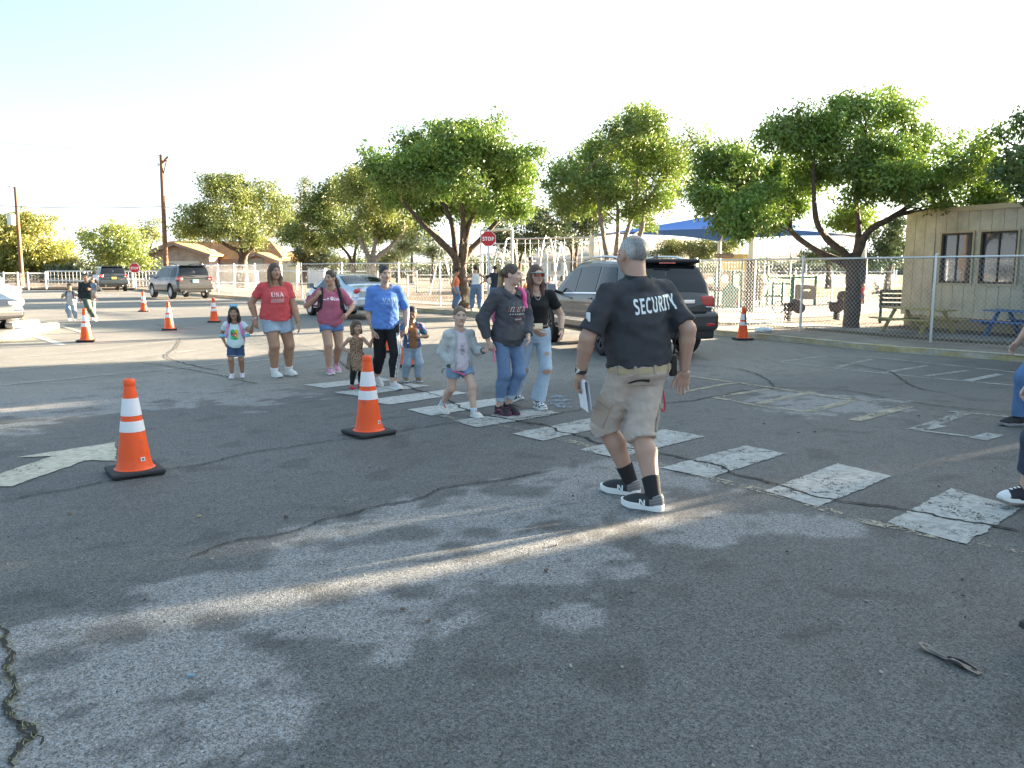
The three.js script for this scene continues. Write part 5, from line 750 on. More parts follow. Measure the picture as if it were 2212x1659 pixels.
{ // goal frame and basketball board far across the field
  const o0 = A(1706, 600, 62).setY(GY), o = thing('basketball_hoop', 'distant basketball backboard on a pole across the field', 'basketball hoop', o0); part(o, 'pole', cyl(.06, .06, 2.6, [0, 1.3, 0]), mSteel); part(o, 'backboard', merge([box(1.7, .06, .06, [-.05, 3.15, 0]), box(1.7, .06, .06, [-.05, 2.35, 0]), box(.06, .8, .06, [-.9, 2.75, 0]), box(.06, .8, .06, [.8, 2.75, 0]), box(.06, .8, .06, [-.05, 2.75, 0])]), mSteel); part(o, 'rim', tf(new THREE.TorusGeometry(.22, .02, 6, 20), [0, 2.45, .3], [1.57, 0, 0]), mLampOrange);
}
// ---------------------------------------------------------------- small things on the ground
{
  const a = G(1985, 1398), b = G(2118, 1460), d = b.clone().sub(a), len = d.length(), o = thing('metal_strap', 'bent perforated grey metal strap lying on the asphalt', 'metal strap', a.clone().lerp(b, .5).setY(.006), Math.atan2(-d.z, d.x));
  const hole = (x) => { const q = []; for (let i = 16; i > 0; i--) q.push([x + Math.cos(i / 16 * 6.283) * .012, Math.sin(i / 16 * 6.283) * .009]); return q; }; const s = new THREE.Shape(); const H = .02, N = 40, up = [], dn = []; for (let i = 0; i <= N; i++) { const x = lerp(-len / 2, len / 2, i / N), w = H * (1 + .25 * Math.cos(x / len * 6.283 * 3)); up.push([x, w]); dn.unshift([x, -w]); }
  const g = extrude(up.concat(dn), .003, 0, [hole(-len * .4), hole(0), hole(len * .4)]); g.rotateX(-Math.PI / 2); const P = g.attributes.position; for (let i = 0; i < P.count; i++) P.setY(i, P.getY(i) + .012 * (1 + Math.sin(P.getX(i) / len * 9)) * .6); g.computeVertexNormals(); part(o, 'strap', toCreasedNormals(g, .6), M([.13, .12, .11], .45, { metal: .5 }));
  const bits = [[925, 1345, .014, [.12, .07, .04]], [1180, 1235, .02, [.1, .06, .04]], [1320, 1215, .012, [.06, .05, .04]], [870, 1320, .016, [.12, .06, .04]], [1700, 1195, .014, [.03, .03, .03]], [2080, 1290, .012, [.03, .03, .03]], [150, 1112, .02, [.16, .09, .05]], [430, 1118, .018, [.3, .25, .12]], [618, 1120, .022, [.05, .04, .03]], [1760, 935, .02, [.04, .03, .03]], [1725, 937, .018, [.12, .04, .03]], [1985, 900, .02, [.03, .02, .02]], [1650, 917, .02, [.14, .04, .03]]];
  bits.forEach(([u, v, r, c], i) => { setSeed(3000 + i); const gg = new THREE.IcosahedronGeometry(r * .62, 1), Q = gg.attributes.position; for (let k = 0; k < Q.count; k++) { const s = 1 + .5 * noise(Q.getX(k) * 90 + i * 9, Q.getY(k) * 90, Q.getZ(k) * 90); Q.setXYZ(k, Q.getX(k) * s * 1.4, Q.getY(k) * s * .35 + r * .3, Q.getZ(k) * s); } gg.computeVertexNormals(); const m = part(scene, numbered('dry_leaf'), gg, M(c, .9)); m.position.copy(G(u, v)).setY(.006); m.rotation.y = i; tag(m, 'small dry leaf or crumb lying on the asphalt', 'leaf', 'bits of litter on the asphalt'); });
  const bl = part(scene, 'bottle_cap', rbox(.026, .006, .016, .003, [0, .004, 0]), M([.1, .24, .36], .5)); bl.position.copy(G(413, 1464)).setY(.006); tag(bl, 'tiny flat blue plastic piece on the worn pale asphalt', 'litter');
  const bag = thing('plastic_bag', 'crumpled clear plastic litter at the fence bottom near the cone', 'litter', A(1655, 600, 18.9).setY(CURBH)); const bg = new THREE.IcosahedronGeometry(.14, 3), Q = bg.attributes.position; for (let k = 0; k < Q.count; k++) { const s = 1 + .5 * fbm(Q.getX(k) * 12, Q.getY(k) * 12, Q.getZ(k) * 12, 2); Q.setXYZ(k, Q.getX(k) * s * 1.5, Math.max(0, Q.getY(k) * s * .5 + .05), Q.getZ(k) * s); } bg.computeVertexNormals(); part(bag, 'film', bg, M([.75, .77, .8], .3));
  setSeed(88); const lv = new THREE.InstancedMesh(leafSpray(1, .01, .05, 0, 9), M([.3, .2, .09], .9, { side: THREE.DoubleSide }), 2600); lv.name = 'leaf_litter'; lv.userData.kind = 'stuff'; tag(lv, 'fallen dry leaves gathered along the fence bottom', 'leaves'); for (let i = 0; i < 2600; i++) { const k = rnd() * rnd() * 50, q = KERB[Math.floor(k)], w = KERB[Math.floor(k) + 1], t = rnd(), dx = w[0] - q[0], dz = w[1] - q[1], l = Math.hypot(dx, dz), off = rr(1.6, 2.7); tmpQ.setFromEuler(tmpE.set(rr(-1.2, 1.2), rnd() * 6, rr(-.6, .6))); const s = rr(.6, 1.3); tmpM.compose(V(lerp(q[0], w[0], t) - dz / l * off, CURBH + .012, lerp(q[1], w[1], t) + dx / l * off), tmpQ, V(s, s, s)); lv.setMatrixAt(i, tmpM); } scene.add(lv);
}
// ---------------------------------------------------------------- people: bodies meshed from distance fields
function surfaceNets(f, lo, hi, cell, colorFn) {
  const nx = Math.ceil((hi.x - lo.x) / cell) + 2, ny = Math.ceil((hi.y - lo.y) / cell) + 2, nz = Math.ceil((hi.z - lo.z) / cell) + 2, v = new Float32Array(nx * ny * nz), B = 4, hd = cell * B * .87 * 1.35 + cell;
  const id = (i, j, k) => (k * ny + j) * nx + i;
  for (let k = 0; k < nz; k += B) for (let j = 0; j < ny; j += B) for (let i = 0; i < nx; i += B) {
    const c = f(lo.x + (i + 1.5) * cell, lo.y + (j + 1.5) * cell, lo.z + (k + 1.5) * cell), skip = Math.abs(c) > hd;
    for (let c2 = k; c2 < Math.min(k + B, nz); c2++) for (let b = j; b < Math.min(j + B, ny); b++) for (let a = i; a < Math.min(i + B, nx); a++) v[id(a, b, c2)] = skip ? c : f(lo.x + a * cell, lo.y + b * cell, lo.z + c2 * cell);
  }
  const P = [], I = [], vi = new Int32Array(nx * ny * nz).fill(-1);
  for (let k = 0; k < nz - 1; k++) for (let j = 0; j < ny - 1; j++) for (let i = 0; i < nx - 1; i++) {
    const q = [v[id(i, j, k)], v[id(i + 1, j, k)], v[id(i, j + 1, k)], v[id(i + 1, j + 1, k)], v[id(i, j, k + 1)], v[id(i + 1, j, k + 1)], v[id(i, j + 1, k + 1)], v[id(i + 1, j + 1, k + 1)]];
    let m = 0; for (let t = 0; t < 8; t++) if (q[t] < 0) m |= 1 << t; if (m === 0 || m === 255) continue;
    let x = 0, y = 0, z = 0, n = 0;
    for (let a = 0; a < 8; a++) for (let b = 0; b < 3; b++) { const c = a | (1 << b); if (c === a) continue; if ((q[a] < 0) !== (q[c] < 0)) { const t = q[a] / (q[a] - q[c]); x += (a & 1) + (b === 0 ? t : 0); y += (a >> 1 & 1) + (b === 1 ? t : 0); z += (a >> 2 & 1) + (b === 2 ? t : 0); n++; } }
    vi[id(i, j, k)] = P.length / 3; P.push(lo.x + (i + x / n) * cell, lo.y + (j + y / n) * cell, lo.z + (k + z / n) * cell);
  }
  const quad = (a, b, c, d, flip) => { if (a < 0 || b < 0 || c < 0 || d < 0) return; flip ? I.push(a, c, b, a, d, c) : I.push(a, b, c, a, c, d); };
  for (let k = 1; k < nz - 1; k++) for (let j = 1; j < ny - 1; j++) for (let i = 1; i < nx - 1; i++) {
    const s = v[id(i, j, k)] < 0;
    if (s !== (v[id(i + 1, j, k)] < 0)) quad(vi[id(i, j - 1, k - 1)], vi[id(i, j, k - 1)], vi[id(i, j, k)], vi[id(i, j - 1, k)], !s);
    if (s !== (v[id(i, j + 1, k)] < 0)) quad(vi[id(i - 1, j, k - 1)], vi[id(i - 1, j, k)], vi[id(i, j, k)], vi[id(i, j, k - 1)], !s);
    if (s !== (v[id(i, j, k + 1)] < 0)) quad(vi[id(i - 1, j - 1, k)], vi[id(i, j - 1, k)], vi[id(i, j, k)], vi[id(i - 1, j, k)], !s);
  }
  const g = new THREE.BufferGeometry(); g.setAttribute('position', new THREE.Float32BufferAttribute(P, 3)); g.setIndex(I); g.computeVertexNormals();
  if (colorFn) { const C = new Float32Array(P.length); for (let i = 0; i < P.length; i += 3) { const c = colorFn(P[i], P[i + 1], P[i + 2]); C[i] = c[0]; C[i + 1] = c[1]; C[i + 2] = c[2]; } g.setAttribute('color', new THREE.BufferAttribute(C, 3)); }
  return g;
}
const smin = (a, b, k) => { const h = Math.max(k - Math.abs(a - b), 0) / k; return Math.min(a, b) - h * h * k * .25; };
const smax = (a, b, k) => -smin(-a, -b, k);
function cap(a, b, ra, rb) {
  const ax = a.x, ay = a.y, az = a.z, bx = b.x - ax, by = b.y - ay, bz = b.z - az, l2 = bx * bx + by * by + bz * bz + 1e-9;
  return (x, y, z) => { const px = x - ax, py = y - ay, pz = z - az; let t = (px * bx + py * by + pz * bz) / l2; t = t < 0 ? 0 : t > 1 ? 1 : t; const dx = px - bx * t, dy = py - by * t, dz = pz - bz * t; return Math.sqrt(dx * dx + dy * dy + dz * dz) - (ra + (rb - ra) * t); };
}
function ell(cx, cy, cz, rx, ry, rz) {
  return (x, y, z) => { const a = (x - cx) / rx, b = (y - cy) / ry, c = (z - cz) / rz, k0 = Math.sqrt(a * a + b * b + c * c), d = (x - cx) / rx / rx, e = (y - cy) / ry / ry, f = (z - cz) / rz / rz, k1 = Math.sqrt(d * d + e * e + f * f); return k1 < 1e-6 ? -Math.min(rx, ry, rz) : k0 * (k0 - 1) / k1; };
}
const rboxF = (cx, cy, cz, hx, hy, hz, r) => (x, y, z) => { const a = Math.abs(x - cx) - hx + r, b = Math.abs(y - cy) - hy + r, c = Math.abs(z - cz) - hz + r, o = Math.hypot(Math.max(a, 0), Math.max(b, 0), Math.max(c, 0)); return o + Math.min(Math.max(a, b, c), 0) - r; };
function ik(a, t, l1, l2, pole) {
  const d = t.clone().sub(a); let L = d.length(); const mx = (l1 + l2) * .998; if (L > mx) { d.multiplyScalar(mx / L); L = mx; } const n = d.clone().normalize(), x = (L * L + l1 * l1 - l2 * l2) / (2 * L), h = Math.sqrt(Math.max(0, l1 * l1 - x * x)), p = pole.clone().addScaledVector(n, -pole.dot(n)).normalize();
  return { mid: a.clone().addScaledVector(n, x).addScaledVector(p, h), end: a.clone().add(d) };
}
const mSkin = VC(.55, { sheen: .2, sheenRoughness: .5 }), mHair = VC(.5), mClothV = VC(.92), mDenim = VC(.95), mShoeV = VC(.7), mSole = M([.8, .8, .79], .7);
const jitter = (c, a, x, y, z, f = 40) => { const n = 1 + a * noise(x * f, y * f, z * f); return [c[0] * n, c[1] * n, c[2] * n]; };
function handGeo(hs, curl, skin, cell) {           // axes: x along the fingers, y towards the thumb, z out of the palm
  const P = [], wr = cap(V(-.03, 0, 0), V(.02, 0, 0), .021, .023), palm = rboxF(.05, 0, 0, .046, .039, .0145, .013); const F = [];
  const chain = (b, d, ls, rs, cu, ax) => { let p = b.clone(), q = d.clone(); const fs = []; ls.forEach((l, i) => { q = q.clone().applyAxisAngle(ax, -cu * (i ? 1 : .8)); const e = p.clone().addScaledVector(q, l); fs.push(cap(p, e, rs - i * .0008, rs - (i + 1) * .0008)); p = e; }); return (x, y, z) => Math.min(fs[0](x, y, z), fs[1](x, y, z), fs[2] ? fs[2](x, y, z) : 9); };
  [[.03, .076, .088], [.0105, .084, .093], [-.0095, .078, .09], [-.029, .06, .082]].forEach(([y, l, x], i) => F.push(chain(V(x - .006, y, 0), V(1, y * 1.2, 0).normalize(), [l * .46, l * .3, l * .24], i === 3 ? .0082 : .0094, curl * (1 + i * .1), V(0, 1, 0))));
  F.push(chain(V(.022, .03, .006), V(.72, .62, .32).normalize(), [.04, .032, .026], .0108, curl * .45, V(0, .3, -1).normalize().negate()));
  const f = (x, y, z) => { x /= hs; y /= hs; z /= hs; let d = smin(palm(x, y, z), wr(x, y, z), .02), e = 9; for (let i = 0; i < 5; i++) e = Math.min(e, F[i](x, y, z)); return smin(d, e, .008) * hs; };
  return surfaceNets(f, V(-.06 * hs, -.06 * hs, -.06 * hs), V(.2 * hs, .11 * hs, .1 * hs), cell, (x, y, z) => jitter(skin, .12, x, y, z, 60));
}
function headGeo(s, S, cell) {
  const sk = S.skin, w = S.faceW ?? 1;
  const cr = ell(0, .026, -.014, .074 * w, .088, .094), fc = ell(0, -.022, .022, .06 * w, .086, .07), jaw = ell(0, -.078, .038, .043 * w, .034, .044), ch = [-1, 1].map((q) => ell(q * .034 * w, -.026, .06, .026, .024, .026)), nose = cap(V(0, .012, .086), V(0, -.026, .104), .0075, .0125), al = [-1, 1].map((q) => ell(q * .0125, -.03, .094, .009, .008, .011)), brow = cap(V(-.034, .026, .076), V(.034, .026, .076), .012, .012), sock = [-1, 1].map((q) => ell(q * .031 * w, .006, .101, .019, .0125, .016)), eye = [-1, 1].map((q) => ell(q * .031 * w, .005, .0775, .0135, .0125, .0125)), lip = cap(V(-.019, -.0565, .0835), V(.019, -.0565, .0835), .0068, .0068), lip2 = ell(0, -.0565, .089, .015, .0105, .008), chin = ell(0, -.1, .07, .02, .016, .018), ear = [-1, 1].map((q) => ell(q * .077 * w, -.004, -.008, .011, .031, .019)), neck = cap(V(0, -.06, -.03), V(0, -.2, -.04), .052 * (S.neckW ?? 1), .056 * (S.neckW ?? 1));
  const f = (x, y, z) => { x /= s; y /= s; z /= s; let d = smin(cr(x, y, z), fc(x, y, z), .035); d = smin(d, jaw(x, y, z), .03); for (const c of ch) d = smin(d, c(x, y, z), .03); d = smin(d, chin(x, y, z), .02); d = smin(d, brow(x, y, z), .02); for (const c of sock) d = smax(d, -c(x, y, z), .012); d = smin(d, nose(x, y, z), .012); for (const c of al) d = smin(d, c(x, y, z), .007); d = smin(d, lip(x, y, z), .008); d = smin(d, lip2(x, y, z), .007); for (const c of eye) d = Math.min(d, c(x, y, z)); for (const c of ear) d = smin(d, c(x, y, z), .008); return smin(d, neck(x, y, z), .025) * s; };
  const hc = S.hair?.color ?? [.03, .02, .015];
  const col = (X, Y, Z) => { const x = X / s, y = Y / s, z = Z / s, ax = Math.abs(x) / w; let c = jitter(sk, .1, x, y, z, 30);
    if (z > .05) { const ex = ax - .031, ey = y - .0045, eyeR = Math.hypot(ex, ey * 1.75);
      if (eyeR < .0135 && z > .068) c = Math.hypot(ex, ey) < .0068 ? [.025, .015, .012] : [.55, .5, .46]; else if (Math.abs(y - .0105 - (.006 - ex * ex * 18)) < .0028 && Math.abs(ex) < .016) c = [sk[0] * .25, sk[1] * .22, sk[2] * .22];
      if (Math.abs(y - (.0285 - Math.abs(ex) * .18)) < .0052 && ax > .011 && ax < .05) c = [lerp(sk[0], hc[0], .75), lerp(sk[1], hc[1], .75), lerp(sk[2], hc[2], .75)];
      if (Math.abs(y + .0565) < .0105 * (1 - Math.pow(ax / .03, 2)) && ax < .027) c = Math.abs(y + .0565) < .0018 ? [sk[0] * .3, sk[1] * .2, sk[2] * .2] : [sk[0] * .85, sk[1] * .58, sk[2] * .6];
      if (ax < .012 && ax > .003 && Math.abs(y + .0385) < .004 && z > .09) c = [sk[0] * .4, sk[1] * .35, sk[2] * .35]; }
    return c; };
  return surfaceNets(f, V(-.1 * s, -.19 * s, -.13 * s), V(.1 * s, .13 * s, .135 * s), cell, col);
}
function hairGeo(s, Hh, cell) {
  const w = 1, st = Hh.style, th = Hh.thick ?? .012, cr = ell(0, .03, -.017, .074 + th, .088 + th, .094 + th), face = ell(0, Hh.line ?? (st === 'pony' || st === 'bun' || st === 'short' ? -.03 : -.036), .1, .07, .104, .075), ears = [-1, 1].map((q) => ell(q * .09, -.02, .012, .028, .04, .03)), add = [];
  let low = -.075;
  const c3 = (a, b, r0, r1) => add.push(cap(V(...a), V(...b), r0, r1));
  if (st === 'long') { low = -.1; for (const q of [-1, 1]) { c3([q * .066, .02, -.01], [q * .083, -.1, -.005], .03, .032); c3([q * .083, -.1, -.005], [q * (Hh.spread ?? .1), -.1 - Hh.len, Hh.front ?? .02], .034, .016); c3([q * .04, .0, -.07], [q * .06, -.1 - Hh.len * .8, -.07], .05, .03); } c3([0, 0, -.08], [0, -.1 - Hh.len * .8, -.085], .05, .04); }
  if (st === 'bob') { low = -.09; for (const q of [-1, 1]) { c3([q * .07, .02, -.01], [q * .083, -.1, .0], .03, .03); c3([q * .045, .0, -.06], [q * .055, -.12, -.055], .05, .036); } c3([0, 0, -.075], [0, -.13, -.075], .055, .04); }
  if (st === 'pony') { const p = Hh.tail ?? [.0, -.02, -.15], e = Hh.tip ?? [.0, -.24, -.14]; c3([0, .05, -.1], p, .03, .026); c3(p, [lerp(p[0], e[0], .5), lerp(p[1], e[1], .5), lerp(p[2], e[2], .5) - .015], .03, .032); c3([lerp(p[0], e[0], .5), lerp(p[1], e[1], .5), lerp(p[2], e[2], .5) - .015], e, .03, .01); }
  if (st === 'bun') add.push(ell(...(Hh.bun ?? [.02, .105, -.075]), .042, .036, .04));
  const back = Hh.nape ?? -.09;
  const f = (X, Y, Z) => { const x = X / s, y = Y / s, z = Z / s; let d = cr(x, y, z); d = smax(d, -face(x, y, z), .012); if (st !== 'long' && st !== 'bob') { for (const e of ears) d = smax(d, -e(x, y, z), .01); d = smax(d, -(y - lerp(back, -.01, smooth(-.06, .03, z))), .012); } for (const a of add) d = smin(d, Math.max(a(x, y, z), -face(x, y, z) * .9), .02); const st2 = Hh.short ? .0012 : .003; return (d + st2 * noise(x * 130, y * 16, z * 130) + st2 * noise(x * 55 + 3, y * 9, z * 55)) * s; };
  const L = .1 + (Hh.len ?? .06) + .06;
  return surfaceNets(f, V(-.17 * s, -Math.max(.2, L + .03) * s - (Hh.tip ? .12 * s : 0), -.22 * s), V(.17 * s, .16 * s, .13 * s), cell, (X, Y, Z) => { const x = X / s, y = Y / s, z = Z / s, n = 1 + .5 * noise(x * 120, y * 14, z * 120); let c = Hh.color; if (Hh.tip2) { const t = smooth(-.02, -.22, y); c = [0, 1, 2].map((i) => lerp(Hh.color[i], Hh.tip2[i], t)); } if (Hh.fn) c = Hh.fn(x, y, z); return [c[0] * n, c[1] * n, c[2] * n]; });
}
const FOOTPRINT = [[.0, -.058], [.026, -.05], [.035, -.02], [.034, .03], [.04, .08], [.047, .12], [.044, .16], [.03, .19], [.008, .202], [-.014, .198], [-.03, .18], [-.038, .14], [-.036, .09], [-.03, .03], [-.033, -.02], [-.026, -.05]];
function shoeGeos(s, left, o, cell) {
  const mx = left ? -1 : 1, outline = new THREE.CatmullRomCurve3(FOOTPRINT.map(([x, z]) => V(x * mx * s * (o.wide ?? 1.04), 0, z * s)), true).getPoints(40), sh = (o.sole ?? .026) * s;
  const sole = extrude((mx > 0 ? outline : outline.reverse()).map((p) => [p.x, -p.z]).reverse(), sh * .8, sh * .1); sole.rotateX(-Math.PI / 2); sole.translate(0, sh * .1, 0); { const P = sole.attributes.position; for (let i = 0; i < P.count; i++) { const z = P.getZ(i) / s; P.setY(i, P.getY(i) + .016 * s * Math.pow(Math.max(0, (z - .12) / .08), 2) * (P.getY(i) > sh * .5 ? .6 : 1)); } sole.computeVertexNormals(); }
  const heel = ell(0, .05, -.016, .038, .06, .045), mid = ell(mx * .002, .042, .06, .041, .052 * (o.high ? 1.2 : o.low ? .8 : 1), .09), toe = ell(mx * .004, .03, .142, .0445, .038, .06), col = cap(V(0, .07, -.004), V(0, o.high ? .13 : .085, -.008), .041, .041), tongue = cap(V(0, .07, .05), V(0, o.high ? .125 : .1, .025), .02, .018);
  const f = (X, Y, Z) => { const x = X / s, y = Y / s, z = Z / s; let d = smin(smin(heel(x, y, z), mid(x, y, z), .03), toe(x, y, z), .035); d = smin(d, col(x, y, z), .02); d = o.low ? smax(d, y - .062 - .02 * smooth(.0, -.05, z) + .03 * smooth(0, .05, z) * (1 - smooth(.09, .11, z)), .008) : smin(smax(d, y - (o.high ? .135 : .09) - .012 * smooth(.0, -.05, z), .006), tongue(x, y, z), .015); return smax(d, -(y - (o.sole ?? .026) * .55), .006) * s; };
  return [surfaceNets(f, V(-.07 * s, 0, -.08 * s), V(.07 * s, .17 * s, .22 * s), cell, (X, Y, Z) => (o.fn ? o.fn(X / s * mx, Y / s, Z / s) : null) ?? jitter(o.color, .12, X, Y, Z)), sole];
}
const deg = Math.PI / 180;
function person(label, S) {
  const H = S.H, c = S.child ?? 0, fem = S.male ? 0 : 1, cell = S.cell ?? .012, far = !!S.far;
  const gy = S.gy ?? 0, fp = S.feet.map(([u, v, dd]) => dd ? A(u, v, dd).setY(gy) : G(u, v, gy)), rootP = fp[0].clone().add(fp[1]).multiplyScalar(.5), yaw = S.yaw * deg;
  const root = thing('person', label, 'person', rootP, yaw, S.group), toL = (p) => p.clone().sub(rootP).applyAxisAngle(V(0, 1, 0), -yaw);
  const legF = lerp(.525, .455, c), T = lerp(.295, .28, c) * H, headH = (S.headK ?? 1) * lerp(.134, .188, c) * H, hs = headH / .235, fs = (S.foot ?? 1) * lerp(.153, .155, c) * H / .26, ankH = .08 * fs;
  // feet
  const foot = [0, 1].map((i) => { const p = toL(fp[i]), fy = (S.footYaw?.[i] ?? (i ? -6 : 6)) * deg, pit = (S.footPitch?.[i] ?? 0) * deg, m = new THREE.Matrix4().makeTranslation(p.x, (S.footLift?.[i] ?? 0) + .002, p.z).multiply(new THREE.Matrix4().makeRotationY(fy)).multiply(new THREE.Matrix4().makeTranslation(0, 0, -.07 * fs)); const bz = pit > 0 ? .14 * fs : -.04 * fs; m.multiply(new THREE.Matrix4().makeTranslation(0, 0, bz)).multiply(new THREE.Matrix4().makeRotationX(pit)).multiply(new THREE.Matrix4().makeTranslation(0, 0, -bz)); return { m, ankle: V(0, ankH, 0).applyMatrix4(m), fwd: V(Math.sin(fy), 0, Math.cos(fy)) }; });
  const legL = legF * H - ankH, th = legL * .505, sn = legL * .5, hipHalf = (S.hipHalf ?? lerp(.052, .046, c)) * H, hx = (S.hip?.[0] ?? 0), hz = (S.hip?.[1] ?? 0);
  let hipY = S.hipY ?? 9; if (!S.hipY) for (const i of [0, 1]) { const a = foot[i].ankle, r = Math.hypot(a.x - hx - (i ? -1 : 1) * hipHalf, a.z - hz); hipY = Math.min(hipY, a.y + Math.sqrt(Math.max(.01, (legL * (S.straight ?? .985)) ** 2 - r * r))); }
  const hipC = V(hx, hipY, hz), lf = (S.lean ?? 2) * deg, ls = (S.leanS ?? 0) * deg, tw = (S.twist ?? 0) * deg, up = V(Math.sin(ls), Math.cos(lf) * Math.cos(ls), Math.sin(lf)).normalize(), fwd = V(Math.sin(tw), 0, Math.cos(tw)).addScaledVector(up, -V(Math.sin(tw), 0, Math.cos(tw)).dot(up)).normalize(), right = up.clone().cross(fwd);   // 'right' is local +x: the person's left
  const at = (x, y, z) => hipC.clone().addScaledVector(right, x).addScaledVector(up, y).addScaledVector(fwd, z);
  const shH = (S.sh ?? lerp(fem ? .105 : .122, .108, c)) * H, sho = [1, -1].map((q) => at(q * shH, T * .925, -.004 * H)), ua = lerp(.172, .162, c) * H, fa = lerp(.148, .14, c) * H;
  const hips = [1, -1].map((q) => hipC.clone().add(V(q * hipHalf, 0, 0)));
  const leg = [0, 1].map((i) => ik(hips[i], foot[i].ankle, th, sn, foot[i].fwd.clone().add(V((i ? -1 : 1) * .08, 0, 0)))), knee = leg.map((l) => l.mid), ank = foot.map((f) => f.ankle);
  const handS = [S.handL, S.handR].map((h) => h ?? {}), arm = [0, 1].map((i) => { const h = handS[i], q = i ? -1 : 1; let t; if (h.px) t = toL(A(h.px[0], h.px[1], -rootP.z - (h.dz ?? 0))); else if (h.t) t = at(h.t[0] * H, h.t[1] * H, h.t[2] * H); else t = at(q * (shH + .035 * H), T - (ua + fa) * .965, .03 * H); const pole = h.pole ? V(...h.pole) : right.clone().multiplyScalar(q * .45).addScaledVector(fwd, -1).addScaledVector(up, -.15); return ik(sho[i], t, ua, fa, pole); });
  const K = S.torso ?? {}, R = [[-.17, .07, .065, -.006], [-.04, .092 * (K.hip ?? 1), .078 * (K.hipD ?? 1), -.01], [.1, .096 * (K.hip ?? 1), .074 * (K.hipD ?? 1), -.008], [.4, .078 * (K.waist ?? 1), .058 * (K.waistD ?? 1), .002 + (K.belly ?? 0)], [.68, .086 * (K.chest ?? 1), (fem && c < .3 ? .072 : .066) * (K.chestD ?? 1), fem && c < .3 ? .01 : .004], [.86, .084 * (K.chest ?? 1), .056 * (K.chestD ?? 1), -.002], [.97, .06 * (K.chest ?? 1), .044, -.008], [1.06, .036, .036, -.01]].map((r) => [r[0], r[1] * H * lerp(1, .96, c), r[2] * H, r[3] * H]);
  const hX = hipC.x, hY = hipC.y, hZ = hipC.z;
  const frame = (x, y, z) => { x -= hX; y -= hY; z -= hZ; return [x * right.x + y * right.y + z * right.z, (x * up.x + y * up.y + z * up.z) / T, x * fwd.x + y * fwd.y + z * fwd.z]; };
  const torso = (x, y, z, off = 0, loose = 0) => {
    const [fx, t, fz] = frame(x, y, z); let i = 0; const tc = clamp(t, R[0][0], R[R.length - 1][0]); while (i < R.length - 2 && tc > R[i + 1][0]) i++; const a = R[i], b = R[i + 1]; let s = (tc - a[0]) / (b[0] - a[0]); s = s * s * (3 - 2 * s) * .6 + s * .4; let w = lerp(a[1], b[1], s) + off, d = lerp(a[2], b[2], s) + off; const zo = lerp(a[3], b[3], s);
    if (loose) { const l = loose * smooth(.85, .25, t); w += l; d += l; }
    const ax = Math.abs(fx) / w, az = Math.abs(fz - zo) / d, k = Math.pow(Math.pow(ax, 2.15) + Math.pow(az, 2.15), 1 / 2.15), dd = (k - 1) * Math.min(w, d), dy = Math.max(0, (R[0][0] - t) * T, (t - R[R.length - 1][0]) * T); return dy > 0 ? Math.hypot(Math.max(dd, 0), dy) : dd;
  };
  const ak = (S.arm ?? 1) * H * lerp(1, .92, c), lk = (S.leg ?? 1) * H * lerp(1, .9, c), rArm = [.0295 * ak, .0265 * ak, .0255 * ak, .0165 * ak], rLeg = [.054 * lk, .039 * lk, .036 * lk, .0375 * lk, .0195 * lk];
  const upA = (i, o = 0, r2) => cap(sho[i], arm[i].mid, rArm[0] + o, (r2 ?? rArm[1]) + o), foA = (i, o = 0) => { const m = arm[i].mid.clone().lerp(arm[i].end, .28), f1 = cap(arm[i].mid, m, rArm[1] + o, rArm[2] * 1.06 + o), f2 = cap(m, arm[i].end, rArm[2] * 1.06 + o, rArm[3] + o); return (x, y, z) => smin(f1(x, y, z), f2(x, y, z), .01); };
  const thg = (i, o = 0, o2 = o) => cap(hips[i].clone().add(V(0, .01 * H, -.004 * H)), knee[i], rLeg[0] + o, rLeg[1] + o2), shn = (i, o = 0, o2 = o) => { const bk = foot[i].fwd.clone().multiplyScalar(-.012 * H), m = knee[i].clone().lerp(ank[i], .3).add(bk), f1 = cap(knee[i], m, rLeg[2] + o, rLeg[3] + o), f2 = cap(m, ank[i].clone().lerp(m, -.04), rLeg[3] + o, rLeg[4] + o2), f3 = cap(knee[i], ank[i], rLeg[2] * .85 + o, rLeg[4] + o2); return (x, y, z) => smin(smin(f1(x, y, z), f2(x, y, z), .02), f3(x, y, z), .02); };
  // skin: one continuous figure
  const neckB = at(0, T * .97, -.012 * H), headC = at(0, T, 0).add(V(0, 0, 0)).addScaledVector(up, (S.neck ?? lerp(.18, .242, c)) * H - .115 * hs).addScaledVector(fwd, .022 * H);
  const shT = S.top ? .014 : 0, shL = S.bottom && (S.bottom.end ?? 2) > 1.2 ? .012 : 0, sA = [upA(0), upA(1)], sF = [foA(0), foA(1)], sT = [thg(0, -shL), thg(1, -shL)], sS = [shn(0, -shL * .6, 0), shn(1, -shL * .6, 0)], nk = cap(neckB, headC.clone().addScaledVector(up, -.05 * hs).addScaledVector(fwd, -.03 * hs), .03 * H * (S.neckW ?? 1) * lerp(1, .95, c), .05 * hs * (S.neckW ?? 1));
  const trap = [0, 1].map((i) => cap(at(0, T * 1.0, -.014 * H), sho[i].clone().addScaledVector(up, -.006 * H), .034 * H * (S.neckW ?? 1), .03 * ak));
  const skinF = (x, y, z) => { let d = torso(x, y, z, -shT); d = smin(d, nk(x, y, z), .03); for (const q of trap) d = smin(d, q(x, y, z) + shT * .6, .02); for (const i of [0, 1]) { const a = sA[i](x, y, z), t = sT[i](x, y, z); d = smin(d, a, .03); d = smin(d, t, .03); } for (const i of [0, 1]) { d = smin(d, sF[i](x, y, z), .004); d = Math.min(d, smin(sA[i](x, y, z), sF[i](x, y, z), .015)); d = Math.min(d, smin(sT[i](x, y, z), sS[i](x, y, z), .02)); } return d; };
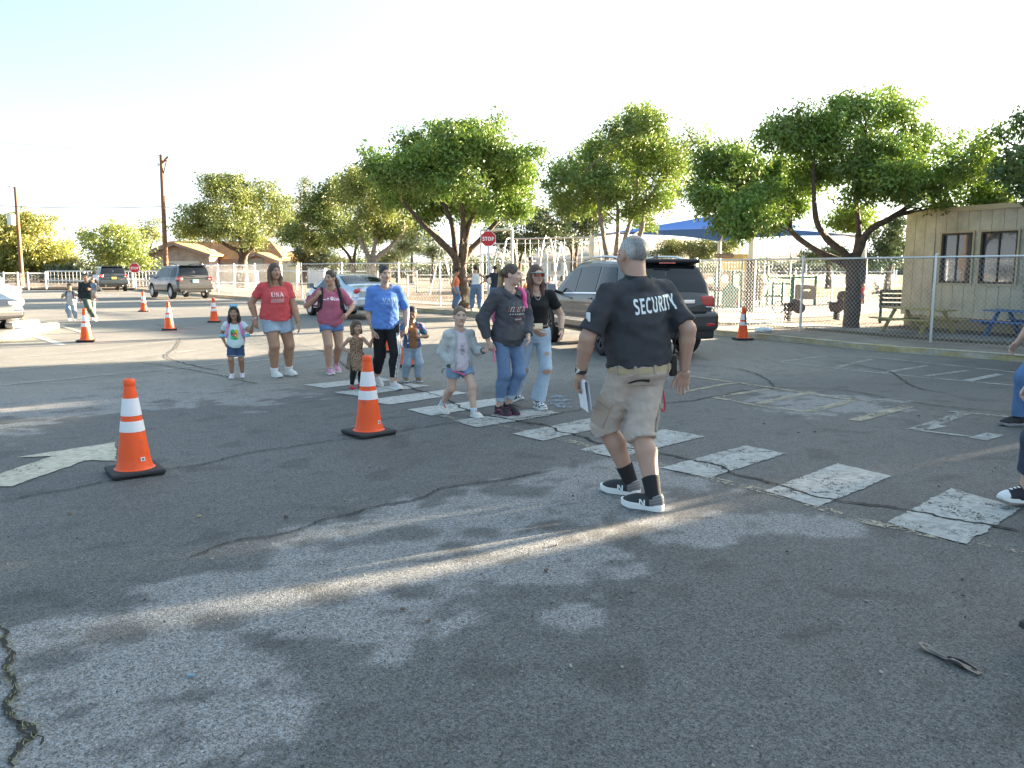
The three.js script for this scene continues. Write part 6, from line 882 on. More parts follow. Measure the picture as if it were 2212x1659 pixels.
  const pts = [...sho, ...arm.map((a) => a.mid), ...arm.map((a) => a.end), ...knee, ...ank, at(0, T * 1.2, 0), ...hips], bb = new THREE.Box3().setFromPoints(pts); const tw2 = Math.max(.1, .12 * H * Math.max(1, K.waist ?? 1, K.hip ?? 1)); bb.expandByPoint(at(tw2, 0, tw2)); bb.expandByPoint(at(-tw2, 0, -tw2)); bb.expandByPoint(at(tw2, T * .6, tw2 * 1.4)); bb.expandByPoint(at(-tw2, T * .6, -tw2)); bb.expandByScalar(.1 * (H > 1.3 ? 1 : .7));
  const cel = cell * (H < 1.3 ? .8 : 1), skins = [surfaceNets(skinF, bb.min, bb.max, cel, (x, y, z) => S.legTint && y < hipY ? jitter(S.legTint, .08, x, y, z, 14) : jitter(S.skin, .1, x, y, z, 14))];
  const hq = new THREE.Quaternion().setFromRotationMatrix(new THREE.Matrix4().makeBasis(right, up, fwd)).multiply(new THREE.Quaternion().setFromEuler(new THREE.Euler((S.headPitch ?? 0) * deg, (S.headYaw ?? 0) * deg, (S.headRoll ?? 0) * deg, 'YXZ'))), hM = new THREE.Matrix4().compose(headC, hq, V(1, 1, 1));
  skins.push(headGeo(hs, S, far ? .0075 : .0042).applyMatrix4(hM));
  const hands = [];
  for (const i of [0, 1]) { const h = handS[i], q = i ? -1 : 1, a = arm[i]; let d = a.end.clone().sub(a.mid).normalize(); if (h.dir) d = V(...h.dir).normalize(); const n = (h.palm ? V(...h.palm) : right.clone().multiplyScalar(-q).addScaledVector(fwd, -.25)); n.addScaledVector(d, -n.dot(d)).normalize(); let tb = n.clone().cross(d).multiplyScalar(1); if (q < 0) tb.negate(); if (h.flip) tb.negate(); const sc = (S.hand ?? 1) * lerp(.94, .86, c) * H / 1.7; const m = new THREE.Matrix4().makeBasis(d, tb, n).setPosition(a.end.clone().addScaledVector(d, .012)); const g = handGeo(sc, h.curl ?? .35, S.skin, far ? .006 : .0042); if (m.determinant() < 0) { const ix = g.index.array; for (let k = 0; k < ix.length; k += 3) { const t = ix[k]; ix[k] = ix[k + 1]; ix[k + 1] = t; } } g.applyMatrix4(m); hands.push({ m, sc, d, n, tb, end: a.end }); skins.push(g); }
  for (const g of skins) g.computeVertexNormals(); part(root, 'body', merge(skins), mSkin);
  if (S.hair) part(root, 'hair', hairGeo(hs, S.hair, far ? .008 : .005).applyMatrix4(hM), mHair);
  const out = { root, at, up, fwd, right, T, H, hM, hs, hands, arm, sho, knee, ank, hips, hipC, foot, fs, toL, frame, torso, rWrist: rArm[3], part: (n, g, m) => part(root, n, g, m) };
  // garments
  const B0 = S.bottom;
  if (B0) {
    const o = B0.off ?? .012, end = B0.end ?? 1.95, wt = B0.waist ?? .05, fl = B0.flare ?? 0, loose = B0.loose ?? 0, fold = B0.fold ?? .003;
    const legsF = [0, 1].map((i) => { const cut = end <= 1 ? hips[i].clone().lerp(knee[i], end) : knee[i].clone().lerp(ank[i], end - 1), dir = (end <= 1 ? knee[i].clone().sub(hips[i]) : ank[i].clone().sub(knee[i])).normalize(), t = thg(i, o, o + loose), s = end > 1 ? (fl ? cap(knee[i], ank[i], rLeg[2] + o * .8, rLeg[4] + o + fl) : shn(i, o + loose * .8, o + loose)) : null; return (x, y, z) => { let d = t(x, y, z); if (s) d = smin(d, s(x, y, z), .03); return [Math.max(d, (x - cut.x) * dir.x + (y - cut.y) * dir.y + (z - cut.z) * dir.z), t(x, y, z)]; }; });
    const f = (x, y, z) => { const [fx, t] = frame(x, y, z); let d = torso(x, y, z, o); const l0 = legsF[0](x, y, z), l1 = legsF[1](x, y, z); d = smin(smin(d, l0[0], .035), l1[0], .035); d = Math.max(d, (t - wt) * T); const n = fold * (noise(x * 16, y * 22, z * 16) + .6 * noise(x * 34 + 5, y * 46, z * 34)); return d + n; };
    const g = surfaceNets(f, bb.min, V(bb.max.x, hY + T * .6, bb.max.z), cel * .85, (x, y, z) => B0.fn ? B0.fn(x, y, z, out) ?? jitter(B0.color, .12, x, y, z, 30) : B0.denim ? (() => { const n = 1 + .28 * fbm(x * 9, y * 7, z * 9, 3) + .14 * noise(x * 90, y * 30, z * 90); return B0.color.map((q) => q * n); })() : jitter(B0.color, .1, x, y, z, 20));
    out.bottom = part(root, B0.name ?? 'trousers', g, B0.denim ? mDenim : mClothV); out.bottomF = f;
  }
  const T0 = S.top;
  if (T0) {
    const o = T0.off ?? .014, sl = T0.sleeve ?? .62, hem = T0.hem ?? -.12, nt = T0.neck ?? 1.06, sc = T0.scoop ?? .3, so = T0.sleeveOff ?? .016, fold = T0.fold ?? .005;
    const arms = sl <= 0 ? [] : [0, 1].map((i) => { const e = sl <= 1 ? sho[i].clone().lerp(arm[i].mid, sl) : arm[i].mid.clone().lerp(arm[i].end, sl - 1), dir = (sl <= 1 ? arm[i].mid.clone().sub(sho[i]) : arm[i].end.clone().sub(arm[i].mid)).normalize(), u = upA(i, so, rArm[1] + (sl <= 1 ? (T0.flare ?? .006) : .002)), w = sl > 1 ? foA(i, so * .9) : null; return (x, y, z) => { let d = u(x, y, z); if (w) d = smin(d, w(x, y, z), .02); return Math.max(d, (x - e.x) * dir.x + (y - e.y) * dir.y + (z - e.z) * dir.z); }; });
    const sk = T0.skirt; const noseam = T0.foldF ?? 13;
    const f = (x, y, z) => { const [fx, t, fz] = frame(x, y, z); let d = torso(x, y, z, o, T0.loose ?? 0); if (sk && t < sk.from) { const k = (sk.from - t) / (sk.from - hem), w = lerp(sk.r0, sk.r1, Math.pow(k, .8)) * H, a = Math.atan2(fz, fx), rp = 1 + .07 * k * Math.sin(a * 11) + .03 * k * Math.sin(a * 5 + 1); d = smin(d, Math.hypot(fx, fz * 1.15) - w * rp, .02); } d = smax(d, (hem - t + (T0.hemTilt ?? 0) * fx / H) * T, .008); for (const a of arms) d = smin(d, a(x, y, z), .032); if (!T0.cutArm) for (const q of trap) d = smin(d, q(x, y, z) - o * .9, .03); const nr = (T0.neckR ?? .052) * H * lerp(1, 1.08, c); d = smax(d, Math.min(nr - Math.hypot(fx, fz + .004 * H), (t - nt + .09 + sc * fz / H) * T), .008); d = Math.max(d, (t - 1.13) * T, T0.cutArm ? Math.abs(fx) - T0.cutArm * H * lerp(1.0, .78, smooth(.55, .85, t)) : -9); const n = fold * (noise(x * noseam, y * noseam * 1.3, z * noseam) + .55 * noise(x * noseam * 2.1 + y * 9, y * noseam * 2.2 + 5, z * noseam * 2.1)); return d + n; };
    const lowY = Math.min(bb.min.y, 0);
    out.shirtF = f; out.shirt = part(root, T0.name ?? 'shirt', surfaceNets(f, V(bb.min.x - .05, Math.max(bb.min.y, hY + hem * T - .12), bb.min.z - .05), bb.max, cel * .85, (x, y, z) => T0.fn ? T0.fn(x, y, z, out) ?? jitter(T0.color, .08, x, y, z, 12) : jitter(T0.color, .08, x, y, z, 12)), mClothV);
  }
  for (const i of [0, 1]) if (S.shoes) { const [u, so] = shoeGeos(fs * (S.shoes.scale ?? 1), i === 0, S.shoes, far ? .008 : .005); const sh = part(root, 'shoe', u.applyMatrix4(foot[i].m), mShoeV); part(sh, 'sole', so.applyMatrix4(foot[i].m), S.shoes.soleMat ?? mSole); if (S.sock) { const q = shn(i, .007, .008), tp = ank[i].clone().lerp(knee[i], S.sockH ?? .14), dv = knee[i].clone().sub(ank[i]).normalize(), lo = ank[i].clone().min(tp).addScalar(-.12), hi = ank[i].clone().max(tp).addScalar(.12); part(root, 'sock', surfaceNets((x, y, z) => Math.max(q(x, y, z), (x - tp.x) * dv.x + (y - tp.y) * dv.y + (z - tp.z) * dv.z), lo, hi, .008), S.sock); } }
  return out;
}
// lettering or a picture printed on a garment: a patch that lies on the cloth
function printOn(p, name, mat, [cx, cy], [w, h], dir, nx = 16, ny = 10, tilt = 0, garment = 'shirt') {
  const F = garment === 'shirt' ? p.shirtF : p.bottomF, Q = [], U = [], I = [];
  for (let j = 0; j <= ny; j++) for (let i = 0; i <= nx; i++) { const a = (i / nx - .5) * w, b = (j / ny - .5) * h, x = cx + a * Math.cos(tilt) - b * Math.sin(tilt), y = cy + a * Math.sin(tilt) + b * Math.cos(tilt), o = p.at(x, y, dir * .5), d = p.fwd.clone().multiplyScalar(-dir); let t = 0; for (let k = 0; k < 60; k++) { const v = F(o.x + d.x * t, o.y + d.y * t, o.z + d.z * t); if (v < .0035 || t > .7) break; t += Math.max(.001, v * .6); } o.addScaledVector(d, t); Q.push(o.x, o.y, o.z); U.push(dir > 0 ? i / nx : 1 - i / nx, j / ny); if (i < nx && j < ny) { const k = j * (nx + 1) + i; I.push(k, k + 1, k + nx + 1, k + 1, k + nx + 2, k + nx + 1); } }
  const g = new THREE.BufferGeometry(); g.setAttribute('position', new THREE.Float32BufferAttribute(Q, 3)); g.setAttribute('uv', new THREE.Float32BufferAttribute(U, 2)); g.setIndex(I); g.computeVertexNormals();
  return part(garment === 'shirt' ? p.shirt : p.bottom, name, g, mat);
}
function printTex(w, h, draw, rough = .85) { const c = document.createElement('canvas'); c.width = 512; c.height = Math.round(512 * h / w); const x = c.getContext('2d'); x.clearRect(0, 0, c.width, c.height); draw(x, c.width, c.height); const t = new THREE.CanvasTexture(c); t.colorSpace = THREE.SRGBColorSpace; return M([1, 1, 1], rough, { map: t, alphaTest: .5, side: THREE.DoubleSide }); }
const band = (p, i, t, r, w, mat, name) => { const a = p.arm[i], c = a.mid.clone().lerp(a.end, t), d = a.end.clone().sub(a.mid).normalize(), rr2 = p.rWrist * 1.14 + .004, g = new THREE.CylinderGeometry(rr2, rr2, w, 20, 1, true); g.applyQuaternion(new THREE.Quaternion().setFromUnitVectors(V(0, 1, 0), d)); g.translate(c.x, c.y, c.z); const m = p.part(name, g, mat); m.material.side = THREE.DoubleSide; return m; };
// ---------------------------------------------------------------- the people
const SK = { tan: [.42, .235, .15], fair: [.56, .35, .26], mid: [.46, .27, .18], deep: [.3, .165, .1], pale: [.6, .4, .31] };
const HC = { black: [.02, .015, .013], brown: [.06, .035, .022], ash: [.14, .095, .06], mid: [.09, .05, .03], grey: [.3, .29, .28] };
const denimL = [.36, .45, .58], denimM = [.14, .22, .36], denimD = [.05, .085, .17];
const mWatch = M([.03, .03, .035], .4), mSilver = M([.75, .75, .75], .25, { metal: .8 }), mSockW = M([.8, .8, .8], .9), mSockB = M([.02, .02, .022], .95);
function frontZ(p, x, y, dir = 1) { const o = p.at(x, y, dir * .5), d = p.fwd.clone().multiplyScalar(-dir); let t = 0; for (let k = 0; k < 60; k++) { const v = p.shirtF(o.x + d.x * t, o.y + d.y * t, o.z + d.z * t); if (v < .002 || t > .7) break; t += Math.max(.001, v * .6); } return dir * (.5 - t); }
function backpack(p, label, color, strap, o = {}) {
  const g = new THREE.Group(); p.root.add(g); const s = o.s ?? 1, T = p.T, zb = frontZ(p, 0, T * .55, -1), w = (o.w ?? .3) * s, h = (o.h ?? .42) * s, dp = (o.d ?? .16) * s, cy = T * (o.y ?? .5), mP = M(color, .8), mS = M(strap, .85), Q = new THREE.Matrix4().makeBasis(p.right, p.up, p.fwd).setPosition(p.hipC);
  const add = (n, ge, m) => part(g, n, ge.applyMatrix4(Q), m);
  add('pack', rbox(w, h, dp, .05 * s, [0, cy, zb - dp / 2 + .005], null, 4), mP); add('front_pocket', rbox(w * .8, h * .45, dp * .5, .03 * s, [0, cy - h * .22, zb - dp - dp * .1], null, 3), o.pocket ? M(o.pocket, .8) : mP);
  for (const q of [1, -1]) { const x = (o.sx ?? .28) * T * q, pts = [V(x * .8, T * .96, zb + .01)]; pts.push(V(x * .92, T * 1.0 + .028, -.01)); for (const t of [.93, .84, .72, .6, .48]) { const xx = x * (1 + (1 - t) * .35); pts.push(V(xx, T * t, frontZ(p, xx, T * t) + .008)); } pts.push(V(x * 1.5, T * .36, .0), V(w * .42 * q, T * .28, zb - .02)); add('strap', tubePath(pts, (o.sr ?? .024) * s, (o.sr ?? .024) * s * .8, 8, 48), mS); if (o.bow) add('bow', merge([tf(new THREE.SphereGeometry(.035, 10, 8).scale(1, .8, .5), [x * 1.75 - .03, T * .42, .02]), tf(new THREE.SphereGeometry(.035, 10, 8).scale(1, .8, .5), [x * 1.75 + .03, T * .42, .02])]), M(o.bow, .7)); }
  return detach(p.root, g, 'backpack', label, 'backpack');
}
const wormPrint = (cols) => (x, w, h) => { setSeed(cols.length * 77 + 5); for (const [c, u, v, rx, ry, a] of cols) { x.fillStyle = c; x.beginPath(); x.ellipse(u * w, v * h, rx * w, ry * h, a ?? 0, 0, 6.3); x.fill(); } };
// --- security guard
const guard = person('grey-haired man in black SECURITY polo and khaki cargo shorts walking away', { H: 1.87, male: 1, feet: [[1340, 1066], [1388, 1098]], yaw: 203, footYaw: [38, 34], footPitch: [0, 0], skin: [.44, .27, .2], hip: [-.065, .05], leanS: 2.5, lean: 1, straight: .985, sh: .113, arm: 1.06, leg: .98, headK: 1.0, neckW: 1.22, faceW: 1.1, hand: 1.06, foot: 1.02, hipHalf: .046,
  torso: { hip: 1.04, hipD: 1.2, waist: 1.4, waistD: 1.8, belly: .012, chest: 1.3, chestD: 1.45 }, headYaw: 8, headPitch: -2, neck: .178, handL: { px: [1254, 806], dz: -.05, curl: .75, pole: [.9, -.1, -.6], palm: [-.4, 0, -1] }, handR: { px: [1478, 796], dz: -.06, curl: .4, pole: [-.25, -.1, -1], palm: [.5, 0, -.9] },
  hair: { style: 'short', color: HC.grey, short: 1, thick: .007, nape: -.085, fn: (x, y, z) => { const t = smooth(.02, .09, y) * smooth(-.11, -.04, z); const side = smooth(.03, .075, Math.abs(x)); const k = lerp(.13, .42, Math.max(side * .9, smooth(.06, -.06, z) * .2)) * (1 + .7 * noise(x * 260, y * 260, z * 260)); return t > .5 && Math.hypot(x, z + .03) < .05 ? [.36, .28, .23] : [k, k * .98, k * .96]; } },
  top: { name: 'polo_shirt', color: [.042, .043, .05], sleeve: .86, off: .018, loose: .014, hem: .05, neck: 1.16, scoop: .05, neckR: .048, fold: .015, foldF: 9, sleeveOff: .018, flare: .01 }, bottom: { name: 'cargo_shorts', color: [.48, .4, .345], end: 1.12, off: .018, loose: .012, waist: .09, fold: .008 }, sock: mSockB, sockH: .3,
  shoes: { color: [.03, .03, .034], sole: .04, fn: (x, y, z) => z < .01 ? ((Math.floor(y * 110 + z * 30) % 2) ? [.22, .22, .23] : [.14, .14, .15]) : null }, cell: .011 });
printOn(guard, 'security_lettering', textPlane('SECURITY', .32, .085, { size: 1.2, stretch: 1.2, color: '#dfe8ea', px: 1024 }), [-.045, guard.T * .80], [.34, .118], -1, 26, 12, -.07);
{
  const g = guard, Q = new THREE.Matrix4().makeBasis(g.right, g.up, g.fwd).setPosition(g.hipC), add = (n, ge, m) => g.part(n, ge.applyMatrix4(Q), m);
  // collar, belt with loops, cargo pockets, sleeve patch, watch, spectacles, lanyard
  { const c = new THREE.CylinderGeometry(.076, .098, .055, 28, 1, true); c.rotateX(-.16); add('collar', c.translate(0, g.T * 1.1, -.004), M([.028, .029, .033], .9, { side: THREE.DoubleSide })); }
  { const pts = []; for (let i = 0; i <= 40; i++) { const a = i / 40 * 6.2832; const ca = Math.cos(a), sa = Math.sin(a); const y = g.T * .02; let r = .1; for (let k = 0; k < 40; k++) { const q = g.at(ca * r, y, sa * r); if (g.bottomF(q.x, q.y, q.z) > .004) break; r += .005; } pts.push([ca * r, sa * r]); }
    const P = [], I = []; pts.forEach(([x, z], i) => { P.push(x, g.T * -.015, z, x * 1.006, g.T * .055, z * 1.006); if (i < 40) I.push(i * 2, i * 2 + 1, i * 2 + 2, i * 2 + 1, i * 2 + 3, i * 2 + 2); }); const ge = new THREE.BufferGeometry(); ge.setAttribute('position', new THREE.Float32BufferAttribute(P, 3)); ge.setIndex(I); ge.computeVertexNormals(); const bl = add('belt', ge, M([.45, .36, .22], .8, { side: THREE.DoubleSide }));
    for (const k of [21, 26, 30, 34, 38]) { const [x, z] = pts[k]; const lp = part(bl, 'belt_loop', rbox(.022, .06, .012, .004, [x * 1.01, g.T * .02, z * 1.01], [0, -Math.atan2(z, x) + 1.57, 0]).applyMatrix4(Q), M([.4, .32, .25], .9)); } }
  const thigh = (i, t, side, nm, w, h, d) => { const a = g.hips[i].clone().lerp(g.knee[i], t), ax = g.knee[i].clone().sub(g.hips[i]).normalize(), s = V(side, 0, -.35).normalize(); s.addScaledVector(ax, -s.dot(ax)).normalize(); let r = .05; for (let k = 0; k < 60; k++) { const q = a.clone().addScaledVector(s, r); if (g.bottomF(q.x, q.y, q.z) > 0) break; r += .004; } const m = new THREE.Matrix4().makeBasis(ax.clone().cross(s).negate(), ax.clone().negate(), s).setPosition(a.clone().addScaledVector(s, r - d * .3)); return part(g.bottom, nm, rbox(w, h, d, .012, null, null, 2).applyMatrix4(m), M([.4, .325, .26], .95)); };
  thigh(0, .78, 1, 'cargo_pocket', .125, .16, .022); thigh(0, .56, 1, 'pocket_flap', .132, .045, .03); thigh(1, .78, -1, 'cargo_pocket', .125, .16, .022); thigh(1, .56, -1, 'pocket_flap', .132, .045, .03);
  { const z = (x, y) => { let r = .05; for (let k = 0; k < 80; k++) { const q = g.at(x, y, -r); if (g.bottomF(q.x, q.y, q.z) > .001) break; r += .004; } return -r; }; const y = g.T * -.11; const q0 = .09, pc = part(g.bottom, 'pocket_opening', tubePath([V(q0 + .06, y - .015, z(q0 + .06, y) - .001), V(q0, y + .006, z(q0, y) - .004), V(q0 - .06, y, z(q0 - .06, y) - .002)], .004, .012, 6, 16).applyMatrix4(Q), M([.02, .02, .02], .9)); }
  const w = band(g, 0, .9, .036, .03, mWatch, 'watch'); { const a = g.arm[0], cc = a.mid.clone().lerp(a.end, .9).add(V(.034, 0, -.012)); part(w, 'watch_case', tf(new THREE.CylinderGeometry(.02, .02, .012, 16), cc, [0, 0, 1.57]), mSilver); }
  for (const s of [1, -1]) g.part('spectacles', bar(V(s * .084, .012, .09), V(s * .086, .005, -.02), .0025, 6).applyMatrix4(new THREE.Matrix4().makeScale(g.hs, g.hs, g.hs)).applyMatrix4(g.hM), M([.12, .05, .03], .4));
  for (const i of [0, 1]) { const sd = g.foot[i].m, nm = g.part('shoe_emblem', new THREE.PlaneGeometry(.055, .05).rotateY(Math.PI / 2).translate(.0505, .056, .062).applyMatrix4(i === 0 ? sd : sd), textPlane('N', .055, .05, { size: 1.1, color: '#eef2f2', px: 128 })); const nm2 = g.part('shoe_emblem', new THREE.PlaneGeometry(.055, .05).rotateY(-Math.PI / 2).translate(-.0505, .056, .062).applyMatrix4(sd), textPlane('N', .055, .05, { size: 1.1, color: '#eef2f2', px: 128 })); }
  { const a = g.sho[0].clone().lerp(g.arm[0].mid, .5); let r = .03; for (let k = 0; k < 40; k++) { if (g.shirtF(a.x + r * .9, a.y, a.z - r * .3) > .002) break; r += .003; } part(g.shirt, 'sleeve_patch', rbox(.012, .06, .045, .005, [a.x + r * .95, a.y, a.z - r * .3]), M([.7, .72, .75], .8)); }
  // things he carries
  { const gr = new THREE.Group(); g.root.add(gr); let r = .1; for (let k = 0; k < 60; k++) { const q = g.at(-r * .93, g.T * .02, -r * .36); if (g.bottomF(q.x, q.y, q.z) > .002 && g.shirtF(q.x, q.y, q.z) > .002) break; r += .004; } const x = -(r + .022) * .93, z = -(r + .022) * .36; part(gr, 'handset', rbox(.06, .15, .036, .01, [x, g.T * .02, z], [0, .4, 0], 3).applyMatrix4(Q), mBlackPlastic); part(gr, 'belt_clip', rbox(.04, .09, .03, .006, [x + .02, g.T * .06, z + .006]).applyMatrix4(Q), mBlackPlastic); part(gr, 'antenna', bar(V(x - .01, g.T * .02 + .07, z), V(x - .03, g.T * .02 + .27, z - .01), .007, 8, .004).applyMatrix4(Q), mBlackPlastic); part(gr, 'knob', cyl(.009, .008, .02, [x + .014, g.T * .02 + .084, z]).applyMatrix4(Q), mInk); detach(g.root, gr, 'two_way_radio', 'black two-way radio with antenna on the belt of the man in khaki shorts', 'radio'); }
  { const h = g.hands[0], c = h.end.clone().addScaledVector(h.d, .1), P = []; const sh = new THREE.Group(); g.root.add(sh); const pts = []; for (let i = 0; i <= 10; i++) { const a = i / 10 * Math.PI; pts.push([Math.cos(a) * .014, .0 + Math.sin(a) * .016]); } const prof = [[.014, -.2], ...pts, [-.014, -.19], [-.0125, -.19], ...pts.slice().reverse().map(([a, b]) => [a * .86, b * .86]), [.0125, -.2]]; const ge = extrude(prof, .2, 0); ge.translate(0, 0, -.1); ge.rotateY(-.22); ge.rotateZ(-.16); ge.translate(c.x - .012, c.y + .035, c.z - .04); part(sh, 'sheet', ge, M([.8, .81, .86], .8)); detach(g.root, sh, 'folded_papers', 'white folded papers held in the left hand of the man in khaki shorts', 'papers'); }
  { const gr = new THREE.Group(); g.root.add(gr); const b = V(-.225, -.02, .06); part(gr, 'strap', tubePath([b, b.clone().add(V(-.012, -.14, .01)), b.clone().add(V(-.02, -.3, .0)), b.clone().add(V(.0, -.31, .0)), b.clone().add(V(.012, -.15, 0))], .006, .006, 6, 40).applyMatrix4(Q), M([.55, .04, .06], .7)); detach(g.root, gr, 'lanyard', 'red lanyard hanging beside the khaki shorts', 'lanyard'); }
}
// --- woman in red
const pRed = person('smiling woman in red USA tee and pale denim shorts holding a girl by the hand', { H: 1.67, feet: [[630, 811], [598, 815]], yaw: 26, footYaw: [22, 16], skin: SK.tan, hip: [-.08, -.02], lean: 1, sh: .106, arm: 1.14, leg: 1.2, hipHalf: .058, torso: { hip: 1.3, hipD: 1.25, waist: 1.42, waistD: 1.45, chest: 1.22, chestD: 1.32 }, headYaw: 12, handR: { px: [553, 690], dz: .12, curl: .7, pole: [-.8, -.3, -.5], dir: [-.25, -1, .25] }, handL: { px: [644, 698], dz: .0, curl: .3, pole: [.8, -.1, -.6] },
  hair: { style: 'long', color: HC.mid, tip2: [.2, .12, .06], len: .16, spread: .085, front: .045, thick: .014 }, top: { name: 't_shirt', color: [.62, .085, .09], sleeve: .62, hem: -.06, loose: .01, fold: .008, sleeveOff: .014 }, bottom: { name: 'denim_shorts', color: [.38, .46, .56], denim: 1, end: .52, off: .018, loose: .018, waist: .0 }, sock: mSockW, sockH: .16, shoes: { color: [.78, .78, .76], sole: .036 } });
printOn(pRed, 'shirt_lettering', printTex(.2, .17, (x, w, h) => { x.fillStyle = '#f3dcd6'; x.textAlign = 'center'; x.textBaseline = 'middle'; x.font = 'bold ' + h * .5 + 'px serif'; x.save(); x.translate(w / 2, h * .36); x.scale(w * .9 / x.measureText('USA').width, 1); x.fillText('USA', 0, 0); x.restore(); for (let i = 0; i < 4; i++) x.fillRect(w * .06, h * (.66 + i * .085), w * .88, h * .035); for (let i = 0; i < 7; i++) { const a = -2.5 + i * .31; x.beginPath(); x.arc(w / 2 + Math.cos(a) * w * .4, h * .32 + Math.sin(a) * h * .29, h * .018, 0, 7); x.fill(); } }), [.0, pRed.T * .66], [.21, .18], 1);
band(pRed, 1, .92, .032, .008, mSilver, 'bracelet');
// --- girl with pink backpack
const pGirl = person('small girl with long black hair, light tee and pink backpack straps', { H: 1.07, child: .75, feet: [[524, 816], [500, 818]], yaw: 12, skin: [.36, .2, .13], headYaw: 2, hip: [0, -.02], handL: { px: [546, 701], dz: .1, curl: .6, pole: [.2, -1, -.2] }, handR: { px: [486, 741], dz: .02, curl: .5, pole: [-.6, -.2, -.6] },
  hair: { style: 'long', color: HC.black, len: .17, spread: .1, front: .03, thick: .012 }, top: { name: 't_shirt', color: [.6, .74, .74], sleeve: .5, hem: -.16, loose: .012, fold: .004 }, bottom: { name: 'denim_shorts', color: denimD, denim: 1, end: .8, off: .012, loose: .008, fn: (x, y, z, p) => { for (const i of [0, 1]) { const a = p.hips[i], b = p.knee[i], t = (y - a.y) / (b.y - a.y); if (t > .7 && Math.abs(x - lerp(a.x, b.x, t)) < .07 && (x > 0) === (a.x > 0)) return [.3, .4, .52]; } return null; } }, shoes: { color: [.72, .62, .72], sole: .03 }, sock: M([.8, .78, .82], .9), sockH: .1 });
printOn(pGirl, 'shirt_picture', printTex(.14, .17, wormPrint([['#e8c840', .68, .38, .2, .26], ['#3cb878', .36, .3, .24, .2], ['#5ad0a8', .4, .78, .36, .16], ['#34b060', .6, .82, .3, .12], ['#8a5a3a', .26, .46, .12, .13], ['#d83a28', .58, .55, .2, .17], ['#f0c8a8', .6, .57, .09, .09], ['#f2d060', .8, .7, .1, .14], ['#2a8a58', .3, .64, .14, .05, .4]])), [.0, pGirl.T * .5], [.14, .18], 1);
backpack(pGirl, 'pink and lilac backpack worn by the girl with long black hair', [.75, .3, .6], [.8, .3, .6], { s: .8, w: .3, h: .36, y: .42, bow: [.25, .6, .75], pocket: [.45, .3, .65] });
pGirl.part('hair_bow', merge([tf(new THREE.SphereGeometry(1, 10, 8).scale(.03, .02, .014), [.028, .012, 0]), tf(new THREE.SphereGeometry(1, 10, 8).scale(.03, .02, .014), [-.028, .012, 0]), tf(new THREE.SphereGeometry(.012, 8, 6), [0, .01, 0])]).applyMatrix4(new THREE.Matrix4().copy(pGirl.hM).multiply(new THREE.Matrix4().makeTranslation(.0, .115 * pGirl.hs, .02 * pGirl.hs))), M([.2, .6, .85], .7));
{ const h = pRed.hands[1], g = new THREE.Group(); pRed.root.add(g); const c = h.end.clone().addScaledVector(h.d, .1).add(V(.05, -.02, .04)); part(g, 'key_ring', tf(new THREE.TorusGeometry(.016, .002, 6, 16), c), mSilver); for (let i = 0; i < 3; i++) part(g, 'key', tf(box(.012, .06, .003, [0, -.04, 0]), [c.x, c.y, c.z], [0, i, -.5 + i * .4]), i ? mSilver : M([.5, .35, .2], .5)); detach(pRed.root, g, 'bunch_of_keys', 'bunch of keys hanging from the joined hands of the woman in red', 'keys'); }
// --- girl in dusty pink with dark backpack
const pPink = person('teenage girl in dusty pink tee and blue shorts looking aside, hand at strap', { H: 1.57, child: .12, feet: [[728, 803], [714, 809]], yaw: 22, footYaw: [8, 10], footPitch: [18, 0], skin: [.48, .29, .2], hip: [-.02, -.02], arm: 1.05, leg: 1.08, torso: { hip: 1.1, waist: 1.2, waistD: 1.2, chest: 1.06, chestD: 1.08 }, headYaw: -42, handR: { px: [683, 642], dz: .16, curl: .9, pole: [-.9, -1, .1], dir: [.3, .6, .4], palm: [.6, -.2, -.6] }, handL: { px: [750, 679], dz: .1, curl: .6, pole: [.8, -.1, -.6] },
  hair: { style: 'pony', color: [.045, .028, .02], thick: .01, tail: [.03, -.03, -.13], tip: [.1, -.22, -.1] }, top: { name: 't_shirt', color: [.46, .13, .19], sleeve: .82, hem: -.3, loose: .016, fold: .007, sleeveOff: .018 }, bottom: { name: 'denim_shorts', color: [.12, .22, .42], denim: 1, end: .42, off: .012, loose: .018, waist: -.1 }, sock: M([.55, .35, .4], .9), sockH: .08, shoes: { color: [.66, .33, .46], sole: .032, fn: (x, y, z) => Math.abs(x) < .012 && z > .02 && z < .1 ? [.12, .08, .14] : null } });
printOn(pPink, 'shirt_print', printTex(.24, .07, wormPrint([['#e8dfe0', .1, .6, .1, .12], ['#c9a0b4', .25, .62, .08, .2], ['#efe6e4', .3, .4, .06, .1], ['#f0e8e4', .52, .4, .1, .34], ['#8a6a90', .52, .3, .05, .1], ['#e8dfe0', .7, .3, .04, .08], ['#d0b0cc', .85, .6, .12, .25], ['#f0e8e4', .66, .7, .04, .1], ['#8a88b0', .24, .7, .05, .1]])), [0, pPink.T * .74], [.25, .075], 1);
backpack(pPink, 'black backpack worn by the girl in dusty pink', [.03, .025, .045], [.02, .02, .025], { s: .92, w: .34, h: .46, y: .45, sr: .028 });
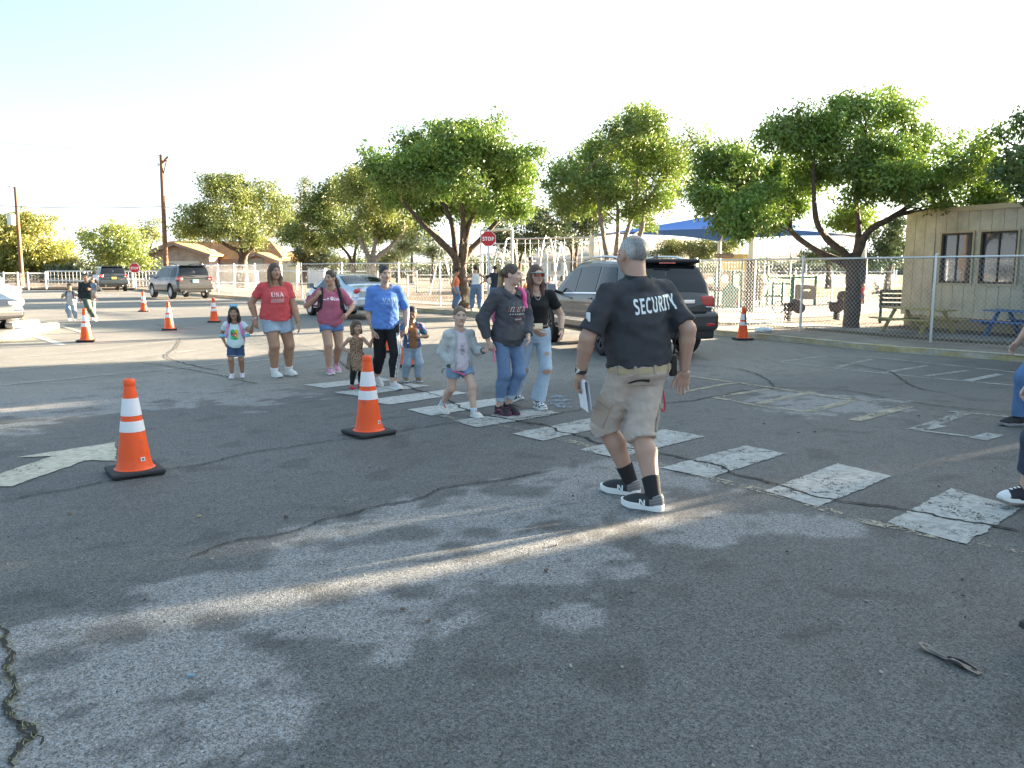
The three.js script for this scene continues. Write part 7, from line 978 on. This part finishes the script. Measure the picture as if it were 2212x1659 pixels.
// --- woman in blue
const stripes = (x, y, z, p) => { const a = y > p.knee[0].y ? [p.hips[0], p.knee[0]] : [p.knee[0], p.ank[0]]; const ax = a[1].clone().sub(a[0]), l = ax.length(); ax.normalize(); const q = V(x, y, z).sub(a[0]), t = q.dot(ax); q.addScaledVector(ax, -t); if (q.length() > .13 || y > p.hipC.y - .1) return null; const c = V(.55, 0, .85); c.addScaledVector(ax, -c.dot(ax)).normalize(); const s = ax.clone().cross(c).dot(q); if (q.dot(c) < .01 || q.length() > .15) return null; const k = (s + .031) / .0124; return k > 0 && k < 5 && Math.floor(k) % 2 === 0 ? [.75, .75, .78] : null; };
const pBlue = person('woman in blue tee and black side-striped leggings leading two small children', { H: 1.645, feet: [[856, 841], [816, 832]], yaw: 22, footYaw: [16, 10], footPitch: [0, 24], skin: SK.fair, hip: [-.01, .02], lean: 3, arm: 1.02, leg: 1.12, torso: { hip: 1.08, waist: 1.16, waistD: 1.15, chest: 1.06, chestD: 1.08 }, headYaw: 4, handR: { px: [806, 713], dz: .1, curl: .6, pole: [-.6, -.1, -.7] }, handL: { px: [878, 703], dz: .0, curl: .6, pole: [.6, -.1, -.7] },
  hair: { style: 'bun', color: [.03, .022, .018], thick: .009, bun: [-.03, .1, -.07] }, top: { name: 't_shirt', color: [.12, .25, .62], sleeve: .9, hem: -.1, loose: .014, fold: .009, sleeveOff: .018 }, bottom: { name: 'leggings', color: [.012, .012, .014], end: 1.82, off: .006, fold: .002, fn: (x, y, z, p) => stripes(x, y, z, p) }, shoes: { color: [.6, .58, .57], sole: .034 }, cell: .0095 });
printOn(pBlue, 'shirt_print', printTex(.26, .12, (x, w, h) => { x.fillStyle = '#b9cdf0'; x.font = 'bold ' + h * .66 + 'px serif'; x.textAlign = 'center'; x.textBaseline = 'middle'; x.fillText('VAII', w * .5, h * .42); for (let i = 0; i < 16; i++) x.fillRect(w * (.1 + .05 * i), h * (.72 + .1 * ((i * 7) % 3) / 3), w * .03, h * .08); }), [.02, pBlue.T * .68], [.26, .12], 1);
{ const w = band(pBlue, 1, .88, .026, .018, M([.35, .2, .14], .5), 'watch'); part(w, 'watch_case', tf(new THREE.CylinderGeometry(.015, .015, .01, 14), pBlue.arm[1].mid.clone().lerp(pBlue.arm[1].end, .88).add(V(-.024, 0, .012)), [0, 0, 1.57]), mSilver); }
// --- toddler and small boy
const leo = (x, y, z) => { const n = noise(x * 75, y * 75, z * 75); return n > .22 ? [.04, .02, .014] : n > .1 ? [.2, .11, .06] : [.36, .23, .15]; };
const pTod = person('toddler in a leopard print dress, black leggings and red shoes', { H: .945, child: .95, feet: [[781, 836], [762, 841]], yaw: 34, skin: [.5, .3, .21], headYaw: 6, hip: [0, 0], handL: { px: [804, 733], dz: .1, curl: .6, pole: [.2, -1, -.3] }, handR: { px: [756, 762], dz: .05, curl: .35, pole: [-.6, -.2, -.6] },
  hair: { style: 'bob', color: [.11, .06, .035], tip2: [.17, .1, .055], thick: .013, line: -.05 }, top: { name: 'dress', color: [.36, .23, .15], fn: leo, sleeve: 0, off: .012, hem: -.62, neck: .97, scoop: .25, cutArm: .108, fold: .002, skirt: { from: .25, r0: .1, r1: .185 } }, bottom: { name: 'leggings', color: [.012, .012, .013], end: 1.9, off: .004, fold: .001 }, shoes: { color: [.6, .03, .05], sole: .012, low: 1, soleMat: M([.4, .05, .06], .7) }, cell: .009 });
const pBoy = person('small boy in blue patterned open shirt and pale jeans with checker shoes', { H: 1.085, child: .72, feet: [[906, 825], [877, 825]], yaw: 18, footYaw: [14, 8], skin: [.34, .19, .12], headYaw: -10, headPitch: 16, handR: { px: [880, 712], dz: .12, curl: .7, pole: [-.8, -.8, -.2] }, handL: { px: [908, 728], dz: .06, curl: .9, pole: [.8, -.5, -.5] },
  hair: { style: 'short', color: [.012, .01, .009], short: 1, thick: .01, nape: -.07 }, top: { name: 'open_shirt', color: [.05, .1, .24], sleeve: .75, hem: -.06, loose: .014, fold: .006, fn: (x, y, z, p) => { const [fx, t, fz] = p.frame(x, y, z); if (fz > 0 && Math.abs(fx) < .055 + .012 * noise(y * 20, 1, 1)) return [.27, .13, .06]; const n = noise(x * 38, y * 38, z * 38); return n > .34 ? [.12, .4, .22] : n < -.36 ? [.5, .2, .08] : null; } }, bottom: { name: 'jeans', color: [.33, .43, .52], denim: 1, end: 1.93, off: .014, loose: .008, fold: .004 }, shoes: { color: [.24, .13, .05], sole: .03, fn: (x, y, z) => Math.abs(y - .05 - .012 * Math.sin(z * 40)) < .005 && z < .1 ? [.75, .73, .7] : null }, cell: .01 });
{ const h = pBlue.hands[0], g = new THREE.Group(); pBlue.root.add(g); const c = h.end.clone().addScaledVector(h.d, .11).add(V(.0, -.02, .05)); part(g, 'key_ring', tf(new THREE.TorusGeometry(.018, .0025, 6, 16), c), mSilver); part(g, 'chain', bar(c, c.clone().add(V(0, -.07, .0)), .004, 6), mSilver); part(g, 'fob', rbox(.03, .05, .012, .006, [c.x, c.y - .1, c.z]), mInk); part(g, 'tag', tf(new THREE.CylinderGeometry(.011, .011, .003, 14), [c.x, c.y - .11, c.z + .009], [1.57, 0, 0]), mSticker); detach(pBlue.root, g, 'bunch_of_keys', 'dark key fob dangling between the woman in blue and the boy', 'keys'); }
// --- girl in grey zip jacket
const pGrey = person('young girl in open grey hooded jacket, pale tee and denim shorts', { H: 1.23, child: .62, feet: [[1030, 902], [957, 892]], yaw: 30, footYaw: [10, 6], footPitch: [0, 30], skin: SK.pale, headYaw: -14, hip: [.0, .0], lean: 0, handR: { px: [972, 790], dz: .06, curl: .8, pole: [-.6, -.1, -.7] }, handL: { px: [1046, 757], dz: .12, curl: .6, pole: [.2, -1, -.4] },
  hair: { style: 'pony', color: [.16, .1, .06], thick: .008, tail: [0, .0, -.12], tip: [.02, -.12, -.12] }, top: { name: 'jacket', color: [.5, .52, .52], sleeve: 1.88, hem: -.34, loose: .018, fold: .008, sleeveOff: .015, fn: (x, y, z, p) => { const [fx, t, fz] = p.frame(x, y, z); if (fz > .02 && Math.abs(fx + .004) < .078 - .02 * smooth(.6, 1, t)) return [.62, .54, .6]; for (const i of [0, 1]) { const e = p.arm[i].end; if (Math.hypot(x - e.x, y - e.y, z - e.z) < .045) return [.1, .12, .1]; } return null; } }, bottom: { name: 'denim_shorts', color: [.2, .3, .42], denim: 1, end: .52, off: .012, loose: .016 }, shoes: { color: [.72, .68, .6], sole: .03, fn: (x, y, z) => Math.abs(x) < .012 && z > .03 && z < .11 && y > .05 ? [.6, .06, .08] : z < -.03 ? [.15, .14, .15] : null }, sock: M([.55, .65, .75], .9), sockH: .14, cell: .0095 });
printOn(pGrey, 'shirt_print', printTex(.12, .16, (x, w, h) => { x.strokeStyle = '#8d8a92'; x.lineWidth = w * .022; setSeed(9); for (let i = 0; i < 7; i++) { x.beginPath(); x.moveTo(w * rr(.25, .75), h * rr(.1, .9)); x.quadraticCurveTo(w * rnd(), h * rnd(), w * rr(.2, .8), h * rr(.1, .9)); x.stroke(); } x.fillStyle = '#9a97a0'; for (const [u, v, a, b] of [[.4, .3, .12, .08], [.55, .6, .14, .09], [.4, .85, .16, .05]]) { x.beginPath(); x.ellipse(u * w, v * h, a * w, b * h, .3, 0, 7); x.fill(); } }), [-.004, pGrey.T * .5], [.12, .16], 1);
{ const Q = new THREE.Matrix4().makeBasis(pGrey.right, pGrey.up, pGrey.fwd).setPosition(pGrey.hipC); for (const s of [1, -1]) { const pts = []; for (const t of [.95, .8, .6, .4, .2, 0, -.2, -.32]) { const x = s * (.055 + .03 * smooth(1, .4, t)) - .004; pts.push(V(x, pGrey.T * t, frontZ(pGrey, x, pGrey.T * t) + .004)); } part(pGrey.shirt, 'jacket_edge', tubePath(pts, .012, .012, 8, 40).applyMatrix4(Q), M([.4, .42, .42], .9)); } part(pGrey.shirt, 'hood', tubePath([V(-.075, pGrey.T * .94, .035), V(-.08, pGrey.T * 1.02, -.03), V(0, pGrey.T * 1.0, -.085), V(.08, pGrey.T * 1.02, -.03), V(.075, pGrey.T * .94, .035)], .03, .03, 10, 40).applyMatrix4(Q), M([.38, .4, .4], .9));
  const stick = (hd, label, o) => { const m = part(pGrey.root, 'toy', bar(hd.end.clone().addScaledVector(hd.d, .07).add(V(...o[0])), hd.end.clone().addScaledVector(hd.d, .07).add(V(...o[1])), .008, 8), M([.85, .12, .3], .5)); const g = detach(pGrey.root, m, 'pink_stick', label, 'stick'); m.name = 'stick'; }; stick(pGrey.hands[1], 'pink stick in the lowered hand of the girl in grey jacket', [[-.02, .01, .02], [.1, -.04, .08]]); stick(pGrey.hands[0], 'pink strip hanging from the joined hands beside the grey hoodie', [[.05, .02, .04], [.055, -.12, .05]]); }
// --- woman in charcoal hoodie
const pHood = person('woman in charcoal hoodie and cuffed jeans with blonde-brown ponytail', { H: 1.64, feet: [[1104, 895], [1086, 897]], yaw: 34, footYaw: [8, 4], footPitch: [10, 0], skin: SK.pale, headYaw: 34, hip: [.02, .0], lean: 4, arm: .96, leg: .9, torso: { hip: 1.0, waist: 1.04, chest: 1.0 }, handR: { px: [1054, 735], dz: .1, curl: .6, pole: [-.6, -.1, -.7] }, handL: { px: [1141, 727], dz: .05, curl: .4, pole: [.6, -.1, -.7] },
  hair: { style: 'pony', color: [.085, .055, .035], thick: .009, tail: [.0, .0, -.14], tip: [.03, -.3, -.14], fn: (x, y, z) => { const t = smooth(-.1, -.14, z) * smooth(.0, -.05, y); return [lerp(.085, .36, t), lerp(.055, .25, t), lerp(.035, .13, t)]; } }, top: { name: 'hoodie', color: [.075, .077, .09], sleeve: 1.9, hem: -.2, loose: .016, fold: .012, sleeveOff: .024, off: .016, neck: 1.02, scoop: .2 }, bottom: { name: 'jeans', color: denimM, denim: 1, end: 1.8, off: .006, loose: .004, fold: .003, fn: (x, y, z, p) => { for (const i of [0, 1]) { const a = p.knee[i], b = p.ank[i], t = (y - a.y) / (b.y - a.y); if (t > .7 && Math.hypot(x - lerp(a.x, b.x, t), z - lerp(a.z, b.z, t)) < .09) return [.4, .5, .58]; } const n = 1 + .28 * fbm(x * 9, y * 7, z * 9, 3) + .14 * noise(x * 90, y * 30, z * 90); return denimM.map((q) => q * n); } }, shoes: { color: [.025, .022, .026], sole: .032, soleMat: M([.1, .03, .06], .7), fn: (x, y, z) => Math.abs(y - .045 - .02 * Math.sin(z * 30)) < .004 && Math.abs(x) > .025 ? [.6, .1, .25] : null } });
printOn(pHood, 'hoodie_print', printTex(.3, .26, (x, w, h) => { x.strokeStyle = '#8e8c92'; x.lineWidth = w * .008; x.beginPath(); x.ellipse(w * .42, h * .3, w * .12, h * .22, 0, 0, 7); x.stroke(); x.beginPath(); x.ellipse(w * .64, h * .3, w * .14, h * .24, 0, 0, 7); x.stroke(); for (let i = 0; i < 9; i++) { x.fillStyle = i % 3 ? '#c9c2c0' : '#b5604a'; x.save(); x.translate(w * (.1 + i * .085), h * .4); x.transform(1, 0, -.25, 1, 0, 0); x.fillRect(0, -h * .1, w * .03, h * .2); x.fillRect(0, i % 2 ? -h * .1 : h * .07, w * .07, h * .025); x.restore(); } x.fillStyle = '#d8d4d2'; for (let i = 0; i < 8; i++) { x.fillRect(w * (.17 + i * .085), h * .58, w * .045, h * .05); } x.fillStyle = '#c03038'; x.fillRect(w * .45, h * .7, w * .12, h * .05); x.fillStyle = '#d8d4d2'; x.font = 'italic bold ' + h * .11 + 'px serif'; x.fillText('Sports', w * .39, h * .85); x.fillStyle = '#b03038'; x.fillRect(w * .46, h * .92, w * .1, h * .03); }), [.02, pHood.T * .6], [.3, .26], 1, 20, 16);
{ const Q = new THREE.Matrix4().makeBasis(pHood.right, pHood.up, pHood.fwd).setPosition(pHood.hipC), T = pHood.T; part(pHood.shirt, 'hood', merge([tubePath([V(-.03, T * .9, .085), V(-.1, T * 1.0, .02), V(-.06, T * 1.05, -.09), V(.06, T * 1.05, -.09), V(.1, T * 1.0, .02), V(.03, T * .9, .085)], .036, .036, 12, 48), tf(new THREE.SphereGeometry(1, 20, 14).scale(.1, .1, .05), [0, T * .9, -.115])]).applyMatrix4(Q), M([.072, .074, .086], .95));
  const pz = (x, y) => frontZ(pHood, x, y); const P = [], I = []; const n = 10; for (let j = 0; j <= 6; j++) for (let i = 0; i <= n; i++) { const y = T * lerp(-.02, .3, j / 6), hw = lerp(.14, .085, smooth(.3, 1, j / 6)), x = (i / n - .5) * 2 * hw; P.push(x, y, pz(x, y) + .008); if (i < n && j < 6) { const k = j * (n + 1) + i; I.push(k, k + 1, k + n + 1, k + 1, k + n + 2, k + n + 1); } } const ge = new THREE.BufferGeometry(); ge.setAttribute('position', new THREE.Float32BufferAttribute(P, 3)); ge.setIndex(I); ge.computeVertexNormals(); part(pHood.shirt, 'front_pocket', ge.applyMatrix4(Q), M([.085, .085, .092], .95, { side: THREE.DoubleSide }));
  const gr = new THREE.Group(); pHood.root.add(gr); const pts = [V(.115, T * .98, -.06), V(.118, T * 1.06, .01), V(.125, T * .95, frontZ(pHood, .125, T * .95) + .015), V(.13, T * .8, frontZ(pHood, .13, T * .8) + .015), V(.14, T * .66, frontZ(pHood, .14, T * .66) + .01)]; part(gr, 'strap', tubePath(pts, .03, .024, 8, 24).applyMatrix4(Q), M([.85, .1, .32], .6)); part(gr, 'pack', rbox(.24, .3, .1, .04, [.03, T * .55, frontZ(pHood, .03, T * .55, -1) - .05], null, 3).applyMatrix4(Q), M([.8, .12, .32], .6)); detach(pHood.root, gr, 'backpack', 'bright pink bag slung over the shoulder of the charcoal hoodie', 'backpack'); }
// --- girl in sunglasses
const pSun = person('young woman in black crop tee, mirrored sunglasses and ripped flared jeans', { H: 1.655, feet: [[1167, 884], [1116, 876]], yaw: 14, footYaw: [14, 18], footPitch: [0, -16], footLift: [0, .012], skin: SK.fair, headYaw: 10, hip: [.08, 0], lean: 0, arm: .95, leg: .98, torso: { hip: .98, waist: .94, chest: .96 }, handR: { px: [1154, 713], dz: .22, curl: .5, pole: [-1, -.2, -.3] }, handL: { px: [1212, 716], dz: .03, curl: .3, pole: [.6, -.1, -.7] },
  hair: { style: 'long', color: [.1, .055, .035], len: .16, spread: .075, front: .03, thick: .011 }, top: { name: 'crop_tee', color: [.012, .012, .013], sleeve: .6, hem: .16, off: .01, fold: .004, neck: 1.0, scoop: .35 }, bottom: { name: 'flared_jeans', color: [.42, .53, .64], denim: 1, end: 1.94, off: .008, flare: .05, fold: .004, waist: .3, fn: (x, y, z, p) => { for (const i of [0, 1]) { const k = p.knee[i], dy = y - k.y + (i ? .01 : .03); if (z > k.z + .012 && Math.hypot((x - k.x) * .9, dy * 1.5) < .05 + .012 * noise(x * 60, y * 60, 1)) return [.5, .3, .22]; if (!i && z > k.z && Math.hypot(x - k.x - .01, (y - k.y - .17) * 1.3) < .03) return [.5, .3, .22]; } const n = 1 + .25 * fbm(x * 9, y * 7, z * 9, 3) + .12 * noise(x * 90, y * 30, z * 90); return [.42 * n, .53 * n, .64 * n]; } }, shoes: { color: [.75, .75, .75], sole: .026, low: 0, fn: (x, y, z) => noise(x * 45 + 4, y * 45, z * 38) > .08 ? [.015, .015, .018] : null } });
{ const hm = new THREE.Matrix4().copy(pSun.hM).multiply(new THREE.Matrix4().makeScale(pSun.hs, pSun.hs, pSun.hs)); const lens = new THREE.CylinderGeometry(.098, .1, .046, 20, 1, true, -.78, 1.56); lens.translate(0, .004, .012); const sg = pSun.part('sunglasses', merge([new THREE.CylinderGeometry(.1, .1, .008, 20, 1, false, -.85, 1.7).translate(0, .03, .012), bar(V(.075, .028, .078), V(.083, .022, -.01), .004, 6), bar(V(-.075, .028, .078), V(-.083, .022, -.01), .004, 6)]).applyMatrix4(hm), M([.2, .6, .55], .4)); part(sg, 'lens', lens.applyMatrix4(hm), M([.16, .03, .015], .08, { side: THREE.DoubleSide, metal: .3 }));
  const Q = new THREE.Matrix4().makeBasis(pSun.right, pSun.up, pSun.fwd).setPosition(pSun.hipC), T = pSun.T; const bz = (x, y) => { const o = pSun.at(x, y, .4); let t = 0; for (let k = 0; k < 50; k++) { const v = pSun.bottomF(o.x - pSun.fwd.x * t, o.y - pSun.fwd.y * t, o.z - pSun.fwd.z * t); if (v < .002) break; t += Math.max(.001, v * .6); } return .4 - t; };
  const pts = []; for (let i = 0; i <= 8; i++) { const x = lerp(-.12, .12, i / 8); pts.push(V(x, T * .22, bz(x, T * .22) + .002)); } const bl = pSun.part('belt', tubePath(pts, .014, .014, 8, 30).applyMatrix4(Q), M([.18, .1, .06], .6)); part(bl, 'buckle', rbox(.1, .07, .012, .012, [0, T * .22, bz(0, T * .22) + .02], null, 3).applyMatrix4(Q), M([.75, .68, .5], .3, { metal: .8 }));
  part(pSun.shirt, 'necklace', tubePath([V(-.05, T * .985, .035), V(-.035, T * .9, frontZ(pSun, -.035, T * .9) + .004), V(0, T * .82, frontZ(pSun, 0, T * .82) + .004), V(.035, T * .9, frontZ(pSun, .035, T * .9) + .004), V(.05, T * .985, .035)], .0022, .0022, 5, 30).applyMatrix4(Q), mSilver); band(pSun, 0, .95, .022, .008, mInk, 'wrist_band'); }
// --- far family
const pMom = person('woman in black hooded top and olive trousers carrying an infant', { H: 1.6, far: 1, feet: [[200, 690], [205, 693]], yaw: 14, footPitch: [0, 0], skin: SK.tan, leg: 1.2, torso: { hip: 1.2, waist: 1.2 }, hip: [-.1, 0], leanS: -3, handL: { t: [.1, .17, .12], curl: .6, pole: [1, -.6, 0] }, handR: { curl: .4 }, hair: { style: 'bun', color: HC.black }, top: { name: 'hooded_top', color: [.02, .03, .03], sleeve: 1.9, hem: -.05, loose: .02, off: .018 }, bottom: { name: 'trousers', color: [.1, .13, .1], end: 1.9, off: .01, loose: .01 }, shoes: { color: [.5, .47, .45] } });
{ const p = pMom.at(.12, pMom.T * .55, .1).applyAxisAngle(V(0, 1, 0), pMom.root.rotation.y).add(pMom.root.position); const px = 208, bab = person('infant in blue-grey clothes held on the hip of the woman in black', { H: .72, child: 1, far: 1, feet: [[201, 645, 24.4], [207, 643, 24.4]], gy: .62, yaw: -30, skin: SK.mid, hip: [0, 0], hair: { style: 'short', color: HC.mid, short: 1 }, top: { name: 'romper', color: [.2, .26, .36], sleeve: .6, hem: -.1 }, bottom: { name: 'shorts', color: [.5, .5, .52], end: .6 }, shoes: { color: [.6, .3, .3] } }); }
const pBoy2 = person('boy in pale printed tee and jeans gripping dark backpack straps', { H: 1.17, child: .6, far: 1, feet: [[163, 691], [150, 692]], yaw: 6, skin: SK.tan, handL: { t: [.17, .2, .1], curl: .9, pole: [1, -1, 0] }, handR: { t: [-.17, .2, .1], curl: .9, pole: [-1, -1, 0] }, hair: { style: 'short', color: HC.black, short: 1 }, top: { name: 't_shirt', color: [.5, .5, .5], sleeve: .7, hem: -.25, loose: .02 }, bottom: { name: 'jeans', color: [.24, .33, .46], denim: 1, end: 1.9, loose: .012 }, shoes: { color: [.5, .5, .5] } });
backpack(pBoy2, 'navy backpack worn by the boy in pale printed tee', [.03, .035, .07], [.03, .035, .07], { s: .78, sr: .026 });
// --- women standing by the fence
const kerbside = CURBH;
person('woman in coral top and high-waisted jeans standing sideways at the fence', { H: 1.6, far: 1, gy: kerbside, feet: [[986, 668], [983, 666]], yaw: 78, skin: SK.tan, torso: { hip: 1.15 }, leg: 1.15, hair: { style: 'bun', color: HC.black, bun: [0, .03, -.12] }, headPitch: 14, top: { name: 'crop_top', color: [.7, .2, .1], sleeve: 0, hem: .25, cutArm: .1, neck: .95 }, bottom: { name: 'jeans', color: [.12, .2, .32], denim: 1, end: 1.95, loose: .012, waist: .4 }, shoes: { color: [.05, .05, .05] } });
person('woman in white sleeveless top seen from behind, hands on hips', { H: 1.58, far: 1, gy: kerbside, feet: [[1019, 672], [1037, 672]], yaw: 184, skin: SK.mid, torso: { hip: 1.1 }, leg: 1.08, handL: { t: [.12, .09, -.02], curl: .7, pole: [1, .1, -.3] }, handR: { t: [-.12, .09, -.02], curl: .7, pole: [-1, .1, -.3] }, hair: { style: 'short', color: HC.black, thick: .02 }, top: { name: 'sleeveless_top', color: [.8, .8, .8], sleeve: 0, hem: .2, cutArm: .1 }, bottom: { name: 'jeans', color: [.14, .22, .34], denim: 1, end: 1.95, loose: .014, waist: .34 }, shoes: { color: [.6, .58, .55] } });
person('woman in dark tee seen from behind with elbow out, partly hidden by the hoodie', { H: 1.58, far: 1, gy: kerbside, feet: [[1062, 674], [1078, 674]], yaw: 176, skin: SK.mid, handL: { t: [.12, .09, -.02], curl: .7, pole: [1, .1, -.3] }, handR: { t: [-.12, .09, -.02], curl: .7, pole: [-1, .1, -.3] }, hair: { style: 'bun', color: HC.black, bun: [0, .06, -.12] }, top: { name: 't_shirt', color: [.03, .035, .05], sleeve: .7, hem: 0 }, bottom: { name: 'jeans', color: [.12, .2, .32], denim: 1, end: 1.95, loose: .01 }, shoes: { color: [.3, .3, .3] } });
person('small girl in pale yellow dress between the women at the fence', { H: 1.06, child: .75, far: 1, gy: kerbside, feet: [[1013, 668], [1019, 668]], yaw: 70, skin: SK.mid, hair: { style: 'long', color: HC.black, len: .1 }, top: { name: 'dress', color: [.75, .68, .42], sleeve: .3, hem: -.8, skirt: { from: .3, r0: .1, r1: .16 } }, shoes: { color: [.7, .3, .4] } });
// --- children on the playground
const kid = (label, u, v, d, H, yaw, topC, botC, hair = HC.black, o = {}) => { const k = A(u, v, d); return person(label, { H, child: .6, far: 1, cell: .016, gy: GY + (o.up ?? 0), feet: [[u + 3, v, d], [u - 2, v, d]], yaw, skin: o.skin ?? SK.tan, hair: { style: o.style ?? 'short', color: hair, len: .1 }, top: { name: 't_shirt', color: topC, sleeve: .7, hem: -.1 }, bottom: { name: 'shorts', color: botC, end: .9, loose: .02 }, shoes: { color: [.3, .3, .3] }, group: 'children playing behind the fence', ...o.extra }); };
kid('child in dark shirt riding high on the arched swing', 1157, 600, 38.2, 1.2, 90, [.05, .04, .04], [.05, .05, .06], HC.brown, { up: .95, extra: { feet: [[1164, 600, 38], [1160, 600, 38.3]], hip: [0, -.3], lean: -8, handL: { t: [.14, .34, .16] }, handR: { t: [-.14, .34, .16] } } });
kid('child in white shirt under the swings', 1213, 640, 36, 1.2, 150, [.75, .72, .72], [.5, .3, .35], HC.brown, { style: 'long' });
kid('child in pink shirt standing between the swings', 1186, 640, 39, 1.1, 30, [.7, .4, .45], [.2, .2, .3]);
kid('child in orange shirt beside the hoodie woman beyond the fence', 1137, 650, 33, 1.15, 60, [.65, .22, .1], [.3, .3, .35]);
kid('dark-haired person behind the bonnet of the big grey vehicle', 1256, 660, 27.5, 1.62, 120, [.1, .1, .12], [.1, .12, .2], HC.black, { extra: { child: 0 } });
kid('child in dark clothes running across the far end of the playground', 1895, 644, 39, 1.15, -80, [.04, .04, .05], [.04, .04, .05], HC.black, { skin: SK.mid, extra: { feet: [[1908, 644, 39.2], [1882, 644, 39]], lean: 14, footPitch: [0, 35], handL: { t: [.12, .14, .2] }, handR: { t: [-.12, .16, -.18] } } });
kid('child in red shirt crouched among the spring riders', 1860, 655, 34, .9, 20, [.5, .06, .06], [.1, .1, .2]);
// --- walkers stepping in at the right edge of the crosswalk
person('walker in jeans and black shoes entering on the far side of the crosswalk', { H: 1.74, male: 1, feet: [[2186, 919], [2330, 914]], yaw: -88, footPitch: [0, 30], skin: SK.fair, lean: 3, hip: [0, .06], hair: { style: 'short', color: HC.brown, short: 1 }, handR: { t: [-.16, .0, .07], curl: .4 }, handL: { t: [.17, .02, -.1], curl: .4 }, top: { name: 't_shirt', color: [.3, .32, .36], sleeve: .8, hem: -.1, loose: .02 }, bottom: { name: 'jeans', color: [.1, .19, .36], denim: 1, end: 1.96, loose: .02, off: .014 }, shoes: { color: [.02, .02, .022], sole: .028, soleMat: M([.25, .25, .26], .8) } });
const pConv = person('walker in black and white high-top sneakers at the end of the crosswalk', { H: 1.68, feet: [[2190, 1094], [2420, 1100]], yaw: -84, footYaw: [8, 0], footPitch: [-8, 28], footLift: [.015, 0], skin: SK.pale, lean: 3, hip: [0, .05], hair: { style: 'bob', color: HC.mid }, handR: { t: [-.15, .0, .05], curl: .6 }, handL: { t: [.16, .02, -.12], curl: .4 }, top: { name: 't_shirt', color: [.3, .28, .3], sleeve: .7, hem: -.1, loose: .015 }, bottom: { name: 'trousers', color: [.05, .06, .1], end: 1.62, loose: .02, off: .012 }, shoes: { color: [.015, .016, .03], sole: .03, high: 1, fn: (x, y, z) => z > .15 ? [.78, .78, .78] : Math.abs(x) < .013 && z > .02 && Math.floor(z * 70) % 2 === 0 ? [.8, .8, .8] : Math.hypot(y - .085, z + .006) < .017 && x < 0 ? [.8, .8, .8] : null } });
person('walker in grey-brown shoes and dark trousers passing the metal strap', { H: 1.76, male: 1, feet: [[2262, 1402], [2560, 1370]], yaw: -86, footPitch: [-12, 26], footLift: [.03, 0], skin: SK.mid, lean: 3, hip: [0, .05], hair: { style: 'short', color: HC.black, short: 1 }, top: { name: 't_shirt', color: [.2, .2, .22], sleeve: .8, hem: -.1, loose: .02 }, bottom: { name: 'trousers', color: [.06, .06, .07], end: 1.9, loose: .02, off: .014 }, shoes: { color: [.06, .055, .055], sole: .03, soleMat: M([.04, .04, .045], .8) } });
scene.traverse((o) => { if (o.isMesh) { o.castShadow = true; o.receiveShadow = true; } });
renderer.render(scene, camera);
